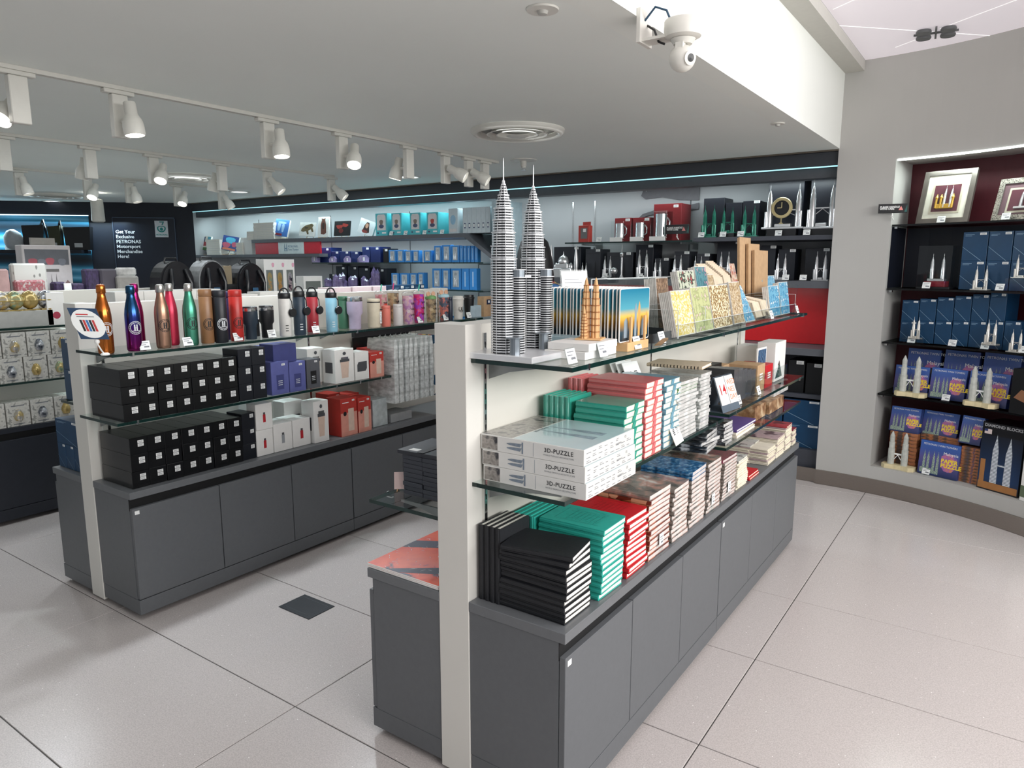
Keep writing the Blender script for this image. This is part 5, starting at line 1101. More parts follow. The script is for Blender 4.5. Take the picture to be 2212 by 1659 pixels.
for k, (a, b_) in enumerate(((588, 626), (627, 662))):
    o, w_, d_, h_ = lbl(f'violet carton with dark cup print, {("nearer", "farther")[k]} of the lower pair', a, b_, 781, zm_, M_PUR, -3.02, .11, 'violet cartons'); mug_print(o, w_, d_, h_, M_PURD); sticker(o, w_ * .2, h_ * .9, -d_ / 2 - .0002, .02, .01); vt = h_
o, w_, d_, h_ = lbl('violet carton resting on top of the pair', 591, 641, None, zm_ + vt + .001, M_PURD, -3.04, .11, 'violet cartons', h=.095)
o, w_, d_, h_ = lbl('violet carton standing behind near the wall panel', 578, 600, 748, zm_, M_PUR, -3.17, .1, 'violet cartons')
o, w_, d_, h_ = lbl('slate grey carton with dark cup print', 664, 693, 776, zm_, M_SLT, -3.03, .09); mug_print(o, w_, d_, h_, M_BLACK); sticker(o, w_ * .2, h_ * .92, -d_ / 2 - .0002, .018, .01)
M_BEIGE = mat('cup_beige', 'd8bfae', .5); M_DKLOGO = mat('logo_grey', '4a4c50', .5)
def white_cup_box(label, px0, px1, pyt, z, xf, d=.1, side=True):
    o, w_, d_, h_ = lbl(label, px0, px1, pyt, z, M_WHITEBOX, xf, d, 'white tumbler boxes')
    if side:
        decal(o, w_, d_, h_, [(M_BEIGE, [(.34, .14), (.68, .14), (.74, .62), (.28, .62)]), (M_DKLOGO, R(.26, .62, .76, .7)), (M_CHROME, R(.32, .7, .7, .76)), (M_DKLOGO, [(.5 + .09 * math.cos(a), .87 + .05 * math.sin(a)) for a in [k * PI / 6 for k in range(12)]])])
        link('side_logo', MB().box(-w_ / 2 - .0008, -w_ / 2 - .0002, -d_ * .3, d_ * .3, h_ * .3, h_ * .62).mesh('logo', M_DKLOGO), o)
    else: decal(o, w_, d_, h_, [(M_DKLOGO, [(.15, .3), (.75, .3), (.85, .4), (.85, .65), (.25, .65), (.15, .55)])])
    return o
white_cup_box('white tumbler box, nearest on the glass shelf, set back', 666, 702, 752, zm_, -3.15, .1)
white_cup_box('white tumbler box beside the slate carton on the glass shelf', 725, 766, 754, zm_, -3.03, .1)
white_cup_box('white tumbler box with logo side, farthest on the glass shelf', 768, 798, 760, zm_, -3.03, .1, False)
M_RBX = mat('red_carton', 'b8352c', .45, var=.05)
def red_box(label, px0, px1, pyt, z, xf, d=.13):
    o, w_, d_, h_ = lbl(label, px0, px1, pyt, z, M_RBX, xf, d, 'red flask boxes')
    decal(o, w_, d_, h_, [(mat('carton_salmon', 'd99584', .5), R(.0, .0, 1, .62)), (M_BEIGE, R(.45, .12, .8, .72)), (M_PAPER, R(.1, .88, .5, .9)), (M_BLACK, [(.25 + .1 * math.cos(a), .6 + .06 * math.sin(a)) for a in [k * PI / 6 for k in range(12)]])])
    sticker(o, w_ * .28, h_ * .93, -d_ / 2 - .0002, .018, .01); return o
red_box('red flask box at the far end of the glass shelf', 800, 830, 760, zm_, -3.03)
red_box('red flask box behind on the glass shelf', 796, 822, 752, zm_, -3.19, .1)
# worktop
def bulb_box(label, px0, px1, pyt, z, c, h=None):
    o, w_, d_, h_ = lbl(label, px0, px1, pyt, z, M_WHITEBOX, -3.06, .14, 'white flask boxes', h=h)
    decal(o, w_, d_, h_, [(c, R(.42, .28, .58, .58)), (M_DKLOGO, R(.44, .58, .56, .66))]); return h_
h1 = bulb_box('white box with red flask print, lower of the pair', 556, 592, 928, zc_, mat('print_flask_red', 'b5202a', .5))
bulb_box('white box with red flask print, upper of the pair', 554, 590, None, zc_ + h1 + .001, MATS['print_flask_red'], h1)
bulb_box('white box with grey flask print on the worktop', 593, 633, 914, zc_, mat('print_flask_grey', '9a9ea2', .5))
bulb_box('white box with red flask print beside the tumbler box', 634, 672, 905, zc_, MATS['print_flask_red'])
white_cup_box('white tumbler box set back on the worktop', 617, 656, 866, zc_, -3.2, .1, False)
white_cup_box('white tumbler box in front on the worktop', 680, 712, 866, zc_, -3.04, .1)
for k, (a, b_) in enumerate(((738, 773), (775, 803))): red_box(f'red flask box on the worktop, {("nearer", "farther")[k]} one', a, b_, 860 - 2 * k, zc_, -3.03, .12)
for k, (a, b_) in enumerate(((712, 738), (752, 778))): red_box(f'red flask box on the worktop, {("nearer", "farther")[k]} in the back row', a, b_, 850, zc_, -3.2, .11)
o, w_, d_, h_ = lbl('clear glass gift set box after the red flask boxes', 806, 838, 862, zc_, mat('glass_box', 'b9c2c2', .2, var=.15), -3.06, .12)
gbox('low pale carton at the far worktop end', 845, 890, 890, -3.06, zc_, .14, mat('grey_carton', 'a8abac', .5))
# black backing panel + hook bar with hanging film packs
solo('hook_bar', MB().box(-.012, .012, -.55, .55, -.03, .0).mesh('bar', M_BLACK), 'black hook bar under the far top shelf', 'hook bar', (-3.04, 3.35, ZLT - .0125))
solo('display_card', MB().cbox(.01, .5, .2, .001).mesh('panel', M_BLACKBOX), 'black backing card behind the hanging film packs', 'card', (-3.318, 3.3, .9))
M_BATIK = ramp('batik_print', [(.0, 'd9d7d2'), (.5, 'dddad6'), (.53, '234a66'), (.58, 'b53a2e'), (.61, 'd9b13a'), (.64, '1c1c1e')], 'noise', 5, .4, const=True, coord='Object', detail=3)
M_PKT = mat('bag_film', 'cfd3d1', .16, var=.35, scale=22, bump=1.0, coat=.9, sx=(1, 1, 2.2))
for i in range(9):
    y = 3.085 + i * .045
    o = thing('hanging_pack', f'film-wrapped folded cloth hanging from the hook bar, {nth(i)} from the near side', 'packed cloth', (-3.115, y, ZLT - .046), PI / 2 + R_.uniform(-.05, .05), 'hanging film packs')
    hh = .385; m = MB(); n = 10; rr = random.Random(i)
    prof = [(.013 + .005 * rr.random() + (.003 if k % 2 else 0)) * (1 if k > 1 else .4 + .3 * k) for k in range(n + 1)]
    for k in range(n):
        z0, z1 = -.03 - hh * k / n, -.03 - hh * (k + 1) / n
        a, b_ = prof[k], prof[k + 1]
        m.add([(-a, -.13, z0), (a, -.13, z0), (a, .1, z0), (-a, .1, z0), (-b_, -.13, z1), (b_, -.13, z1), (b_, .1, z1), (-b_, .1, z1)], [(0, 4, 5, 1), (1, 5, 6, 2), (2, 6, 7, 3), (3, 7, 4, 0)] + ([(0, 1, 2, 3)] if k == 0 else []) + ([(4, 7, 6, 5)] if k == n - 1 else []))
    link('pack', m.mesh('pack', M_BATIK if i == 8 else M_PKT), o)
    link('hook', MB().tube([(0, 0, -.03), (0, 0, -.012), (.004, 0, -.004), (.0, 0, .0), (-.006, 0, -.006)], .002, 6).mesh('hook', M_CHROME), o)
# far side of the bottle gondola: blue cartons
M_BLN = mat('carton_line', '7f9db4', .5)
def blue_box(label, w, d, h, loc, rz, group='dark blue cartons', text=True, diag=True):
    o = carton(label, w, d, h, M_BLUEBOX, loc, rz, group); pr = []
    if diag: pr.append((M_BLN, [(.0, .50), (.0, .485), (.8, .0), (.83, .0)]))
    if text: pr += [(M_BLN, R(.08, .9, .45, .915)), (M_BLN, R(.08, .86, .35, .875))]
    for k_, q_ in enumerate(pr): decal(o, w, d, h, [q_], 'line_print' if len(q_[1]) == 4 and q_[1][0] == (.0, .50) else 'text_line')
    sticker(o, w * .3, h * .93, -d / 2 - .0002, w * .26, h * .08); return o
for r in range(2):
    for c in range(3):
        blue_box(f'slim dark blue carton, {("lower", "upper")[r]} row, {nth(c)} from the outer edge, behind the bottle post', .075, .3, .147, (-3.70 + c * .078, 1.725, .9005 + r * .148), 0, 'slim dark blue cartons', False, False)
blue_box('wide dark blue carton lying under the small glass shelf', .25, .25, .118, (-3.59, 1.63, CT + .0005 + .119), 0, 'slim dark blue cartons')
for c in range(3): blue_box(f'slim dark blue carton on the worktop, {nth(c)} from the outer edge behind the bottle post', .08, .25, .118, (-3.675 + c * .083, 1.63, CT + .0005), 0, 'slim dark blue cartons', False)
# white cartons on the far side top shelf seen over the divider
zq = 1.2005
for i in range(4):
    carton(f'plain white carton behind the divider, {nth(i)} from the near end', .14, .13, .215, M_WHITEBOX, (-3.62, 1.83 + i * .142, zq), -PI / 2, 'white cartons behind the divider')
for i in range(4):
    o = carton(f'white gadget box behind the divider, {nth(i)} after the plain cartons', .16, .12, .18 + .01 * (i % 2), M_WHITEBOX, (-3.60, 2.47 + i * .175, zq), PI / 2, 'white gadget boxes'); link('round_logo', MB().lathe([(.014, 0), (0, .0004)], 20, cap=False, M=Matrix.Rotation(PI / 2, 4, 'X')).mesh('logo', mat('logo_mid', '8d9096', .5)), o, (-.02, -.0606, .155))
for i in range(3): carton(f'pale pink box with white lid behind the flasks, {nth(i)} from the near side', .17, .12, .2, mat('pale_pink_box', 'dcc9cc', .5), (-3.6, 3.17 + i * .185, zq), PI / 2, 'pale pink boxes')
for i in range(5): blue_box(f'small teal-blue carton behind the sports bottles, {nth(i)} from the near side', .1, .11, .205, (-3.52, 3.42 + i * .104, zq), PI / 2, 'small blue cartons behind the divider', True, False) if i > 1 else None
# ================================================================== back recess: shelves
def slab(label, x0, x1, z, m, th=.035, y0=BY, y1=BB - .001, cut=False, name='wall_shelf'):
    """thick shelf, top at z; cut = bevelled drop at its right end"""
    if not cut: me = MB().cbox(x1 - x0, y1 - y0, th, .001).mesh('shelf', m); return solo(name, me, label, 'shelf', ((x0 + x1) / 2, (y0 + y1) / 2, z - th))
    w_ = x1 - x0; pr = [(-w_ / 2, 0), (w_ / 2 - .3, 0), (w_ / 2, -.2), (w_ / 2, -.24), (w_ / 2 - .315, -th), (-w_ / 2, -th)]
    me = MB().prism(pr, -(y1 - y0) / 2, (y1 - y0) / 2, M=Matrix(((1, 0, 0, 0), (0, 0, -1, 0), (0, 1, 0, 0), (0, 0, 0, 1)))).mesh('shelf', m)
    return solo(name, me, label, 'shelf', ((x0 + x1) / 2, (y0 + y1) / 2, z))
M_SLAB = mat('slab_grey', '53565c', .45, var=.04); M_DKG = clear('dark_glass', (.82, .88, .88))
ZA, ZLO, ZB, ZC, ZD, ZE, ZG = 1.832, 1.661, 1.565, 1.305, 1.728, 1.745, 1.432
slab('thick grey shelf with sloping end under the canvas prints', -7.46, -3.93, ZA, M_SLAB, .04, cut=True)
slab('grey shelf under the red sign at the recess corner', BX0 + .002, -6.27, ZLO, M_SLAB, .035)
slab('charcoal shelf under the clock and tall tower pieces', -2.03, BX1 - .002, ZE, M_CHAR, .03)
slab('long grey shelf under the pewter models and black boxes', -3.35, BX1 - .002, ZG, M_SLAB, .05)
slab('grey strip shelf below the red panel', -1.75, BX1 - .002, .957, M_SLAB, .05)
def bshelf(label, x0, x1, z): 
    w_ = x1 - x0; t = thing('glass_shelf', label, 'shelf', ((x0 + x1) / 2, (BY + BB) / 2, z - .012), 0, 'recess glass shelves'); d = BB - BY - .004
    link('pane', MB().box(-w_ / 2 + .001, w_ / 2 - .001, -d / 2 + .001, d / 2, .0003, .0117).mesh('pane', M_GLASS), t)
    link('polished_edge', MB().box(-w_ / 2, w_ / 2, -d / 2 - .0005, -d / 2 + .0008, 0, .012).mesh('edge', M_EDGE), t)
    br = cached('bbr', lambda: MB().box(-.004, .004, -d / 2 + .08, d / 2, -.012, -.0005).box(-.004, .004, d / 2 - .12, d / 2, -.05, -.012).mesh('bracket', M_STEELG))
    for k in (-w_ / 2 + .12, w_ / 2 - .12): link('bracket', br, t, (k, 0, 0))
    return t
bshelf('glass shelf under the bright blue key chain boxes', -6.40, -4.03, ZB)
bshelf('glass shelf under the purple crystals and tall blue boxes', -6.40, -4.03, ZC)
bshelf('glass shelf under the steel mugs and red boxes', -3.16, -2.04, ZD)
bshelf('low glass shelf hidden behind the tumblers', -6.40, -4.03, 1.02)
# slotted uprights on the recess wall
for px in (1238, 1285): 
    x = xat(px, BB, 1.9); link('slotted_rail', MB().box(-.006, .006, -.004, 0, 1.2, 2.1).mesh('rail', M_CHROME), wb, (x, BB - .0005, 0))
for px in (560, 715, 885, 1033, 1492): 
    x = xat(px, BB, 2.0); link('slotted_rail', cached('blr', lambda: MB().box(-.004, .004, -.003, 0, .9, 2.1).mesh('rail', mat('slot_grey', '55585c', .5))), wb, (x, BB - .0005, 0))
# dark lower carcass of the recess and red panel
struct('wall_plinth', MB().box(BX0 + .002, BX1 - .002, BY + .03, BB - .002, 0.0, .22).mesh('plinth', M_CHAR))
link('red_panel', MB().box(-3.3, BX1 - .002, BB - .12, BB - .1, .96, ZG - .051).mesh('red', M_RED), wb)
link('lower_back', MB().box(-4.0, BX1 - .002, BB - .09, BB - .08, .22, .9).mesh('lb', M_NAVY), wb)
link('upright_panel', MB().box(-3.94, -3.9, BY + .02, BB - .001, .2, 2.12).mesh('up', mat('upright_pale', 'a9bcc4', .5)), wb)
area('under_shelf_led', (-5.8, BY + .1, ZA - .05), (math.radians(15), 0, 0), 2.8, .04, 5, (.8, .95, 1.0))
area('under_shelf_led', (-2.4, BY + .06, ZG - .06), (math.radians(10), 0, 0), 2.4, .04, 3, (1, .97, .95))
# ---- books, canvases and boxes on the left half
def bbox(label, px0, px1, pyt, z, m, depth=.12, yf=BY + .06, name='carton', cat='box', group=None, rz=0., h=None, stick=None):
    loc, w_, hh = bk(px0, px1, pyt, z + .0005, depth, yf); hh = h or hh
    return carton(label, round(w_ - .002, 4), depth, round(hh, 4), m, loc, rz, group, stick, name, cat), w_ - .002, depth, hh
def pile(n, px0, px1, pyt, z, desc, where, group, m, yf=BY + .08, d=.2):
    loc, w_, h = bk(px0, px1, pyt, z + .0005, d, yf); t = h / n - .0005
    for i in range(n): book(f'{desc}, {from_top(i, n)} {where}', round(w_, 3), d, round(t, 4), m, M_PAGE, (loc[0] + R_.uniform(-.004, .004), loc[1], loc[2] + i * (t + .0005)), R_.uniform(-.02, .02), group, name='book', cat='book')
pile(7, 447, 476, 517, ZLO, 'white book', 'of the pile left of the city book', 'white books in the recess', M_WHITEBOX)
pile(7, 511, 524, 524, ZLO, 'white book', 'of the pile behind the city book', 'white books in the recess', M_WHITEBOX)
pile(10, 549, 592, 481, ZA, 'white book', 'of the tall pile by the blue book', 'white books in the recess', M_WHITEBOX)
pile(4, 534, 548, 500, ZA, 'white book', 'of the low pile at the shelf corner', 'white books in the recess', M_WHITEBOX)
def panel_art(label, px0, px1, pyt, pyb, z, art_, tilt=.15, roll=0., name='canvas_print', cat='picture', yf=BY + .1, easel=True, group=None, edge=None):
    loc, w_, _ = bk(px0, px1, None, z + .0005, .02, yf); h = zat(pyt, loc[0], yf) - zat(pyb, loc[0], yf); z0 = zat(pyb, loc[0], yf)
    o = thing(name, label, cat, (loc[0], yf, z + .0005), 0, group); zz_ = max(.002, z0 - z)
    MM = Matrix.Translation((0, 0, zz_)) @ Matrix.Rotation(roll, 4, 'Y') @ Matrix.Rotation(-tilt, 4, 'X')
    link('panel', MB().box(-w_ / 2, w_ / 2, 0, .018, 0, h, M=MM).mesh('panel', edge or M_WHITEBOX), o)
    m = MB(); ms = []
    for mt, pts in art_:
        if mt not in ms: ms.append(mt)
        m.poly([((u - .5) * w_, -.0006 - .0002 * ms.index(mt), v * h) for u, v in pts], ms.index(mt), MM)
    link('picture', m.mesh('picture', ms), o)
    if easel: link('easel', MB().tube([(-w_ * .25, -.03, .003), (-w_ * .25, .05, .003)], .003, 6).tube([(w_ * .25, -.03, .003), (w_ * .25, .05, .003)], .003, 6).tube([(-w_ * .25, .05, .003), (0, .06, h * .6), (w_ * .25, .05, .003)], .003, 6).mesh('easel', M_ACRYL if zz_ < .01 else M_WOOD), o)
    return o
def blob(cx, cy, rx, ry, n=12, ph=0., wob=.15): return [(cx + rx * (1 + wob * math.sin(3 * t + ph)) * math.cos(t), cy + ry * (1 + wob * math.cos(2 * t + ph)) * math.sin(t)) for t in [2 * PI * k / n for k in range(n)]]
C_ = lambda n, h: mat('print_' + n, h, .5)
panel_art('small colourful book on a wooden easel at the recess corner', 428, 452, 509, 540, ZLO, [(C_('cream', 'd8d2c4'), R(0, 0, 1, 1)), (C_('navy2', '27355c'), R(.05, .6, .5, .95)), (C_('red2', 'a63a44'), blob(.5, .45, .3, .18)), (C_('grn2', '4f7a4a'), R(.0, .0, 1, .2)), (C_('teal2', '4c8fa0'), R(.7, .5, .98, .97))], .25, .06, 'picture_book', 'book')
panel_art('book with bright pink and blue city cover on the corner shelf', 477, 511, 509, 541, ZLO, [(C_('nblue', '1e3f86'), R(0, 0, 1, 1)), (C_('cy', '4db6d9'), blob(.5, .7, .3, .25)), (C_('pk', 'c9526f'), blob(.3, .35, .25, .22)), (C_('pk', 'c9526f'), blob(.78, .45, .16, .2)), (C_('or', 'e07a4a'), R(.1, .03, .9, .16))], .25, .12, 'picture_book', 'book')
bbox('white box standing at the corner shelf end', 522, 545, 513, ZLO, M_WHITEBOX, .12, BY + .1)
panel_art('blue and white patterned hardcover book on the long shelf', 591, 620, 473, 510, ZA, [(C_('sky', '3f78c4'), R(0, 0, 1, 1)), (C_('lsky', '9cc4e6'), blob(.3, .55, .12, .3)), (C_('lsky', '9cc4e6'), blob(.6, .5, .1, .3)), (C_('lsky', '9cc4e6'), blob(.5, .8, .3, .08)), (C_('dred', '8f2a36'), R(.05, .03, .6, .16))], .2, .12, 'picture_book', 'book')
panel_art('white canvas with a spotted brown frog', 646, 678, 480, 510, ZA, [(C_('offw', 'e9ece8'), R(0, 0, 1, 1)), (C_('frog', '6b5d3c'), [(.1, .35), (.15, .55), (.35, .75), (.6, .85), (.8, .92), (.92, .8), (.85, .65), (.95, .35), (.85, .3), (.75, .5), (.6, .4), (.65, .15), (.55, .12), (.45, .35), (.25, .3)]), (C_('frog2', '3b3424'), blob(.45, .6, .12, .06)), (C_('frog2', '3b3424'), blob(.75, .8, .05, .04))], .15, .05)
panel_art('tall white canvas with a standing brown owl', 686, 709, 468, 512, ZA, [(C_('offw', 'e9ece8'), R(0, 0, 1, 1)), (C_('owl', '6a3f30'), [(.3, .15), (.25, .6), (.35, .85), (.3, .93), (.5, .9), (.7, .93), (.65, .85), (.75, .6), (.8, .2), (.6, .12)]), (C_('owl2', '33201a'), blob(.5, .55, .12, .2))], .12, .0)
panel_art('black canvas with red hibiscus flowers', 721, 754, 477, 509, ZA, [(C_('blk', '141417'), R(0, 0, 1, 1)), (C_('hib', 'a8382f'), blob(.35, .6, .2, .18, wob=.3)), (C_('hib', 'a8382f'), blob(.7, .7, .18, .14, ph=1, wob=.3)), (C_('hib2', '6b2420'), blob(.45, .35, .15, .18, ph=2))], .15, .0, edge=M_BLACK)
panel_art('tilted white canvas with a long-haired portrait', 771, 804, 474, 506, ZA, [(C_('ice', 'dfe8ea'), R(0, 0, 1, 1)), (C_('hair', '3a2620'), [(.3, .15), (.35, .6), (.45, .85), (.6, .85), (.65, .6), (.75, .2), (.6, .1)]), (C_('skin', 'c99c80'), blob(.5, .6, .1, .18, wob=.05)), (C_('dress', '8a3a34'), blob(.45, .18, .18, .12))], .2, .28)
for k, (a, b_) in enumerate(((812, 837), (846, 868), (886, 909), (922, 947))):
    o, w_, d_, h_ = bbox(f'teal gift box with snow globe picture, {nth(k)} from the canvases', a, b_, 461 - k * .8, ZA, M_TEALBOX, .2, BY + .05, group='teal snow globe boxes')
    decal(o, w_, d_, h_, [(C_('soft', 'd5d0cf'), [(.12, .25), (.88, .25), (.88, .85), (.78, .95), (.22, .95), (.12, .85)]), (C_('globe', '3f4a6b'), blob(.5, .42, .22, .09, wob=.02)), (C_('globe2', '7c6f64') if k != 3 else C_('globe3', 'b0483f'), blob(.5, .6, .16, .13)), (M_PAPER, R(.55, .1, .9, .17)), (C_('globe', '3f4a6b'), blob(.2, .13, .08, .04, wob=0))])
    price_card(f'price card before the {nth(k)} teal gift box', (xat(b_ + 6, BY + .03, ZA), BY + .035, ZA + .0005), 0)
M_PGB = mat('pale_gift_box', 'c2cdd2', .45, var=.04)
for k in range(7):
    o = carton(f'pale grey gift box with round picture, {nth(k)} counted back from the shelf front', .0, .0, .0, M_PGB, (0, 0, 0)) if False else None
    x0, x1 = xat(968, BY + .05, ZA), xat(998, BY + .05, ZA); w_ = x1 - x0
    hgt = zat(450, (x0 + x1) / 2, BY + .05) - ZA
    o = carton(f'pale grey snow globe gift box, {nth(k)} in the row after the teal boxes', .052, .2, round(hgt, 3), M_PGB, (x1 - .026 + .054 * k, BY + .16, ZA + .0005), 0, 'pale grey gift boxes') if k else carton('pale grey snow globe gift box with round picture facing the aisle', round(w_ - .06, 3), .2, round(hgt, 3), M_PGB, ((x0 + x1) / 2 - .03, BY + .16, ZA + .0005), 0, 'pale grey gift boxes')
    if k == 0: decal(o, w_ - .06, .2, hgt, [(C_('gl_blue', '8fb6cf'), blob(.5, .55, .3, .2, wob=.02)), (C_('soft', 'd5d0cf'), R(.1, .08, .9, .2))])
    else: decal(o, .052, .2, hgt, [(C_('globe', '3f4a6b'), R(.3, .2, .7, .4)), (M_PAPER, R(.36, .24, .64, .36))])
# red sign panel with white centre plate
x0, x1 = xat(552, BY + .02, 1.7), xat(692, BY + .02, 1.7)
o = thing('shelf_sign', 'red sign panel with white plate and small tower logo on the corner shelf', 'sign', ((x0 + x1) / 2, BY + .03, ZLO + .0005))
w_ = x1 - x0; hs = zat(525, x0, BY + .02) - ZLO
link('panel', MB().cbox(w_, .02, hs, .001).mesh('panel', mat('sign_red', 'c2152c', .35)), o)
xa, xb_ = xat(602, BY + .02, 1.7) - (x0 + x1) / 2, xat(657, BY + .02, 1.7) - (x0 + x1) / 2
link('plate', MB().box(xa, xb_, -.0125, -.0102, .0, hs + .005).mesh('plate', mat('sign_plate', 'd6e6e8', .4)), o)
xm = (xa + xb_) / 2; mm = MB()
for s in (-1, 1): mm.poly([(xm - .09 + s * .018 - .007, -.0135, .03), (xm - .09 + s * .018 + .007, -.0135, .03), (xm - .09 + s * .018 + .004, -.0135, hs * .75), (xm - .09 + s * .018, -.0135, hs * .92), (xm - .09 + s * .018 - .004, -.0135, hs * .75)])
mm.box(xm - .1, xm - .08, -.0136, -.0134, hs * .45, hs * .5)
link('logo', mm.mesh('logo', mat('logo_blue', '2f6f96', .5)), o)
letter(o, 'PETRONAS', .034, MATS['logo_blue'], (xm - .05, -.0137, hs * .62)); letter(o, 'Twin Towers', .034, MATS['logo_blue'], (xm - .05, -.0137, hs * .36))
# ---- glass shelf B: navy boxes then bright blue key chain boxes
M_NBX = mat('navy_carton', '14265c', .4, var=.08); M_KBL = mat('keyring_blue', '2f86cf', .35, var=.05, coat=.3); M_CRY = clear('crystal', (.86, .84, .93), 2.2, .05); M_CRYP = mat('crystal_violet', '8a80a8', .12, .0, var=.35, scale=25, coat=1.)
for k, (a, b_, t_) in enumerate(((691, 716, 535), (717, 734, 543), (735, 757, 543), (758, 776, 544), (783, 800, 533), (801, 822, 533), (828, 838, 537))):
    o, w_, d_, h_ = bbox(f'navy gift carton on the upper glass shelf, {nth(k)} from the red sign', a, b_, t_, ZB, M_NBX if k != 6 else M_BLACKBOX, .16, BY + .12, group='navy gift cartons'); sticker(o, w_ * .2, h_ * .88, -d_ / 2 - .0002, .035, .02)
for k, (px, t_, s) in enumerate(((681, 550, 1), (718, 554, .8), (749, 553, .8), (783, 551, 1.2))):
    x = xat(px, BY + .06, ZB); hh = zat(t_, x, BY + .06) - ZB
    o = thing('crystal_trophy', f'clear violet crystal block on the upper glass shelf, {nth(k)} from the red sign', 'crystal', (x, BY + .07, ZB + .0005), .4 * k, 'crystal blocks')
    link('block', MB().prism([(-.045 * s, 0), (.045 * s, 0), (.05 * s, hh * .6), (.025 * s, hh), (-.02 * s, hh * .95), (-.05 * s, hh * .5)], -.02, .02, M=Matrix(((1, 0, 0, 0), (0, 0, -1, 0), (0, 1, 0, 0), (0, 0, 0, 1)))).mesh('block', M_CRYP), o)
    link('engraving', MB().box(-.008 * s, -.002, -.0215, -.0205, hh * .2, hh * .7).box(.002, .008 * s, -.0215, -.0205, hh * .2, hh * .7).mesh('eng', M_PAPER), o)
def key_box(label, a, b_, t_, z, group, depth=.05, front=True, yf=BY + .07):
    o, w_, d_, h_ = bbox(label, a, b_, t_, z, M_KBL, depth, yf, group=group)
    if front:
        decal(o, w_, d_, h_, [(C_('window', 'b9c4cc'), R(.2, .12, .8, .9))])
        link('keyring', MB().lathe([(.011, -.002), (.014, -.002), (.014, .002), (.011, .002)], 14, cap=False, M=Matrix.Translation((0, -d_ / 2 - .004, h_ * .75)) @ Matrix.Rotation(PI / 2, 4, 'X')).lathe(tower_profile(h_ * .5, .008), 8, M=Matrix.Translation((-.009, -d_ / 2 - .006, h_ * .15))).lathe(tower_profile(h_ * .5, .008), 8, M=Matrix.Translation((.009, -d_ / 2 - .006, h_ * .15))).mesh('ring', M_PEWTER, True), o)
    else: decal(o, w_, d_, h_, [(C_('keytxt', 'a9cdf0'), R(.42, .15, .58, .85))])
for k, (a, b_, t_) in enumerate(((840, 856, 540), (857, 873, 540), (874, 890, 541), (891, 906, 541), (915, 932, 541), (938, 954, 531), (955, 974, 529), (975, 992, 530))):
    key_box(f'bright blue key chain box with window, {nth(k)} on the upper glass shelf', a, b_, t_, ZB, 'bright blue key chain boxes')
for k in range(5): key_box(f'bright blue key chain box edge-on, {nth(k)} at the upper shelf end', 993 + k * 8, 1000 + k * 8, 531, ZB, 'edge-on key chain boxes', .05, False)
for k, (a, b_, t_) in enumerate(((846, 862, 590), (864, 884, 590), (885, 902, 590), (903, 916, 589), (934, 954, 580), (955, 972, 580), (974, 996, 580))):
    key_box(f'bright blue tower gift box with window, {nth(k)} on the lower glass shelf', a, b_, t_, ZC, 'bright blue tower gift boxes', .06)
for k in range(2): key_box(f'bright blue tower gift box edge-on, {("nearer", "farther")[k]} at the lower shelf end', 997 + k * 17, 1013 + k * 17, 580, ZC, 'edge-on tower gift boxes', .06, False)
for k, (a, b_, t_, d_) in enumerate(((727, 750, 575, .16), (752, 775, 575, .16), (776, 800, 578, .16), (808, 835, 580, .16), (712, 726, 592, .1))):
    o, w_, dd, h_ = bbox(f'dark navy carton behind the purple crystals, {nth(k)} from the left end', a, b_, t_, ZC, M_NAVY, d_, BY + .16, group='dark navy cartons'); sticker(o, w_ * .2, h_ * .9, -dd / 2 - .0002, .035, .02)
for k, (px, t_, s) in enumerate(((706, 600, .8), (732, 588, 1.1), (759, 594, 1.), (786, 596, .9), (806, 575, .8))):
    x = xat(px, BY + .06, ZC); hh = zat(t_, x, BY + .06) - ZC
    o = thing('amethyst', f'purple amethyst crystal cluster on the lower glass shelf, {nth(k)} from the left end', 'crystal', (x, BY + .08, ZC + .0005), k, 'amethyst clusters'); m = MB(); rr = random.Random(k)
    for q in range(9):
        a, rd = rr.uniform(0, 6.3), rr.uniform(0, .06) * s; h2 = hh * rr.uniform(.45, 1.) if q else hh; r0 = .03 * s
        m.lathe([(r0, 0), (r0 * 1.05, h2 * .75), (0, h2)], 6, M=Matrix.Translation((rd * math.cos(a), rd * .6 * math.sin(a), 0)))
    link('crystals', m.mesh('crystals', mat('amethyst', '6a5d88', .2, var=.4, scale=30, coat=.8)), o)
# ---- right half: glass shelf D
zd = ZD
o, w_, d_, h_ = bbox('small red hanging box with clear window', 1249, 1272, 487, zd, mat('box_red', 'b0392f', .4), .06, BY + .08, name='carton'); decal(o, w_, d_, h_, [(C_('win_dark', '6d6f70'), R(.22, .22, .85, .85)), (M_PAPER, R(.45, .62, .72, .8))])
link('hang_tab', MB().box(-w_ * .25, w_ * .5, .0, .002, h_, h_ + .03).mesh('tab', MATS['box_red']), o)
M_DRB = mat('maroon_box', '7d1f24', .45, var=.05)
def mug_in_box(label, a, b_, t_, hfac=1.):
    loc, w_, h = bk(a, b_, t_, zd + .0005, .1, BY + .06); o = thing('boxed_mug', label, 'mug', loc, 0, 'steel mugs in clear boxes')
    link('clear_box', MB().cbox(w_, .12, h, .002, z0=.0).mesh('cb', M_ACRYL), o)
    r = w_ * .36; link('mug', MB().lathe([(r, .03), (r * .96, h * .5), (r, h * .9), (r * .94, h * .9), (r * .9, .04)], 24, cap=False).mesh('mug', M_CHROME, True), o)
    link('handle', MB().tube([(r * .95, 0, h * .3), (r * 1.4, 0, h * .4), (r * 1.4, 0, h * .65), (r * .95, 0, h * .78)], .006, 8).mesh('handle', M_CHROME, True), o)
    link('label_stand', MB().box(-w_ * .5, w_ * .45, -.075, -.065, .0, .035).mesh('ls', M_PAPER), o)
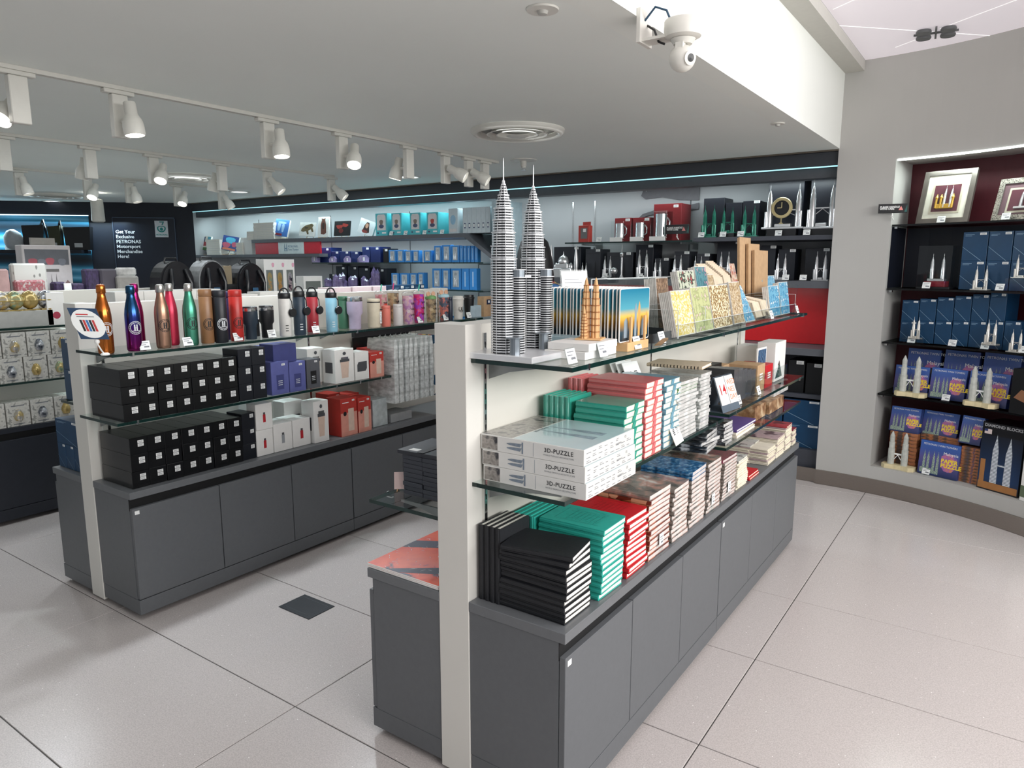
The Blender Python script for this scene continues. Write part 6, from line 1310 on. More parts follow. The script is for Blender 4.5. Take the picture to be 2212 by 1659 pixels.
for k, (a, b_, t_, lab) in enumerate(((1320, 1347, 478, 'round steel mug in a clear box, nearer of two'), (1363, 1391, 476, 'round steel mug in a clear box, farther of two'), (1405, 1440, 455, 'tall steel tankard in a clear box before the big red box'))): mug_in_box(lab, a, b_, t_)
for k, (a, b_, t_) in enumerate(((1327, 1362, 471), (1366, 1404, 470))):
    o, w_, d_, h_ = bbox(f'maroon gift box behind the {("first", "second")[k]} steel mug', a, b_, t_, zd, M_DRB, .16, BY + .2, group='maroon gift boxes'); sticker(o, w_ * .3, h_ * .92, -d_ / 2 - .0002, .04, .02)
o, w_, d_, h_ = bbox('large maroon gift box behind the tall tankard', 1410, 1470, 440, zd, M_DRB, .2, BY + .17, group='maroon gift boxes'); sticker(o, w_ * .3, h_ * .93, -d_ / 2 - .0002, .04, .02)
def care_sign(loc, rz, label, lines, w=.2, h=.07):
    o = thing('care_sign', label, 'sign', loc, rz, 'handle with care signs'); link('plate', MB().cbox(w, .006, h, .001, z0=.05).mesh('plate', M_BLACK), o)
    letter(o, lines, h * .26, M_PAPER, (-w * .44, -.0036, .05 + h * .55), bold=.0006, line=.8)
    link('triangle', MB().poly([(w * .2, -.0038, .05 + h * .3), (w * .36, -.0038, .05 + h * .3), (w * .28, -.0038, .05 + h * .75)]).mesh('tri', mat('warn_pink', 'e08a86', .5)), o)
    link('corner_print', MB().poly([(w * .4, -.0037, .05 + h * .1), (w * .49, -.0037, .05 + h * .1), (w * .49, -.0037, .05 + h * .9)]).mesh('cp', mat('care_teal', '1f5a55', .5)), o)
    link('clamp', MB().tube([(0, 0, .05), (0, .0, .025), (.01, .01, .006)], .004, 8).lathe([(0, -.008), (.008, 0), (0, .008)], 10, M=Matrix.Translation((0, 0, .03))).mesh('clamp', mat('clamp_white', 'e9e9e6', .35)), o)
care_sign((xat(1461, BY + .02, zd), BY + .03, zd + .0005), -.1, 'black please handle with care sign before the maroon box', 'PLEASE HANDLE\nWITH CARE')
price_card('price card beside the small red hanging box', (xat(1290, BY + .03, zd), BY + .05, zd + .0005), 0)
# ---- shelf E
M_GRT = mat('green_glass_tower', '2c7a66', .2, .3, var=.1); M_NVX = mat('black_navy_box', '10141f', .45, var=.1)
for k, (a, b_, t_) in enumerate(((1517, 1562, 428), (1564, 1600, 438), (1601, 1637, 434), (1655, 1731, 386), (1745, 1803, 381))):
    o, w_, d_, h_ = bbox(f'tall navy-black presentation box, {nth(k)} on the clock shelf', a, b_, t_, ZE, M_NVX, .2, BY + .2, group='navy-black presentation boxes'); 
    if k > 1: sticker(o, w_ * .35, h_ * .97, -d_ / 2 - .0002, .045, .02)
def mdl(label, px, t_, z, yf=BY + .1, m=None, gap=None, group='twin tower souvenirs', base=None, black=.0):
    x = xat(px, yf, z); zz_ = z + .0005 + black; h = zat(t_, x, yf) - zz_
    if black: solo('model_block', bxm(h * .62, .08, black, M_BLACK), 'black block under the ' + label, 'display block', (x, yf, z + .0005))
    return twin_model(label, h, (x, yf, zz_ + .0003 if black else zz_), 0, m, base, gap or h * .27, group)
mdl('green twin tower model with silver spires, first on the clock shelf', 1531, 442, ZE, m=M_GRT, gap=.07)
mdl('green twin tower model with silver spires, smallest on the clock shelf', 1571, 447, ZE, m=M_GRT, gap=.065, black=.03)
mdl('green twin tower model with silver spires, last on the clock shelf', 1617, 443, ZE, m=M_GRT, gap=.07)
mdl('large silver twin towers framing a round clock', 1690, 396, ZE, gap=.2, black=.05)
x = xat(1687, BY + .06, 1.95)
o = thing('desk_clock', 'round gold-rimmed clock set between the large silver towers', 'clock', (x, BY + .085, zat(449, x, BY + .085)), 0)
link('rim', MB().lathe([(.052, -.01), (.07, -.01), (.074, 0), (.07, .006), (.052, .004)], 30, cap=False, M=Matrix.Rotation(PI / 2, 4, 'X')).mesh('rim', mat('clock_gold', 'c9b98a', .3, .6), True), o)
link('dial', MB().lathe([(.053, -.002), (0, -.0015)], 30, cap=False, M=Matrix.Rotation(PI / 2, 4, 'X')).mesh('dial', M_BLACK), o)
link('hands', MB().box(-.003, .003, -.006, -.005, 0, .04).box(-.03, 0, -.006, -.005, -.003, .003).mesh('hands', MATS['clock_gold']), o)
link('pendulum', MB().lathe([(0, -.004), (.018, -.004), (.018, .004), (0, .004)], 16, cap=False, M=Matrix.Translation((0, 0, -.12)) @ Matrix.Rotation(PI / 2, 4, 'X')).box(-.003, .003, -.001, .001, -.11, -.072).mesh('pend', MATS['clock_gold']), o)
mdl('largest silver twin towers with sky bridge at the shelf end', 1773, 385, ZE, gap=.13, black=.045)
for px, lab in ((1513, 'price card before the first green tower'), (1560, 'price card before the smallest green tower'), (1598, 'price card before the last green tower'), (1680, 'price card before the clock towers'), (1741, 'price card before the largest silver towers')):
    price_card(lab, (xat(px, BY + .03, ZE), BY + .035, ZE + .0005), 0, .05, .04)
# ---- shelf G: black boxes with pewter pieces
for k, (a, b_, t_, mm_) in enumerate(((1196, 1254, 533, M_NVX), (1264, 1296, 538, M_SLT), (1310, 1366, 545, M_SLT), (1372, 1410, 528, M_NVX), (1413, 1443, 558, M_SLT), (1455, 1487, 543, M_SLT), (1503, 1530, 548, M_SLT), (1546, 1600, 520, M_NVX), (1640, 1672, 530, M_NVX), (1678, 1715, 538, M_NVX), (1736, 1790, 536, M_NVX))):
    o, w_, d_, h_ = bbox(f'dark gift box behind the pewter models, {nth(k)} from the left end', a, b_, t_, ZG, mat('gift_slate', '2c2e35', .5, var=.08) if mm_ is M_SLT else mm_, .18, BY + .2, group='dark gift boxes'); sticker(o, w_ * .34, h_ * .95, -d_ / 2 - .0002, .04, .02)
    if mm_ is M_SLT: decal(o, w_, d_, h_, [(C_('lidline', '1c1d22'), R(0, .84, 1, .855)), (C_('tower_sil', '17181c'), [(.62, .02), (.74, .02), (.7, .55), (.68, .62), (.66, .55)])])
for k, (px, t_, lab) in enumerate(((1262, 567, 'tiny'), (1312, 552, 'second'), (1388, 539, 'tallest'), (1420, 560, 'small'), (1463, 550, 'mid'), (1507, 553, 'sixth'), (1564, 543, 'partly hidden'), (1686, 547, 'seventh'), (1771, 542, 'last'))):
    mdl(('tiny silver twin tower model behind the notice sheet', 'silver twin tower model beside the globe on the long shelf', 'tallest silver twin tower model on the long shelf', 'small silver twin tower model after the tallest', 'silver twin tower model above the acrylic case', 'silver twin tower model just before the bookmark rack', 'silver tower model half hidden by the magnets', 'silver twin tower model right of the kraft notebooks', 'silver twin tower model on stepped plinth near the wall end')[k], px, t_, ZG, BY + .09)
x = xat(1217, BY + .1, ZG); o = thing('pewter_mosque', 'silver domed building souvenir with two spires', 'souvenir model', (x, BY + .1, ZG + .0005))
link('hall', MB().cbox(.2, .1, .08, .004).cbox(.12, .08, .04, .004, z0=.08).mesh('hall', M_PEWTER), o); link('dome', MB().lathe([(.045, .12), (.05, .14), (.035, .175), (.006, .195), (.003, .22), (0, .225)], 20).mesh('dome', M_PEWTER, True), o)
for s in (-1, 1): link('minaret', cached('minr', lambda: MB().lathe([(.018, 0), (.018, .08), (.02, .1), (.018, .16), (.006, .26), (0, .29)], 14).mesh('minaret', M_PEWTER, True)), o, (s * .125, 0, 0)); link('small_dome', cached('smd', lambda: MB().lathe([(.018, .08), (.02, .1), (.01, .12), (0, .13)], 12).mesh('sd', M_PEWTER, True)), o, (s * .075, 0, 0))
x = xat(1327, BY + .06, ZG); o = thing('pewter_globe', 'small tilted silver globe beside the twin towers', 'souvenir model', (x, BY + .05, ZG + .0005)); link('stand', MB().lathe([(.03, 0), (.028, .01), (.008, .015), (.008, .03)], 16).mesh('stand', M_BLACK, True), o); link('globe', MB().lathe([(.03 * math.sin(a * PI / 12), -.03 * math.cos(a * PI / 12) + .06) for a in range(13)], 18, cap=False).mesh('globe', M_PEWTER, True), o)
x = xat(1334, BY + .1, ZG); o = thing('pewter_tower', 'slim silver telecom tower souvenir before the slate box', 'souvenir model', (x + .03, BY + .11, ZG + .0005)); link('shaft', MB().lathe([(.02, 0), (.008, .03), (.007, .17), (.016, .18), (.018, .2), (.008, .21), (.003, .25), (0, .29)], 14).mesh('shaft', M_PEWTER, True), o)
for px, lab in ((1304, 'white price card before the second silver model'), (1380, 'white price card before the tallest silver model'), (1733, 'white price card before the last silver model'), (1695, 'white price card before the seventh silver model')): price_card(lab, (xat(px, BY + .02, ZG), BY + .03, ZG + .0005), 0)
# ---- below: black and blue boxes on the lower floor of the recess
zl = .2205
for k, (a, b_, t_, z0) in enumerate(((1700, 1735, 778, .62), (1738, 1774, 785, .62))):
    o, w_, d_, h_ = bbox(f'tall black carton under the strip shelf, {("nearer the gondola", "nearer the wall")[k]}', a, b_, t_, z0, M_BLACKBOX, .2, BY + .1, group='black cartons under the strip shelf'); sticker(o, w_ * .2, h_ * .93, -d_ / 2 - .0002, .05, .025)
slab('dark lower shelf under the black cartons', -3.9, BX1 - .002, .62, M_CHAR, .03, BY + .06)
for r in range(2):
    for c in range(2):
        o = blue_box(f'large dark blue carton, {("lower", "upper")[r]} row, {("left", "right")[c]} one, beside the curved wall', .26, .2, .175, (-1.32 + c * .27 - .13, BY + .18, zl + r * .176), 0, 'large dark blue cartons')

# ---- grey feathered wing ornament fixed to the recess wall
xw, zw = xat(1440, BB - .03, 2.0), zat(425, xat(1440, BB - .03, 2.0), BB - .03)
o = thing('wing_ornament', 'flat grey feathered wing ornament on the recess wall above the maroon box', 'ornament', (xw, BB - .012, zw)); M_WING = mat('wing_grey', '66656a', .5)
Mv = Matrix(((1, 0, 0, 0), (0, 0, -1, 0), (0, 1, 0, 0), (0, 0, 0, 1)))
link('upper_wing', MB().prism([(-.24, .02), (-.22, .07), (-.19, .05), (-.17, .1), (-.12, .08), (-.1, .13), (-.02, .1), (.1, .11), (.27, .13), (.27, -.04), (.1, -.03), (-.05, -.0), (-.2, -.01)], -.004, .004, M=Mv).mesh('wing', M_WING), o)
link('lower_wing', MB().prism([(-.3, -.2), (-.22, -.13), (-.1, -.1), (.08, -.09), (.27, -.06), (.27, -.11), (.05, -.13), (-.15, -.14), (-.26, -.17)], -.004, .004, M=Mv).mesh('wing', M_WING), o)
link('wall_pin', MB().tube([(.15, .005, .02), (.15, .011, .02)], .006, 8).tube([(.15, .005, -.085), (.15, .011, -.085)], .006, 8).mesh('pin', M_CHROME), o)
# ================================================================== curved niche: shelves and goods
def nang(px, r, z):
    """angle on an arc of radius r (about the wall's centre) seen at photo column px and height z"""
    lo, hi = math.radians(20), math.radians(95)
    def f(a):
        x, y = apt(a, r); d = Vector((x, y, z)) - _C; return CX + F_PX * d.dot(_rt) / d.dot(_fw)
    for _ in range(45):
        m = (lo + hi) / 2
        if f(m) > px: lo = m
        else: hi = m
    return (lo + hi) / 2
NS = [1.80, 1.393, 1.042, .695]
M_SMOKE = mat('dark_glass_edge', '0a0b0d', .15)
M_DKPANE = clear('dark_pane', (.55, .58, .58))
for z, lab in zip(NS, ('curved dark glass shelf under the framed pictures', 'curved dark glass shelf under the clear-cased tower', 'curved dark glass shelf under the rows of small blue boxes', 'curved dark glass shelf under the standing paper puzzle boxes')):
    t = thing('glass_shelf', lab, 'shelf', (0, 0, z - .012), 0, 'niche glass shelves')
    link('pane', arc_wall(MB(), A_N - .003, A_R, AR + .012, AR + ND - .001, .0, .0118, 24).mesh('pane', M_DKPANE), t)
    link('polished_edge', arc_wall(MB(), A_N - .003, A_R, AR + .0095, AR + .0118, .0, .012, 24).mesh('edge', M_SMOKE), t)
    for k in range(2): link('clip', cached('nclip', lambda: MB().box(-.008, .008, -.02, .0, -.014, -.001).mesh('clip', M_CHROME)), t, (*apt(A_N - .012 - k * .5, AR + .05), 0), (0, 0, A_N - PI / 2))
link('dark_backing', arc_wall(MB(), A_N - .004, A_R, AR + ND - .012, AR + ND - .002, NS[1], NS[0] - .014, 16).mesh('dbk', M_NAVY), wr)
link('side_panel', MB().box(-.001, .001, .03, ND - .03, NS[1], NS[0] - .014).mesh('sp', M_NAVY), wr, (*apt(A_N - .0012, AR), 0), (0, 0, A_N - PI / 2))
def nplace(px, r, z):
    a = nang(px, r, z); x, y = apt(a, r); return (x, y, z + .0005), a - PI / 2, a
def nbox(px0, px1, pyt, z, off=.06, depth=.12):
    r = AR + off; a0, a1 = nang(px0, r, z), nang(px1, r, z); a = (a0 + a1) / 2; w_ = r * abs(a0 - a1)
    fx, fy = apt(a, r); h = zat(pyt, fx, fy) - z; cx_, cy_ = apt(a, r + depth / 2)
    return (cx_, cy_, z + .0005), a - PI / 2, round(w_, 4), round(h, 4)
# framed pictures
def framed(label, loc, rz, w, h, fr, matm, inner, motif, tilt=.28):
    o = thing('framed_picture', label, 'picture frame', loc, rz, 'framed pictures'); M = Matrix.Rotation(-tilt, 4, 'X')
    f = .03
    link('frame', MB().box(-w / 2, w / 2, -.012, .012, 0, f, M=M).box(-w / 2, w / 2, -.012, .012, h - f, h, M=M).box(-w / 2, -w / 2 + f, -.012, .012, f, h - f, M=M).box(w / 2 - f, w / 2, -.012, .012, f, h - f, M=M).mesh('frame', fr), o)
    link('mount', MB().box(-w / 2 + f, w / 2 - f, -.004, .004, f, h - f, M=M).mesh('mount', matm), o)
    iw, ih = w * .5, h * .5
    link('inner_frame', MB().box(-iw / 2 - .012, iw / 2 + .012, -.0065, -.0042, h * .22 - .012, h * .22 + ih + .012, M=M).mesh('if', mat('cream_bevel', 'cfc3ac', .5)), o)
    link('velvet', MB().box(-iw / 2, iw / 2, -.0075, -.0066, h * .22, h * .22 + ih, M=M).mesh('velvet', inner), o)
    m = MB()
    for s in (-.12, .12): m.lathe(tower_profile(ih * .85, iw * .055), 10, 0, M=M @ Matrix.Translation((s * iw + iw * .1, -.016, h * .22 + ih * .12)))
    if motif:
        m.cbox(iw * .6, .015, ih * .18, .002, 1, M=M @ Matrix.Translation((0, -.016, h * .22 + ih * .08)))
        for s in (-.32, -.15, .3): m.lathe([(iw * .05, 0), (iw * .05, ih * .35), (iw * .07, ih * .4), (0, ih * .55)], 10, 1, M=M @ Matrix.Translation((s * iw, -.018, h * .22 + ih * .1)))
    else: m.cbox(iw * .5, .015, ih * .1, .002, 0, M=M @ Matrix.Translation((.0, -.016, h * .22 + ih * .06)))
    link('relief', m.mesh('relief', [M_PEWTER, mat('gold_relief', 'c7a04a', .3, .8)]), o)
    link('glazing', MB().box(-w / 2 + f, w / 2 - f, -.0225, -.0215, f, h - f, M=M).mesh('glass', M_ACRYL), o)
    return o
loc, rz, a = nplace(2033, AR + .09, NS[0]); framed('large white-matted frame with gold city relief', loc, rz, .30, .34, mat('frame_pewter', '6f6a64', .3, .6), mat('mat_cream', 'e4dccb', .7), mat('velvet_maroon', '5d2130', .8), True)
loc, rz, a = nplace(2200, AR + .09, NS[0]); framed('silver-edged maroon frame with small tower relief', loc, rz, .30, .25, ramp('silver_leaf', [(.35, '55534f'), (.55, 'b9b5aa')], 'noise', 40, .3, .8), mat('mat_mauve', '6b4a52', .7), mat('velvet_maroon', '5d2130', .8), False)
loc, rz, a = nplace(2031, AR + .035, NS[0]); price_card('price card below the gold relief frame', loc, rz, .06, .04)
loc, rz, a = nplace(2170, AR + .035, NS[0]); price_card('price card below the silver-edged frame', loc, rz, .06, .04)
loc, rz, a = nplace(1927, AR + .0, NS[0]); care_sign((loc[0], loc[1] - .03, NS[0] + .02), rz + .35, 'black please handle with care sign clamped at the niche corner', 'PLEASE HANDLE\nWITH CARE', .165, .058)
# shelf 2
loc, rz, w_, h_ = nbox(1978, 2050, 535, NS[1], .06, .11)
o = thing('cased_tower_model', 'silver twin towers on a red block inside a clear case', 'souvenir model', loc, rz)
link('case', MB().cbox(w_, .12, h_, .001, z0=.012).mesh('case', M_ACRYL), o); link('base', MB().cbox(w_, .12, .012, .001).mesh('base', M_BLACK), o)
link('block', MB().cbox(w_ * .62, .07, .035, .002, z0=.0125).mesh('block', mat('block_red', '7a1c2a', .3)), o)
for s in (-1, 1): link('tower', cached('ctw', lambda: MB().lathe(tower_profile(h_ * .68, .013), 12).mesh('tw', M_PEWTER, True)), o, (s * .032, 0, .048))
link('plinth', MB().cbox(w_ * .5, .05, .016, .002, z0=.0476).mesh('pl', M_PEWTER), o)
cols2 = [(2069, 2123), (2124, 2176), (2177, 2232)]
for r in range(2):
    for c, (a0, a1) in enumerate(cols2):
        loc, rz, w_, h_ = nbox(a0, a1, 564, NS[1], .1, .16); loc = (loc[0], loc[1], loc[2] + r * (h_ + .0006))
        blue_box(f'large blue carton, {("lower", "upper")[r]} row, {nth(c)} from the cased tower', w_ - .003, .16, h_, loc, rz, 'large blue cartons in the niche')
def nmodel(label, px, t_, z, off=.03, up=0., gap=.06, m=None):
    loc, rz, a = nplace(px, AR + off, z)
    if up: solo('acrylic_block', bxm(.13, .08, up, M_ACRYL), 'clear block under the ' + label, 'display block', loc, rz)
    h = zat(t_, loc[0], loc[1]) - z - up; return twin_model(label, h, (loc[0], loc[1], loc[2] + up + .0003), rz, m or mat('satin_silver', 'd2cfc8', .35, .7), None, gap, 'satin twin tower models', bd=.05)
nmodel('satin twin tower model before the large blue cartons', 2117, 573, NS[1], .05, gap=.055)
nmodel('satin twin tower model on a clear block by the blue cartons', 2203, 549, NS[1], .05, .075, .055)
for px, z, lab in ((1999, NS[1], 'price card before the cased tower'), (2157, NS[1], 'price card before the large blue cartons'), (1967, NS[2], 'price card before the small blue boxes, nearest the corner'), (2055, NS[2], 'price card in the middle of the small blue boxes'), (2125, NS[2], 'price card under the second satin tower'), (2207, NS[2], 'price card at the right end of the small blue boxes'), (2041, NS[3], 'price card between the two paper towers'), (1998, NZ0, 'price card on the niche floor')):
    loc, rz, a = nplace(px, AR + (.03 if z != NZ0 else .05), z); price_card(lab, loc, rz, .05, .036)
# shelf 3
for r in range(2):
    for c in range(7):
        a0 = 1942 + c * 37; loc, rz, w_, h_ = nbox(a0, a0 + 36, 694, NS[2], .1, .14)
        if c == 6 and r == 1: continue
        loc = (loc[0], loc[1], loc[2] + r * (h_ + .0006)); blue_box(f'small blue carton, {("lower", "upper")[r]} row, {nth(c)} from the niche corner', w_ - .002, .14, h_, loc, rz, 'small blue cartons in the niche')
nmodel('satin twin tower model on clear oval base near the niche corner', 1976, 684, NS[2], .05, .03, .03)
nmodel('satin twin tower model on clear base amid small blue cartons', 2138, 690, NS[2], .05, .03, .04)
nmodel('satin twin tower model at the right end of the blue cartons', 2193, 711, NS[2], .05, .0, .045)
# paper puzzle boxes
M_PZB = mat('puzzle_box_blue', '27407f', .35, var=.06, coat=.4)
M_PZP = ramp('puzzle_sunset', [(0, '20305c'), (.25, '4a4a7c'), (.5, '5a5590'), (.75, '3f5aa0'), (1, '3a62ad')], 'xyz', 1, .35, axis='Z', coat=.4)
M_PZG = ramp('puzzle_glow', [(.3, 'd98a58'), (.5, 'b06aa0'), (.7, '6f62a8')], 'noise', 4, .4)
M_YEL = mat('ink_yellow', 'f0d437', .5)
M_PZT = ramp('tower_photo', [(.3, '31454f'), (.5, '7f9a94'), (.65, 'c9c9a8')], 'noise', 30, .4)
def puzzle(label, w, h, d, loc, rz, tilt=0.):
    o = thing('paper_puzzle_box', label, 'puzzle box', loc, 0, 'paper puzzle boxes', rot=(-tilt, 0, rz)); link('body', bxm(round(w, 3), d, round(h, 3), M_PZB), o)
    y = -d / 2 - .0004
    link('picture', MB().box(-w / 2 + .001, w / 2 - .001, y, y + .0002, .001, h - .001).mesh('pic', M_PZP), o)
    m = MB()
    for cx_ in (-.36, -.26, -.12, -.02): m.poly([((cx_ - .035) * w, y - .0004, .1 * h), ((cx_ + .035) * w, y - .0004, .1 * h), ((cx_ + .03) * w, y - .0004, .5 * h), (cx_ * w, y - .0004, .72 * h), ((cx_ - .03) * w, y - .0004, .5 * h)])
    m.poly([(-.45 * w, y - .0003, .05 * h), (-.15 * w, y - .0003, .05 * h), (-.15 * w, y - .0003, .2 * h), (-.45 * w, y - .0003, .2 * h)]).poly([(.02 * w, y - .0003, .05 * h), (-.14 * w, y - .0003, .05 * h), (-.14 * w, y - .0003, .15 * h), (.02 * w, y - .0003, .15 * h)])
    link('tower_print', m.mesh('tp', M_PZT), o)
    link('glow_print', MB().poly([(p[0] * w, y - .0003, p[1] * h) for p in blob(.25, .45, .2, .3, wob=.1)]).mesh('gp', M_PZG), o)
    letter(o, 'PETRONAS TWIN TOWERS', h * .075, M_PAPER, (-.42 * w, y - .0006, .9 * h)); letter(o, 'PAPER\nPUZZLE', h * .16, M_YEL, (.06 * w, y - .0008, .42 * h), bold=.0012, line=.85); letter(o, 'Malaysia', h * .12, M_PAPER, (.1 * w, y - .0007, .7 * h))
    return o
for k, (a0, a1, t_) in enumerate(((1949, 2023, 752), (2026, 2105, 756), (2108, 2192, 762))):
    loc, rz, w_, h_ = nbox(a0, a1, t_, NS[3], .2, .05); puzzle(f'paper puzzle box in the rear row, {nth(k)} from the niche corner', w_ - .012, h_ - .01, .045, loc, rz, .1)
for k, (a0, a1, t_) in enumerate(((1927, 2001, 792), (2003, 2081, 798), (2084, 2172, 806))):
    loc, rz, w_, h_ = nbox(a0, a1, t_, NS[3], .07, .045); puzzle(f'paper puzzle box in the front row, {nth(k)} from the niche corner', w_ - .004, h_, .045, loc, rz, .12)
M_PTW = mat('paper_tower', 'b9bcb5', .5, var=.15, scale=40); M_PBASE = mat('paper_base', 'd6c8a0', .6, var=.1)
def paper_tower(label, px, t_, z, off=.035, s=1.):
    loc, rz, a = nplace(px, AR + off, z); h = zat(t_, loc[0], loc[1]) - z
    o = thing('paper_tower_model', label, 'paper model', loc, rz, 'paper tower models')
    link('podium', MB().prism([(-.085 * s, -.02), (-.06 * s, -.045), (-.01, -.03), (.03 * s, -.03), (.075 * s, -.045), (.1 * s, -.02), (.1 * s, .03), (-.085 * s, .03)], 0, .028).mesh('podium', M_PBASE), o)
    tm__ = MB().lathe([(.021, 0), (.021, h * .42), (.0185, h * .43), (.0185, h * .6), (.015, h * .61), (.015, h * .78), (.009, h * .84), (.003, h * .9), (0, h - .028)], 10).mesh('tower', M_PTW)
    for sx_ in (-1, 1): link('tower', tm__, o, (sx_ * .042, .0, .028))
    link('bridge', MB().box(-.03, .03, -.004, .004, h * .38, h * .42).tube([(-.022, -.004, h * .25), (0, -.004, h * .38), (.022, -.004, h * .25)], .003, 6).mesh('bridge', M_PAPER), o)
    return o
paper_tower('paper tower model with cream podium, nearest the niche corner', 1963, 770, NS[3]); paper_tower('paper tower model with arched bridge before the puzzle boxes', 2114, 795, NS[3])
paper_tower('paper tower model with cream podium on the niche floor', 1937, 935, NZ0, .06, 1.1)
M_PZS = ramp('puzzle_sides', [(.0, '22396b'), (.4, '5d4a3c'), (.55, 'b5744a'), (.7, '2a3c66')], 'noise', 24, .4, coord='Object')
def nstack(n, px0, px1, pyt, off, d, where, z=NZ0):
    loc, rz, w_, h_ = nbox(px0, px1, pyt, z, off, d); t = h_ / n
    for i in range(n):
        o = carton(f'flat paper puzzle box, {from_top(i, n)} of the {where}', w_ - .004, d, round(t - .0008, 4), M_PZS, (loc[0] + R_.uniform(-.003, .003), loc[1], loc[2] + i * t), rz + R_.uniform(-.02, .02), 'piled paper puzzle boxes', name='paper_puzzle_box', cat='puzzle box')
    return loc, rz, h_
_, _, hA = nstack(10, 1916, 1976, 934, .1, .14, 'pile nearest the corner'); nstack(12, 2068, 2118, 968, .09, .16, 'pile beside the black box'); nstack(13, 1980, 2064, 942, .14, .14, 'middle pile')
loc, rz, w_, h_ = nbox(1979, 2066, 958, NZ0, .06, .04); puzzle('paper puzzle box propped upright on the niche floor', w_ - .004, h_, .04, loc, rz, .1)
for k, (a0, a1, pb, pt) in enumerate(((1918, 1983, 936, 882), (1986, 2064, 950, 892), (2068, 2116, 962, 902))):
    r = AR + (.1, .15, .1)[k]; aa = nang((a0 + a1) / 2, r, .5); x, y = apt(aa, r); zb2 = zat(pb, x, y) + .004
    loc, rz, w_, h_ = nbox(a0, a1, pt, zb2, (.1, .15, .1)[k], .05); puzzle(f'paper puzzle box leaning on the piles, {nth(k)} from the corner', w_ - .004, h_, .05, loc, rz, .2)
# black block-kit box
loc, rz, w_, h_ = nbox(2108, 2196, 918, NZ0, .05, .2)
o = carton('black building block box with lit towers and small flag', w_, .2, h_, mat('kit_black', '0d0f14', .3, coat=.3), loc, rz, name='block_kit_box'); M_LITT = ramp('lit_tower', [(.0, '3b4450'), (.45, '9aa7b5'), (.6, 'e8edf0')], 'wave', 14, .4, axis='Z', dist=.5)
decal(o, w_, .2, h_, [(ramp('night_blue', [(0, '1c1712'), (.2, '12345c'), (.6, '0c2340'), (1, '0b0d12')], 'xyz', 1, .4, axis='Z'), R(.0, .0, 1, .82)), (M_LITT, [(.3, .12), (.47, .12), (.45, .6), (.4, .78), (.385, .84), (.37, .78), (.31, .6)]), (M_LITT, [(.62, .1), (.8, .1), (.78, .58), (.73, .77), (.715, .83), (.7, .77), (.63, .58)]), (M_LITT, R(.45, .38, .65, .41)), (C_('citygold', 'a5713f'), R(.02, .02, .98, .12)), (C_('citygold', 'a5713f'), R(.04, .12, .16, .45)), (C_('flagr', 'd8c9c6'), R(.06, .83, .24, .9)), (C_('flagb', '27386b'), R(.06, .865, .14, .9))])
letter(o, 'DIAMOND BLOCKS', h_ * .06, mat('ink_silver', '9b9da0', .5), (-w_ * .45, -.1012, h_ * .955), bold=.0008)
loc, rz, w_, h_ = nbox(2200, 2290, 925, NZ0, .03, .2); o = carton('white side of a building block box at the right picture edge', w_, .2, h_ * .98, M_WHITEBOX, loc, rz, name='block_kit_box'); decal(o, w_, .2, h_, [(C_('park', '5d6b52'), R(0, .05, 1, .2)), (M_LITT, [(.15, .15), (.3, .15), (.28, .4), (.225, .5), (.17, .4)]), (M_LITT, [(.45, .12), (.6, .12), (.58, .38), (.525, .48), (.47, .38)])])
loc, rz, w_, h_ = nbox(2184, 2260, 800, NS[3], .03, .15); o = carton('black box with brown puzzle picture at the right end', w_, .2, h_, M_BLACKBOX, loc, rz); decal(o, w_, .2, h_, [(C_('woodp', '8a5f42'), [(.1, .35), (.5, .25), (.7, .45), (.3, .55)])])
# ================================================================== far gondola with egg souvenirs, bags and backpacks
GX0, GX1, GY0, GY1, GF = -5.26, -5.15, .95, 4.2, -4.83
divider(GX0, GX1, GY0, GY1, 1.38, 'white divider of the far gondola behind the egg souvenirs')
M_NVL = mat('navy_laminate', '22262f', .45)
t = cabinet(GF, GX1 + .001, GY0, 2.55, 'dark base cabinet of the far gondola under the egg boxes', 'far gondola cabinets', M_GREY=M_NVL)
cabinet(GF, GX1 + .001, 2.553, GY1, 'dark base cabinet of the far gondola hidden behind the bottles', 'far gondola cabinets', M_GREY=M_NVL)
worktop(GF, GX1 + .001, GY0, GY1, 'dark worktop of the far gondola under the egg boxes', M_NVL)
ZG1, ZG2 = 1.176, .85
shelf(GF, GX1 + .001, GY0 + .08, 2.45, ZG1, 'glass shelf of the far gondola under the egg souvenirs', 'far gondola shelves')
shelf(GF, GX1 + .001, 2.46, GY1, ZG1, 'glass shelf of the far gondola under the backpacks', 'far gondola shelves')
shelf(GF, GX1 + .001, GY0 + .08, 2.45, ZG2, 'glass shelf of the far gondola under two rows of egg boxes', 'far gondola shelves')
solo('display_riser', MB().cbox(.2, 1.0, .096, .002).mesh('riser', mat('riser_grey', 'a8a9a5', .5)), 'pale grey riser box under the egg souvenirs', 'riser', (-4.95, 1.52, ZG1 + .0005))
EG = [('silver', 'b9bcc0'), ('mint', '8fae94'), ('gold', 'b39a5c'), ('navy', '2a3446')]
M_EGP = {n: ramp('egg_' + n, [(.3, c), (.5, 'c8b070' if n != 'navy' else 'c4c8cc'), (.62, c)], 'noise', 24, .15, .5, coat=.6, coord='Object') for n, c in EG}
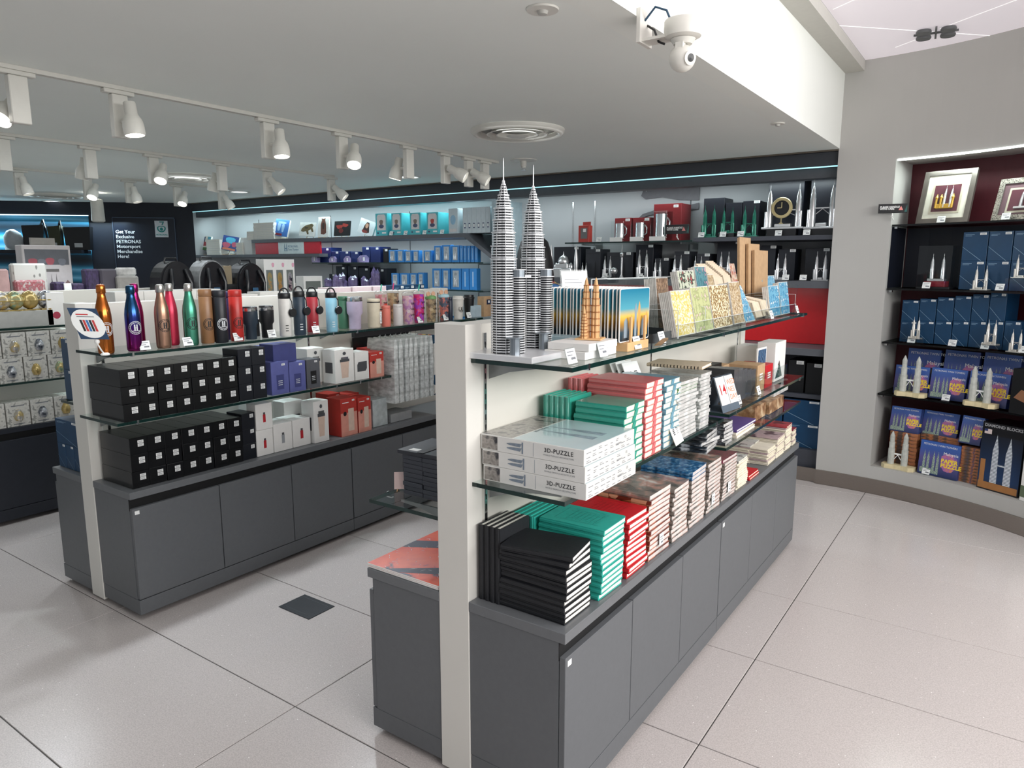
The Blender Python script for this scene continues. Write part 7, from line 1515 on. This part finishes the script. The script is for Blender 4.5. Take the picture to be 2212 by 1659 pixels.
for k, (px, n) in enumerate(((-30, 'silver'), (2, 'silver'), (31, 'mint'), (63, 'gold'), (98, 'navy'))):
    x = -4.90; y = yat(px, x, 1.33); zz_ = ZG1 + .097
    o = thing('egg_souvenir', f'{n} decorated egg case on a scalloped foot' + (' cut by the picture edge' if k == 1 else ' beyond the picture edge' if k == 0 else ''), 'souvenir egg', (x, y, zz_), 0, 'egg souvenirs')
    pr = [(.0, .006)] + [(.047 * math.sin(a * PI / 14) * (1.06 if a < 8 else 1), .062 - .056 * math.cos(a * PI / 14)) for a in range(1, 14)] + [(0, .12)]
    link('lower_shell', MB().lathe(pr[:8] + [(pr[7][0], pr[7][1])], 24, cap=False).mesh('lower', M_EGP[n], True), o); link('upper_shell', MB().lathe(pr[7:], 24, cap=False).mesh('upper', M_EGP[n], True), o)
    link('hinge_band', MB().lathe([(.0505, .056), (.052, .060), (.0505, .064)], 24, cap=False).mesh('band', mat('egg_gold', 'c9b071', .25, .8), True), o); link('foot', MB().prism([(.05 * (1 + .12 * math.cos(8 * a)) * math.cos(a), .05 * (1 + .12 * math.cos(8 * a)) * math.sin(a)) for a in [2 * PI * q / 32 for q in range(32)]], 0, .008).mesh('foot', MATS['egg_gold']), o)
M_EBX = ramp('egg_box', [(.3, 'c6c4bd'), (.55, 'd9d7d0'), (.62, '9b9a94')], 'noise', 50, .5, coord='Object')
def egg_box(label, y, z, n, w=.125, h=.148, x=-4.84):
    o = carton(label, w, .13, h, M_EBX, (x - .065, y, z), PI / 2, 'egg gift boxes', name='egg_box')
    pts = [(-.032, .02), (.032, .02), (.032, .07)] + [(.032 * math.cos(a * PI / 8), .07 + .034 * math.sin(a * PI / 8)) for a in range(1, 8)] + [(-.032, .07)]
    link('window', MB().poly([(u, -.0656, v + .008) for u, v in pts]).mesh('win', mat('window_dark', '3c3f42', .25)), o)
    e = MB().lathe([(.0, .03), (.018, .035), (.026, .055), (.025, .075), (.012, .1), (0, .104)], 16, cap=False).mesh('egg', M_EGP[n], True); link('egg', e, o, (0, -.0665 + .0, .0), (0, 0, 0)); o.children[-1].scale = (1, .12, 1)
    link('word_print', MB().box(-.035, .035, -.0655, -.0652, .122, .128).box(-.03, .03, -.0655, -.0652, .012, .017).mesh('wp', M_INKG), o); return o
NMS = ['mint', 'gold', 'navy', 'silver']
for r in range(2):
    for c in range(4): egg_box(f'patterned egg box on the glass shelf, {("lower", "upper")[r]} row, {nth(c)} from the post side', 2.02 - c * .132 + .03 * r, ZG2 + .0005 + r * .149, NMS[(c + r) % 4])
for c in range(4): egg_box(f'patterned egg box on the dark worktop, {nth(c)} from the post side', 2.03 - c * .132, CT + .0005, NMS[(c + 1) % 4])
o = carton('white carton with red round mark at the egg shelf end', .1, .12, .2, M_WHITEBOX, (-4.91, yat(124, -4.85, 1.2), ZG1 + .0005), PI / 2); link('round_mark', MB().lathe([(.022, 0), (0, .0004)], 20, cap=False, M=Matrix.Rotation(PI / 2, 4, 'X')).mesh('mark', mat('mark_red', 'a8324a', .5)), o, (0, -.0606, .06))
# pouches, bags behind the far divider (other side shelf)
shelf(-5.6, GX0 - .001, GY0 + .1, GY1 - .1, 1.2, 'glass shelf on the far side of the far gondola', 'far gondola shelves', bracket=False)
zf = 1.2005
M_POU = ramp('snow_pouch', [(0, '7d7d78'), (.16, '8d8d88'), (.2, 'c4c3bd')], 'voronoi', 6, .5, const=True); M_PKP = mat('pouch_pink', 'b08f8c', .6, var=.1)
def soft_box(label, px0, px1, pyt, pyb, x, m, d=.08, name='pouch', cat='pouch', group=None, z=zf, b=.012, handle=None):
    y0_, y1_ = yat(px0, x, z + .2), yat(px1, x, z + .2); ym = (y0_ + y1_) / 2; zt2, zb2 = zat(pyt, x, ym), max(z, zat(pyb, x, ym) if pyb else z)
    o = thing(name, label, cat, (x, ym, zb2 + .0005), PI / 2, group); w_ = y1_ - y0_; h = zt2 - zb2
    link('body', MB().cbox(w_, d, h, min(b, d * .4)).mesh('body', m), o)
    if handle: link('handle', MB().tube([(-w_ * .3, 0, h * .98)] + [(-w_ * .3 * math.cos(t * PI / 8), 0, h + handle * math.sin(t * PI / 8)) for t in range(1, 8)] + [(w_ * .3, 0, h * .98)], .006, 6).mesh('handle', handle_m), o)
    return o, w_, d, h
handle_m = M_BLACK
soft_box('white pouch with grey snowflake pattern', 26, 101, 569, None, -5.40, M_POU, .06)
soft_box('dusty pink knitted pouch at the picture edge', -25, 18, 581, None, -5.36, M_PKP, .08)
soft_box('small red-patterned pouch below the snowflake pouch', 30, 96, 605, None, -5.34, ramp('red_pouch', [(.3, '8d7a78'), (.5, 'a04a54'), (.62, 'b8b4ae')], 'noise', 8, .6), .05)
o, w_, d_, h_ = soft_box('illustrated white paper bag with grey handles', 48, 152, 530, None, -5.54, mat('bag_white', 'b9b4b4', .6, var=.04), .1, 'gift_bag', 'bag', b=.004)
decal(o, w_, d_, h_, [(C_('batik', '55585e'), R(.05, .72, .95, .94)), (C_('flower', '9c4a55'), blob(.2, .76, .09, .06)), (C_('flower', '9c4a55'), blob(.55, .77, .09, .06)), (C_('flower2', '6b6f78'), blob(.38, .76, .08, .05)), (C_('flower2', '6b6f78'), blob(.8, .76, .08, .06)), (C_('wordg', '5d5a58'), R(.3, .62, .72, .66)), (C_('tw', '3c3a3a'), [(.52, .2), (.58, .2), (.55, .6)]), (C_('tw', '3c3a3a'), [(.62, .2), (.68, .2), (.65, .6)]), (C_('hut', '7d6462'), [(.78, .2), (.98, .2), (.98, .42), (.88, .5), (.78, .42)])])
link('handle', MB().box(-w_ * .25, w_ * .25, -.01, .01, h_, h_ + .05).mesh('handle', mat('bag_handle', '8d8a84', .6)), o)
M_PURB = ramp('purple_bag', [(.35, '241c33'), (.6, '3c2c52')], 'noise', 10, .5)
for k, (a, b_, t_) in enumerate(((112, 138, 609), (182, 212, 581), (148, 178, 612))): soft_box(f'dark purple pouch on the far side shelf, {("beside the snowflake pouch", "tallest", "beside the white tag")[k]}', a, b_, t_, None, -5.40, M_PURB, .08, group='purple pouches')
soft_box('grey zip pouch behind the copper bottle', 214, 250, 581, None, -5.42, ramp('grey_pouch', [(0, '4a4650'), (.48, '57525c'), (.5, 'a8a4a8'), (.53, '57525c')], 'xyz', 1, .5, axis='Z'), .07)
soft_box('crinkled clear packet beside the grey pouch', 250, 292, 578, 596, -5.44, M_BAG, .05, z=1.3); soft_box('pale packet with small colour print', 252, 298, 596, None, -5.36, mat('pale_packet', 'a9a5a0', .5, var=.1), .05)
soft_box('small white tag card between purple pouches', 138, 154, 612, None, -5.33, M_PAPER, .01, 'tag_card', 'card', b=.002)
# backpacks
M_LEA = mat('leather_black', '15161a', .32, var=.2, scale=30, bump=.2); M_GRYP = mat('pack_film', '8b8d8e', .2, var=.3, scale=12, bump=.6, coat=.6)
def backpack(label, px0, px1, pyt, x=-5.0, film=False):
    z = ZG1 + .0005; y0_, y1_ = yat(px0, x, 1.4), yat(px1, x, 1.4); ym = (y0_ + y1_) / 2; w_ = y1_ - y0_; h = zat(pyt, x, ym) - z
    o = thing('backpack', label, 'backpack', (x, ym, z), PI / 2, 'black backpacks')
    pts = [(-w_ / 2, .02), (-w_ / 2 + .02, 0), (w_ / 2 - .02, 0), (w_ / 2, .02), (w_ / 2, h * .6)] + [(w_ / 2 * math.cos(a * PI / 12), h * .6 + h * .4 * math.sin(a * PI / 12)) for a in range(1, 12)] + [(-w_ / 2, h * .6)]
    Mx = Matrix(((1, 0, 0, 0), (0, 0, -1, 0), (0, 1, 0, 0), (0, 0, 0, 1)))
    link('body', MB().prism(pts, -.07, .07, M=Mx).prism([(u * .93, v * .95 + .01) for u, v in pts], .07, .085, M=Mx).mesh('body', M_LEA), o)
    link('front_pocket', MB().prism([(u * .72, v * .5 + .03) for u, v in pts], .0855, .11, M=Mx).mesh('pocket', M_LEA), o)
    if film: link('film_cover', MB().prism([(u * 1.02, v * 1.0) for u, v in pts][6:] + [(-w_ * .51, h * .3)], -.075, .075, M=Mx).mesh('film', M_GRYP), o)
    for s in (-1, 1): link('strap', MB().tube([(s * w_ * .2, -.09, h * .85), (s * w_ * .28, -.13, h * .6), (s * w_ * .3, -.115, h * .25), (s * w_ * .34, -.07, .06)], .014, 8).mesh('strap', M_LEA, True), o)
    link('top_handle', MB().tube([(-.05, 0, h * .98), (-.04, 0, h + .02), (.04, 0, h + .02), (.05, 0, h * .98)], .008, 8).mesh('handle', M_LEA), o)
    link('swing_tag', MB().box(-.025, .025, -.118, -.116, h * .28, h * .5).mesh('tag', mat('tag_blue', '2f5b7d', .5)), o)
backpack('black leather backpack, nearest, above the rainbow bottle', 335, 408, 564, -4.98)
backpack('black leather backpack half under clear film with blue tag', 418, 478, 562, -4.98, True)
backpack('black leather backpack behind the red flask', 500, 562, 568, -4.98)
solo('cotton_purse', bxm(.07, .03, .14, mat('tan_purse', '8d8068', .6)), 'tan cloth purse hanging between two backpacks', 'purse', (-4.97, yat(490, -4.97, 1.45), ZG1 + .22), PI / 2)
# boxed egg charms further along
for k in range(3):
    y = yat(575 + k * 22, -4.9, 1.5); o = carton(f'white boxed egg charm with pink bow, {nth(k)} of three', .1, .1, .3, M_WHITEBOX, (-4.95, y + .03, ZG1 + .11), PI / 2, 'boxed egg charms', name='egg_charm_box')
    decal(o, .1, .1, .3, [(C_('chwin', '6d7470'), R(.18, .1, .82, .72)), (M_EGP[NMS[k]], blob(.5, .5, .22, .16, wob=.02)), (M_EGP[NMS[k]], blob(.5, .26, .2, .12, wob=.02)), (C_('bow', 'd9a0b4'), blob(.85, .85, .12, .07))])
solo('display_riser', MB().cbox(.16, .5, .108, .002).mesh('riser', mat('riser_blue', '31506b', .5)), 'blue carton row serving as riser under the egg charms', 'riser', (-4.95, yat(597, -4.95, 1.4) + .075, ZG1 + .0005))
o = carton('white boxed red charm beside the egg charms', .2, .1, .27, M_WHITEBOX, (-4.95, yat(668, -4.95, 1.4), ZG1 + .0005), PI / 2, name='egg_charm_box'); decal(o, .2, .1, .27, [(C_('chwin', '6d7470'), R(.1, .1, .9, .85)), (C_('flower', '9c4a55'), blob(.35, .4, .2, .2)), (C_('soft', 'd5d0cf'), blob(.7, .4, .14, .2))])
# ================================================================== dark far wall: notice, mural, shelf with bags
def wall_obj(name, me, t, z, parent=None, off=.002, **k):
    loc, rz = wall_frame(t, z, off); o = link(name, me, parent, loc, (0, 0, rz)); return o
tA, tB = wall_uv(246, 2.0), wall_uv(378, 2.0); zTop, zBot = wall_z(471, tA), 1.0
wN = tA - tB
loc, rz = wall_frame((tA + tB) / 2, zBot, .003)
nb = thing('notice_board', 'dark navy notice board with white slogan and logo plate', 'notice board', loc, rz)
link('board', MB().cbox(wN, .02, zTop - zBot, .002, M=Matrix.Translation((0, -.011, 0))).mesh('board', mat('notice_navy', '0e1626', .4)), nb)
link('edge_trim', MB().box(-wN / 2 - .004, wN / 2 + .004, -.024, .0, zTop - zBot, zTop - zBot + .012).box(-wN / 2 - .008, -wN / 2, -.024, 0, 0, zTop - zBot).box(wN / 2, wN / 2 + .008, -.024, 0, 0, zTop - zBot).mesh('trim', mat('notice_trim', '4a5566', .4, .5)), nb)
M_SLG = mat('slogan_white', 'dfe2e6', .5)
tt = wall_uv(250, 2.0); x_t = (tA + tB) / 2 - tt
for k, s in enumerate(('Get Your', 'Exclusive', 'PETRONAS', 'Motorsport', 'Merchandise', 'Here!')):
    zk = wall_z(501 + k * 10.6, tt) - zBot; letter(nb, s, .058, M_SLG, (x_t, -.0225, zk), bold=.001)
t0, t1 = wall_uv(336, 2.0), wall_uv(364, 2.0); z0, z1 = wall_z(512.5, t0) - zBot, wall_z(477, t0) - zBot; xc = (tA + tB) / 2 - (t0 + t1) / 2; wp = t0 - t1
link('logo_plate', MB().box(xc - wp / 2, xc + wp / 2, -.026, -.0215, z0, z1).mesh('plate', mat('plate_white', 'c9ced2', .4)), nb)
M_TEAL = mat('logo_teal', '0f7f7d', .4); mm = MB(); zc2 = z0 + (z1 - z0) * .55
for q in range(24):
    a, b_ = 2 * PI * q / 24, 2 * PI * (q + 1) / 24
    def rad(t): return (.052 if math.sin(t) < .2 else .052 - .03 * (math.sin(t) - .2))
    mm.poly([(xc + rad(a) * .7 * math.cos(a), -.0268, zc2 + rad(a) * .7 * math.sin(a)), (xc + rad(a) * math.cos(a), -.0268, zc2 + rad(a) * math.sin(a)), (xc + rad(b_) * math.cos(b_), -.0268, zc2 + rad(b_) * math.sin(b_)), (xc + rad(b_) * .7 * math.cos(b_), -.0268, zc2 + rad(b_) * .7 * math.sin(b_))])
mm.poly([(xc + .02 * math.cos(2 * PI * q / 16), -.0268, zc2 - .012 + .02 * math.sin(2 * PI * q / 16)) for q in range(16)]).poly([(xc - .02, -.0268, zc2 + .082), (xc + .04, -.0268, zc2 + .082), (xc + .03, -.0268, zc2 + .07), (xc - .02, -.0268, zc2 + .07)]).poly([(xc + .02, -.0268, zc2 + .07), (xc + .034, -.0268, zc2 + .07), (xc + .016, -.0268, zc2 + .035), (xc + .004, -.0268, zc2 + .045)])
link('logo', mm.mesh('logo', M_TEAL), nb); letter(nb, 'PETRONAS', .027, M_TEAL, (xc, -.0268, z0 + .03), align='CENTER', bold=.0008)
# mural
def mural_mat():
    m = new_mat('wave_mural'); nt = m.node_tree; b = bsdf(m); b.inputs['Roughness'].default_value = .4
    tc = nt.nodes.new('ShaderNodeTexCoord'); mp = nt.nodes.new('ShaderNodeMapping'); mp.inputs['Scale'].default_value = (.5, 1, 1.6); mp.inputs['Rotation'].default_value = (0, -.12, 0)
    w = nt.nodes.new('ShaderNodeTexWave'); w.bands_direction = 'Z'; w.inputs['Scale'].default_value = .55; w.inputs['Distortion'].default_value = 3.2; w.inputs['Detail'].default_value = 1.5; w.inputs['Detail Scale'].default_value = .8
    r = nt.nodes.new('ShaderNodeValToRGB'); cr = r.color_ramp
    for _ in range(4): cr.elements.new(.5)
    for e, (p, c) in zip(cr.elements, ((0, '061a26'), (.25, '0e3a50'), (.45, '1f6c8c'), (.62, '3a93b8'), (.8, '7cc4e6'), (1, '2a7fa6'))): e.position = p; e.color = lin(c)
    nt.links.new(tc.outputs['Object'], mp.inputs[0]); nt.links.new(mp.outputs[0], w.inputs['Vector']); nt.links.new(w.outputs['Fac'], r.inputs[0]); nt.links.new(r.outputs[0], b.inputs['Base Color']); return m
tL, tR = wall_uv(-60, 1.8), wall_uv(197, 1.8); wM = tL - tR; zM = wall_z(467, tR)
loc, rz = wall_frame((tL + tR) / 2, .9, .003); mu = thing('wall_mural', 'glossy blue wave mural on the far dark wall', 'mural', loc, rz)
link('print', MB().cbox(wM, .012, zM - .9, .001, M=Matrix.Translation((0, -.007, 0))).mesh('print', mural_mat()), mu)
link('light_line', MB().box(-wM / 2, wM / 2, -.02, 0, zM - .9 + .001, zM - .9 + .012).mesh('ll', mat('mural_led', 'cfe6ec', .4, emit=1.6)), mu)
area('mural_led_light', tuple(DM @ Vector(((tL + tR) / 2, .12, zM - .03))), (math.radians(-20), 0, DA), 2.2, .05, 26, (.7, .92, 1.0))
zs = wall_z(541, wall_uv(150, 1.6)); loc, rz = wall_frame((tL + tR) / 2, zs - .04, .016)
solo('wall_shelf', MB().cbox(wM, .3, .04, .002, M=Matrix.Translation((0, -.16, 0))).mesh('shelf', M_NAVY), 'dark shelf on the wave mural carrying cap and bags', 'shelf', loc, rz)
def on_wall(px): t_ = wall_uv(px, zs); l, r_ = wall_frame(t_, zs, .17); return (l[0], l[1], zs + .0005), r_
loc, rz = on_wall(50); o = thing('cap', 'grey baseball cap propped on the mural shelf', 'cap', loc, rz)
link('crown', MB().lathe([(.1, .0), (.105, .06), (.09, .13), (.05, .18), (0, .195)], 20, cap=False, M=Matrix.Translation((0, 0, .06)) @ Matrix.Rotation(.5, 4, 'X')).mesh('crown', mat('cap_grey', 'a9adb0', .8), True), o)
link('brim', MB().prism([(.1 * math.cos(a * PI / 8), -.1 * math.sin(a * PI / 8) * 1.5) for a in range(9)], .0, .006, M=Matrix.Translation((0, -.02, .06)) @ Matrix.Rotation(.7, 4, 'X')).mesh('brim', MATS['cap_grey']), o)
link('logo', MB().box(-.03, .03, -.122, -.118, .13, .18).mesh('logo', M_BLACK), o)
def sling(label, px, m, w, h, d=.1, hand=True):
    loc, rz = on_wall(px); o = thing('sling_bag', label, 'bag', loc, rz, 'bags on the mural shelf')
    link('body', MB().prism([(-w / 2 * .88, 0), (w / 2 * .88, 0), (w / 2, h), (-w / 2, h * .96)], -d / 2, d / 2, M=Matrix(((1, 0, 0, 0), (0, 0, -1, 0), (0, 1, 0, 0), (0, 0, 0, 1)))).mesh('body', m), o)
    if hand: link('strap', MB().tube([(w * .3, 0, h), (w * .42, 0, h + .06), (w * .55, -.02, h * .8), (w * .62, -.04, h * .4), (w * .55, -.04, .05)], .012, 6).mesh('strap', M_BLACK), o)
    link('patch', MB().box(-w * .12, w * .18, -d / 2 - .003, -d / 2 - .001, h * .12, h * .3).mesh('patch', mat('patch_grey', 'b9bdbf', .5)), o)
sling('black bucket bag with long strap on the mural shelf', 93, M_BLACK, .24, .30); sling('olive green sling bag on the mural shelf', 137, mat('olive_cloth', '3a3d2c', .8), .14, .29); sling('black messenger bag with small patch on the mural shelf', 185, M_BLACKBOX, .3, .28, hand=False)
# ================================================================== person browsing behind the tower model
PY_ = 4.25; PX_ = xat(1161, PY_, 1.6)
person = thing('person', 'person with long dark hair in a floral shirt, seen behind the tower model', 'person', (PX_, PY_, 0), math.radians(160))
def skin_body():
    V, E, RD = [], [], []
    def v(p, r, par=None):
        V.append(p); RD.append(r); i = len(V) - 1
        if par is not None: E.append((par, i))
        return i
    pel = v((0, 0, .95), .15); sp1 = v((0, .01, 1.08), .135, pel); sp2 = v((0, .01, 1.24), .15, sp1); ch = v((0, 0, 1.37), .13, sp2); nk = v((0, .0, 1.455), .055, ch); hd0 = v((0, -.005, 1.52), .055, nk)
    hd1 = v((0, -.015, 1.57), .085, hd0); hd2 = v((0, -.005, 1.645), .088, hd1); v((0, 0, 1.69), .06, hd2)
    for s in (-1, 1):
        sh = v((s * .165, .0, 1.375), .062, ch); el = v((s * .225, .02, 1.12), .045, sh); wr_ = v((s * .19, -.16, 1.0), .03, el); v((s * .18, -.22, .99), .032, wr_)
        hip = v((s * .09, .0, .88), .105, pel); kn = v((s * .10, -.02, .48), .065, hip); an = v((s * .10, .01, .09), .042, kn); v((s * .105, -.13, .035), .036, an)
    me = bpy.data.meshes.new('body'); me.from_pydata(V, E, []); return me, RD
me, RD = skin_body(); me.materials.append(mat('skin', 'b98b74', .55, var=.06))
bo = link('body', me, person)
sk = bo.modifiers.new('skin', 'SKIN'); sk.use_smooth_shade = True
for d, r in zip(me.skin_vertices[0].data, RD): d.radius = (r, r)
me.skin_vertices[0].data[0].use_root = True
ss = bo.modifiers.new('sub', 'SUBSURF'); ss.levels = 2; ss.render_levels = 2
M_HAIR = mat('hair_dark', '120f10', .45, var=.3, scale=60, sx=(8, 8, 1))
M_FLOR = ramp('floral_shirt', [(0, '1d3a6b'), (.3, '2f5f8f'), (.42, 'd5d2c4'), (.5, 'c9b04a'), (.56, '3f6b45'), (.64, 'b0485a'), (.75, '22406f')], 'cell', 14, .7, const=True, coord='Object')
link('hair', MB().lathe([(.0, .335), (.06, .33), (.1, .295), (.122, .23), (.134, .16), (.145, .06), (.15, -.06), (.13, -.16), (.08, -.2)], 24, cap=False, M=Matrix.Translation((0, .028, 1.405)) @ Matrix.Diagonal((1, .92, 1, 1))).mesh('hair', M_HAIR, True), person)
link('shirt', MB().lathe([(.16, .86), (.175, .95), (.168, 1.08), (.185, 1.24), (.195, 1.34), (.17, 1.41), (.09, 1.455), (.062, 1.47)], 28, cap=False, M=Matrix.Diagonal((1, .8, 1, 1))).mesh('shirt', M_FLOR, True), person)
for s in (-1, 1):
    a, b_ = Vector((s * .155, 0, 1.385)), Vector((s * .215, .015, 1.16)); dd = b_ - a
    link('sleeve', MB().lathe([(.05, -.02), (.082, .0), (.078, .12), (.075, dd.length)], 16, cap=False, M=Matrix.Translation(a) @ dd.to_track_quat('Z', 'Y').to_matrix().to_4x4()).mesh('sleeve', M_FLOR, True), person)
    link('trouser_leg', MB().lathe([(.085, .09), (.09, .3), (.095, .5), (.115, .8), (.12, .92)], 16, cap=False, M=Matrix.Translation((s * .092, 0, 0))).mesh('leg', mat('trouser_navy', '1f2430', .8), True), person)
    link('shoe', MB().cbox(.095, .26, .07, .02).mesh('shoe', M_BLACK), person, (s * .105, -.06, .0005))
# face features
link('nose', MB().lathe([(.014, 0), (.01, .02), (0, .026)], 8, M=Matrix.Translation((0, -.09, 1.575)) @ Matrix.Rotation(PI / 2, 4, 'X')).mesh('nose', MATS['skin'], True), person)
for s in (-1, 1): link('eye', cached('eye', lambda: MB().lathe([(0, -.009), (.009, 0), (0, .009)], 10).mesh('eye', M_INK, True)), person, (s * .032, -.083, 1.605))
link('mouth', MB().box(-.02, .02, -.098, -.088, 1.535, 1.542).mesh('mouth', mat('lips', '8f4a46', .5)), person)
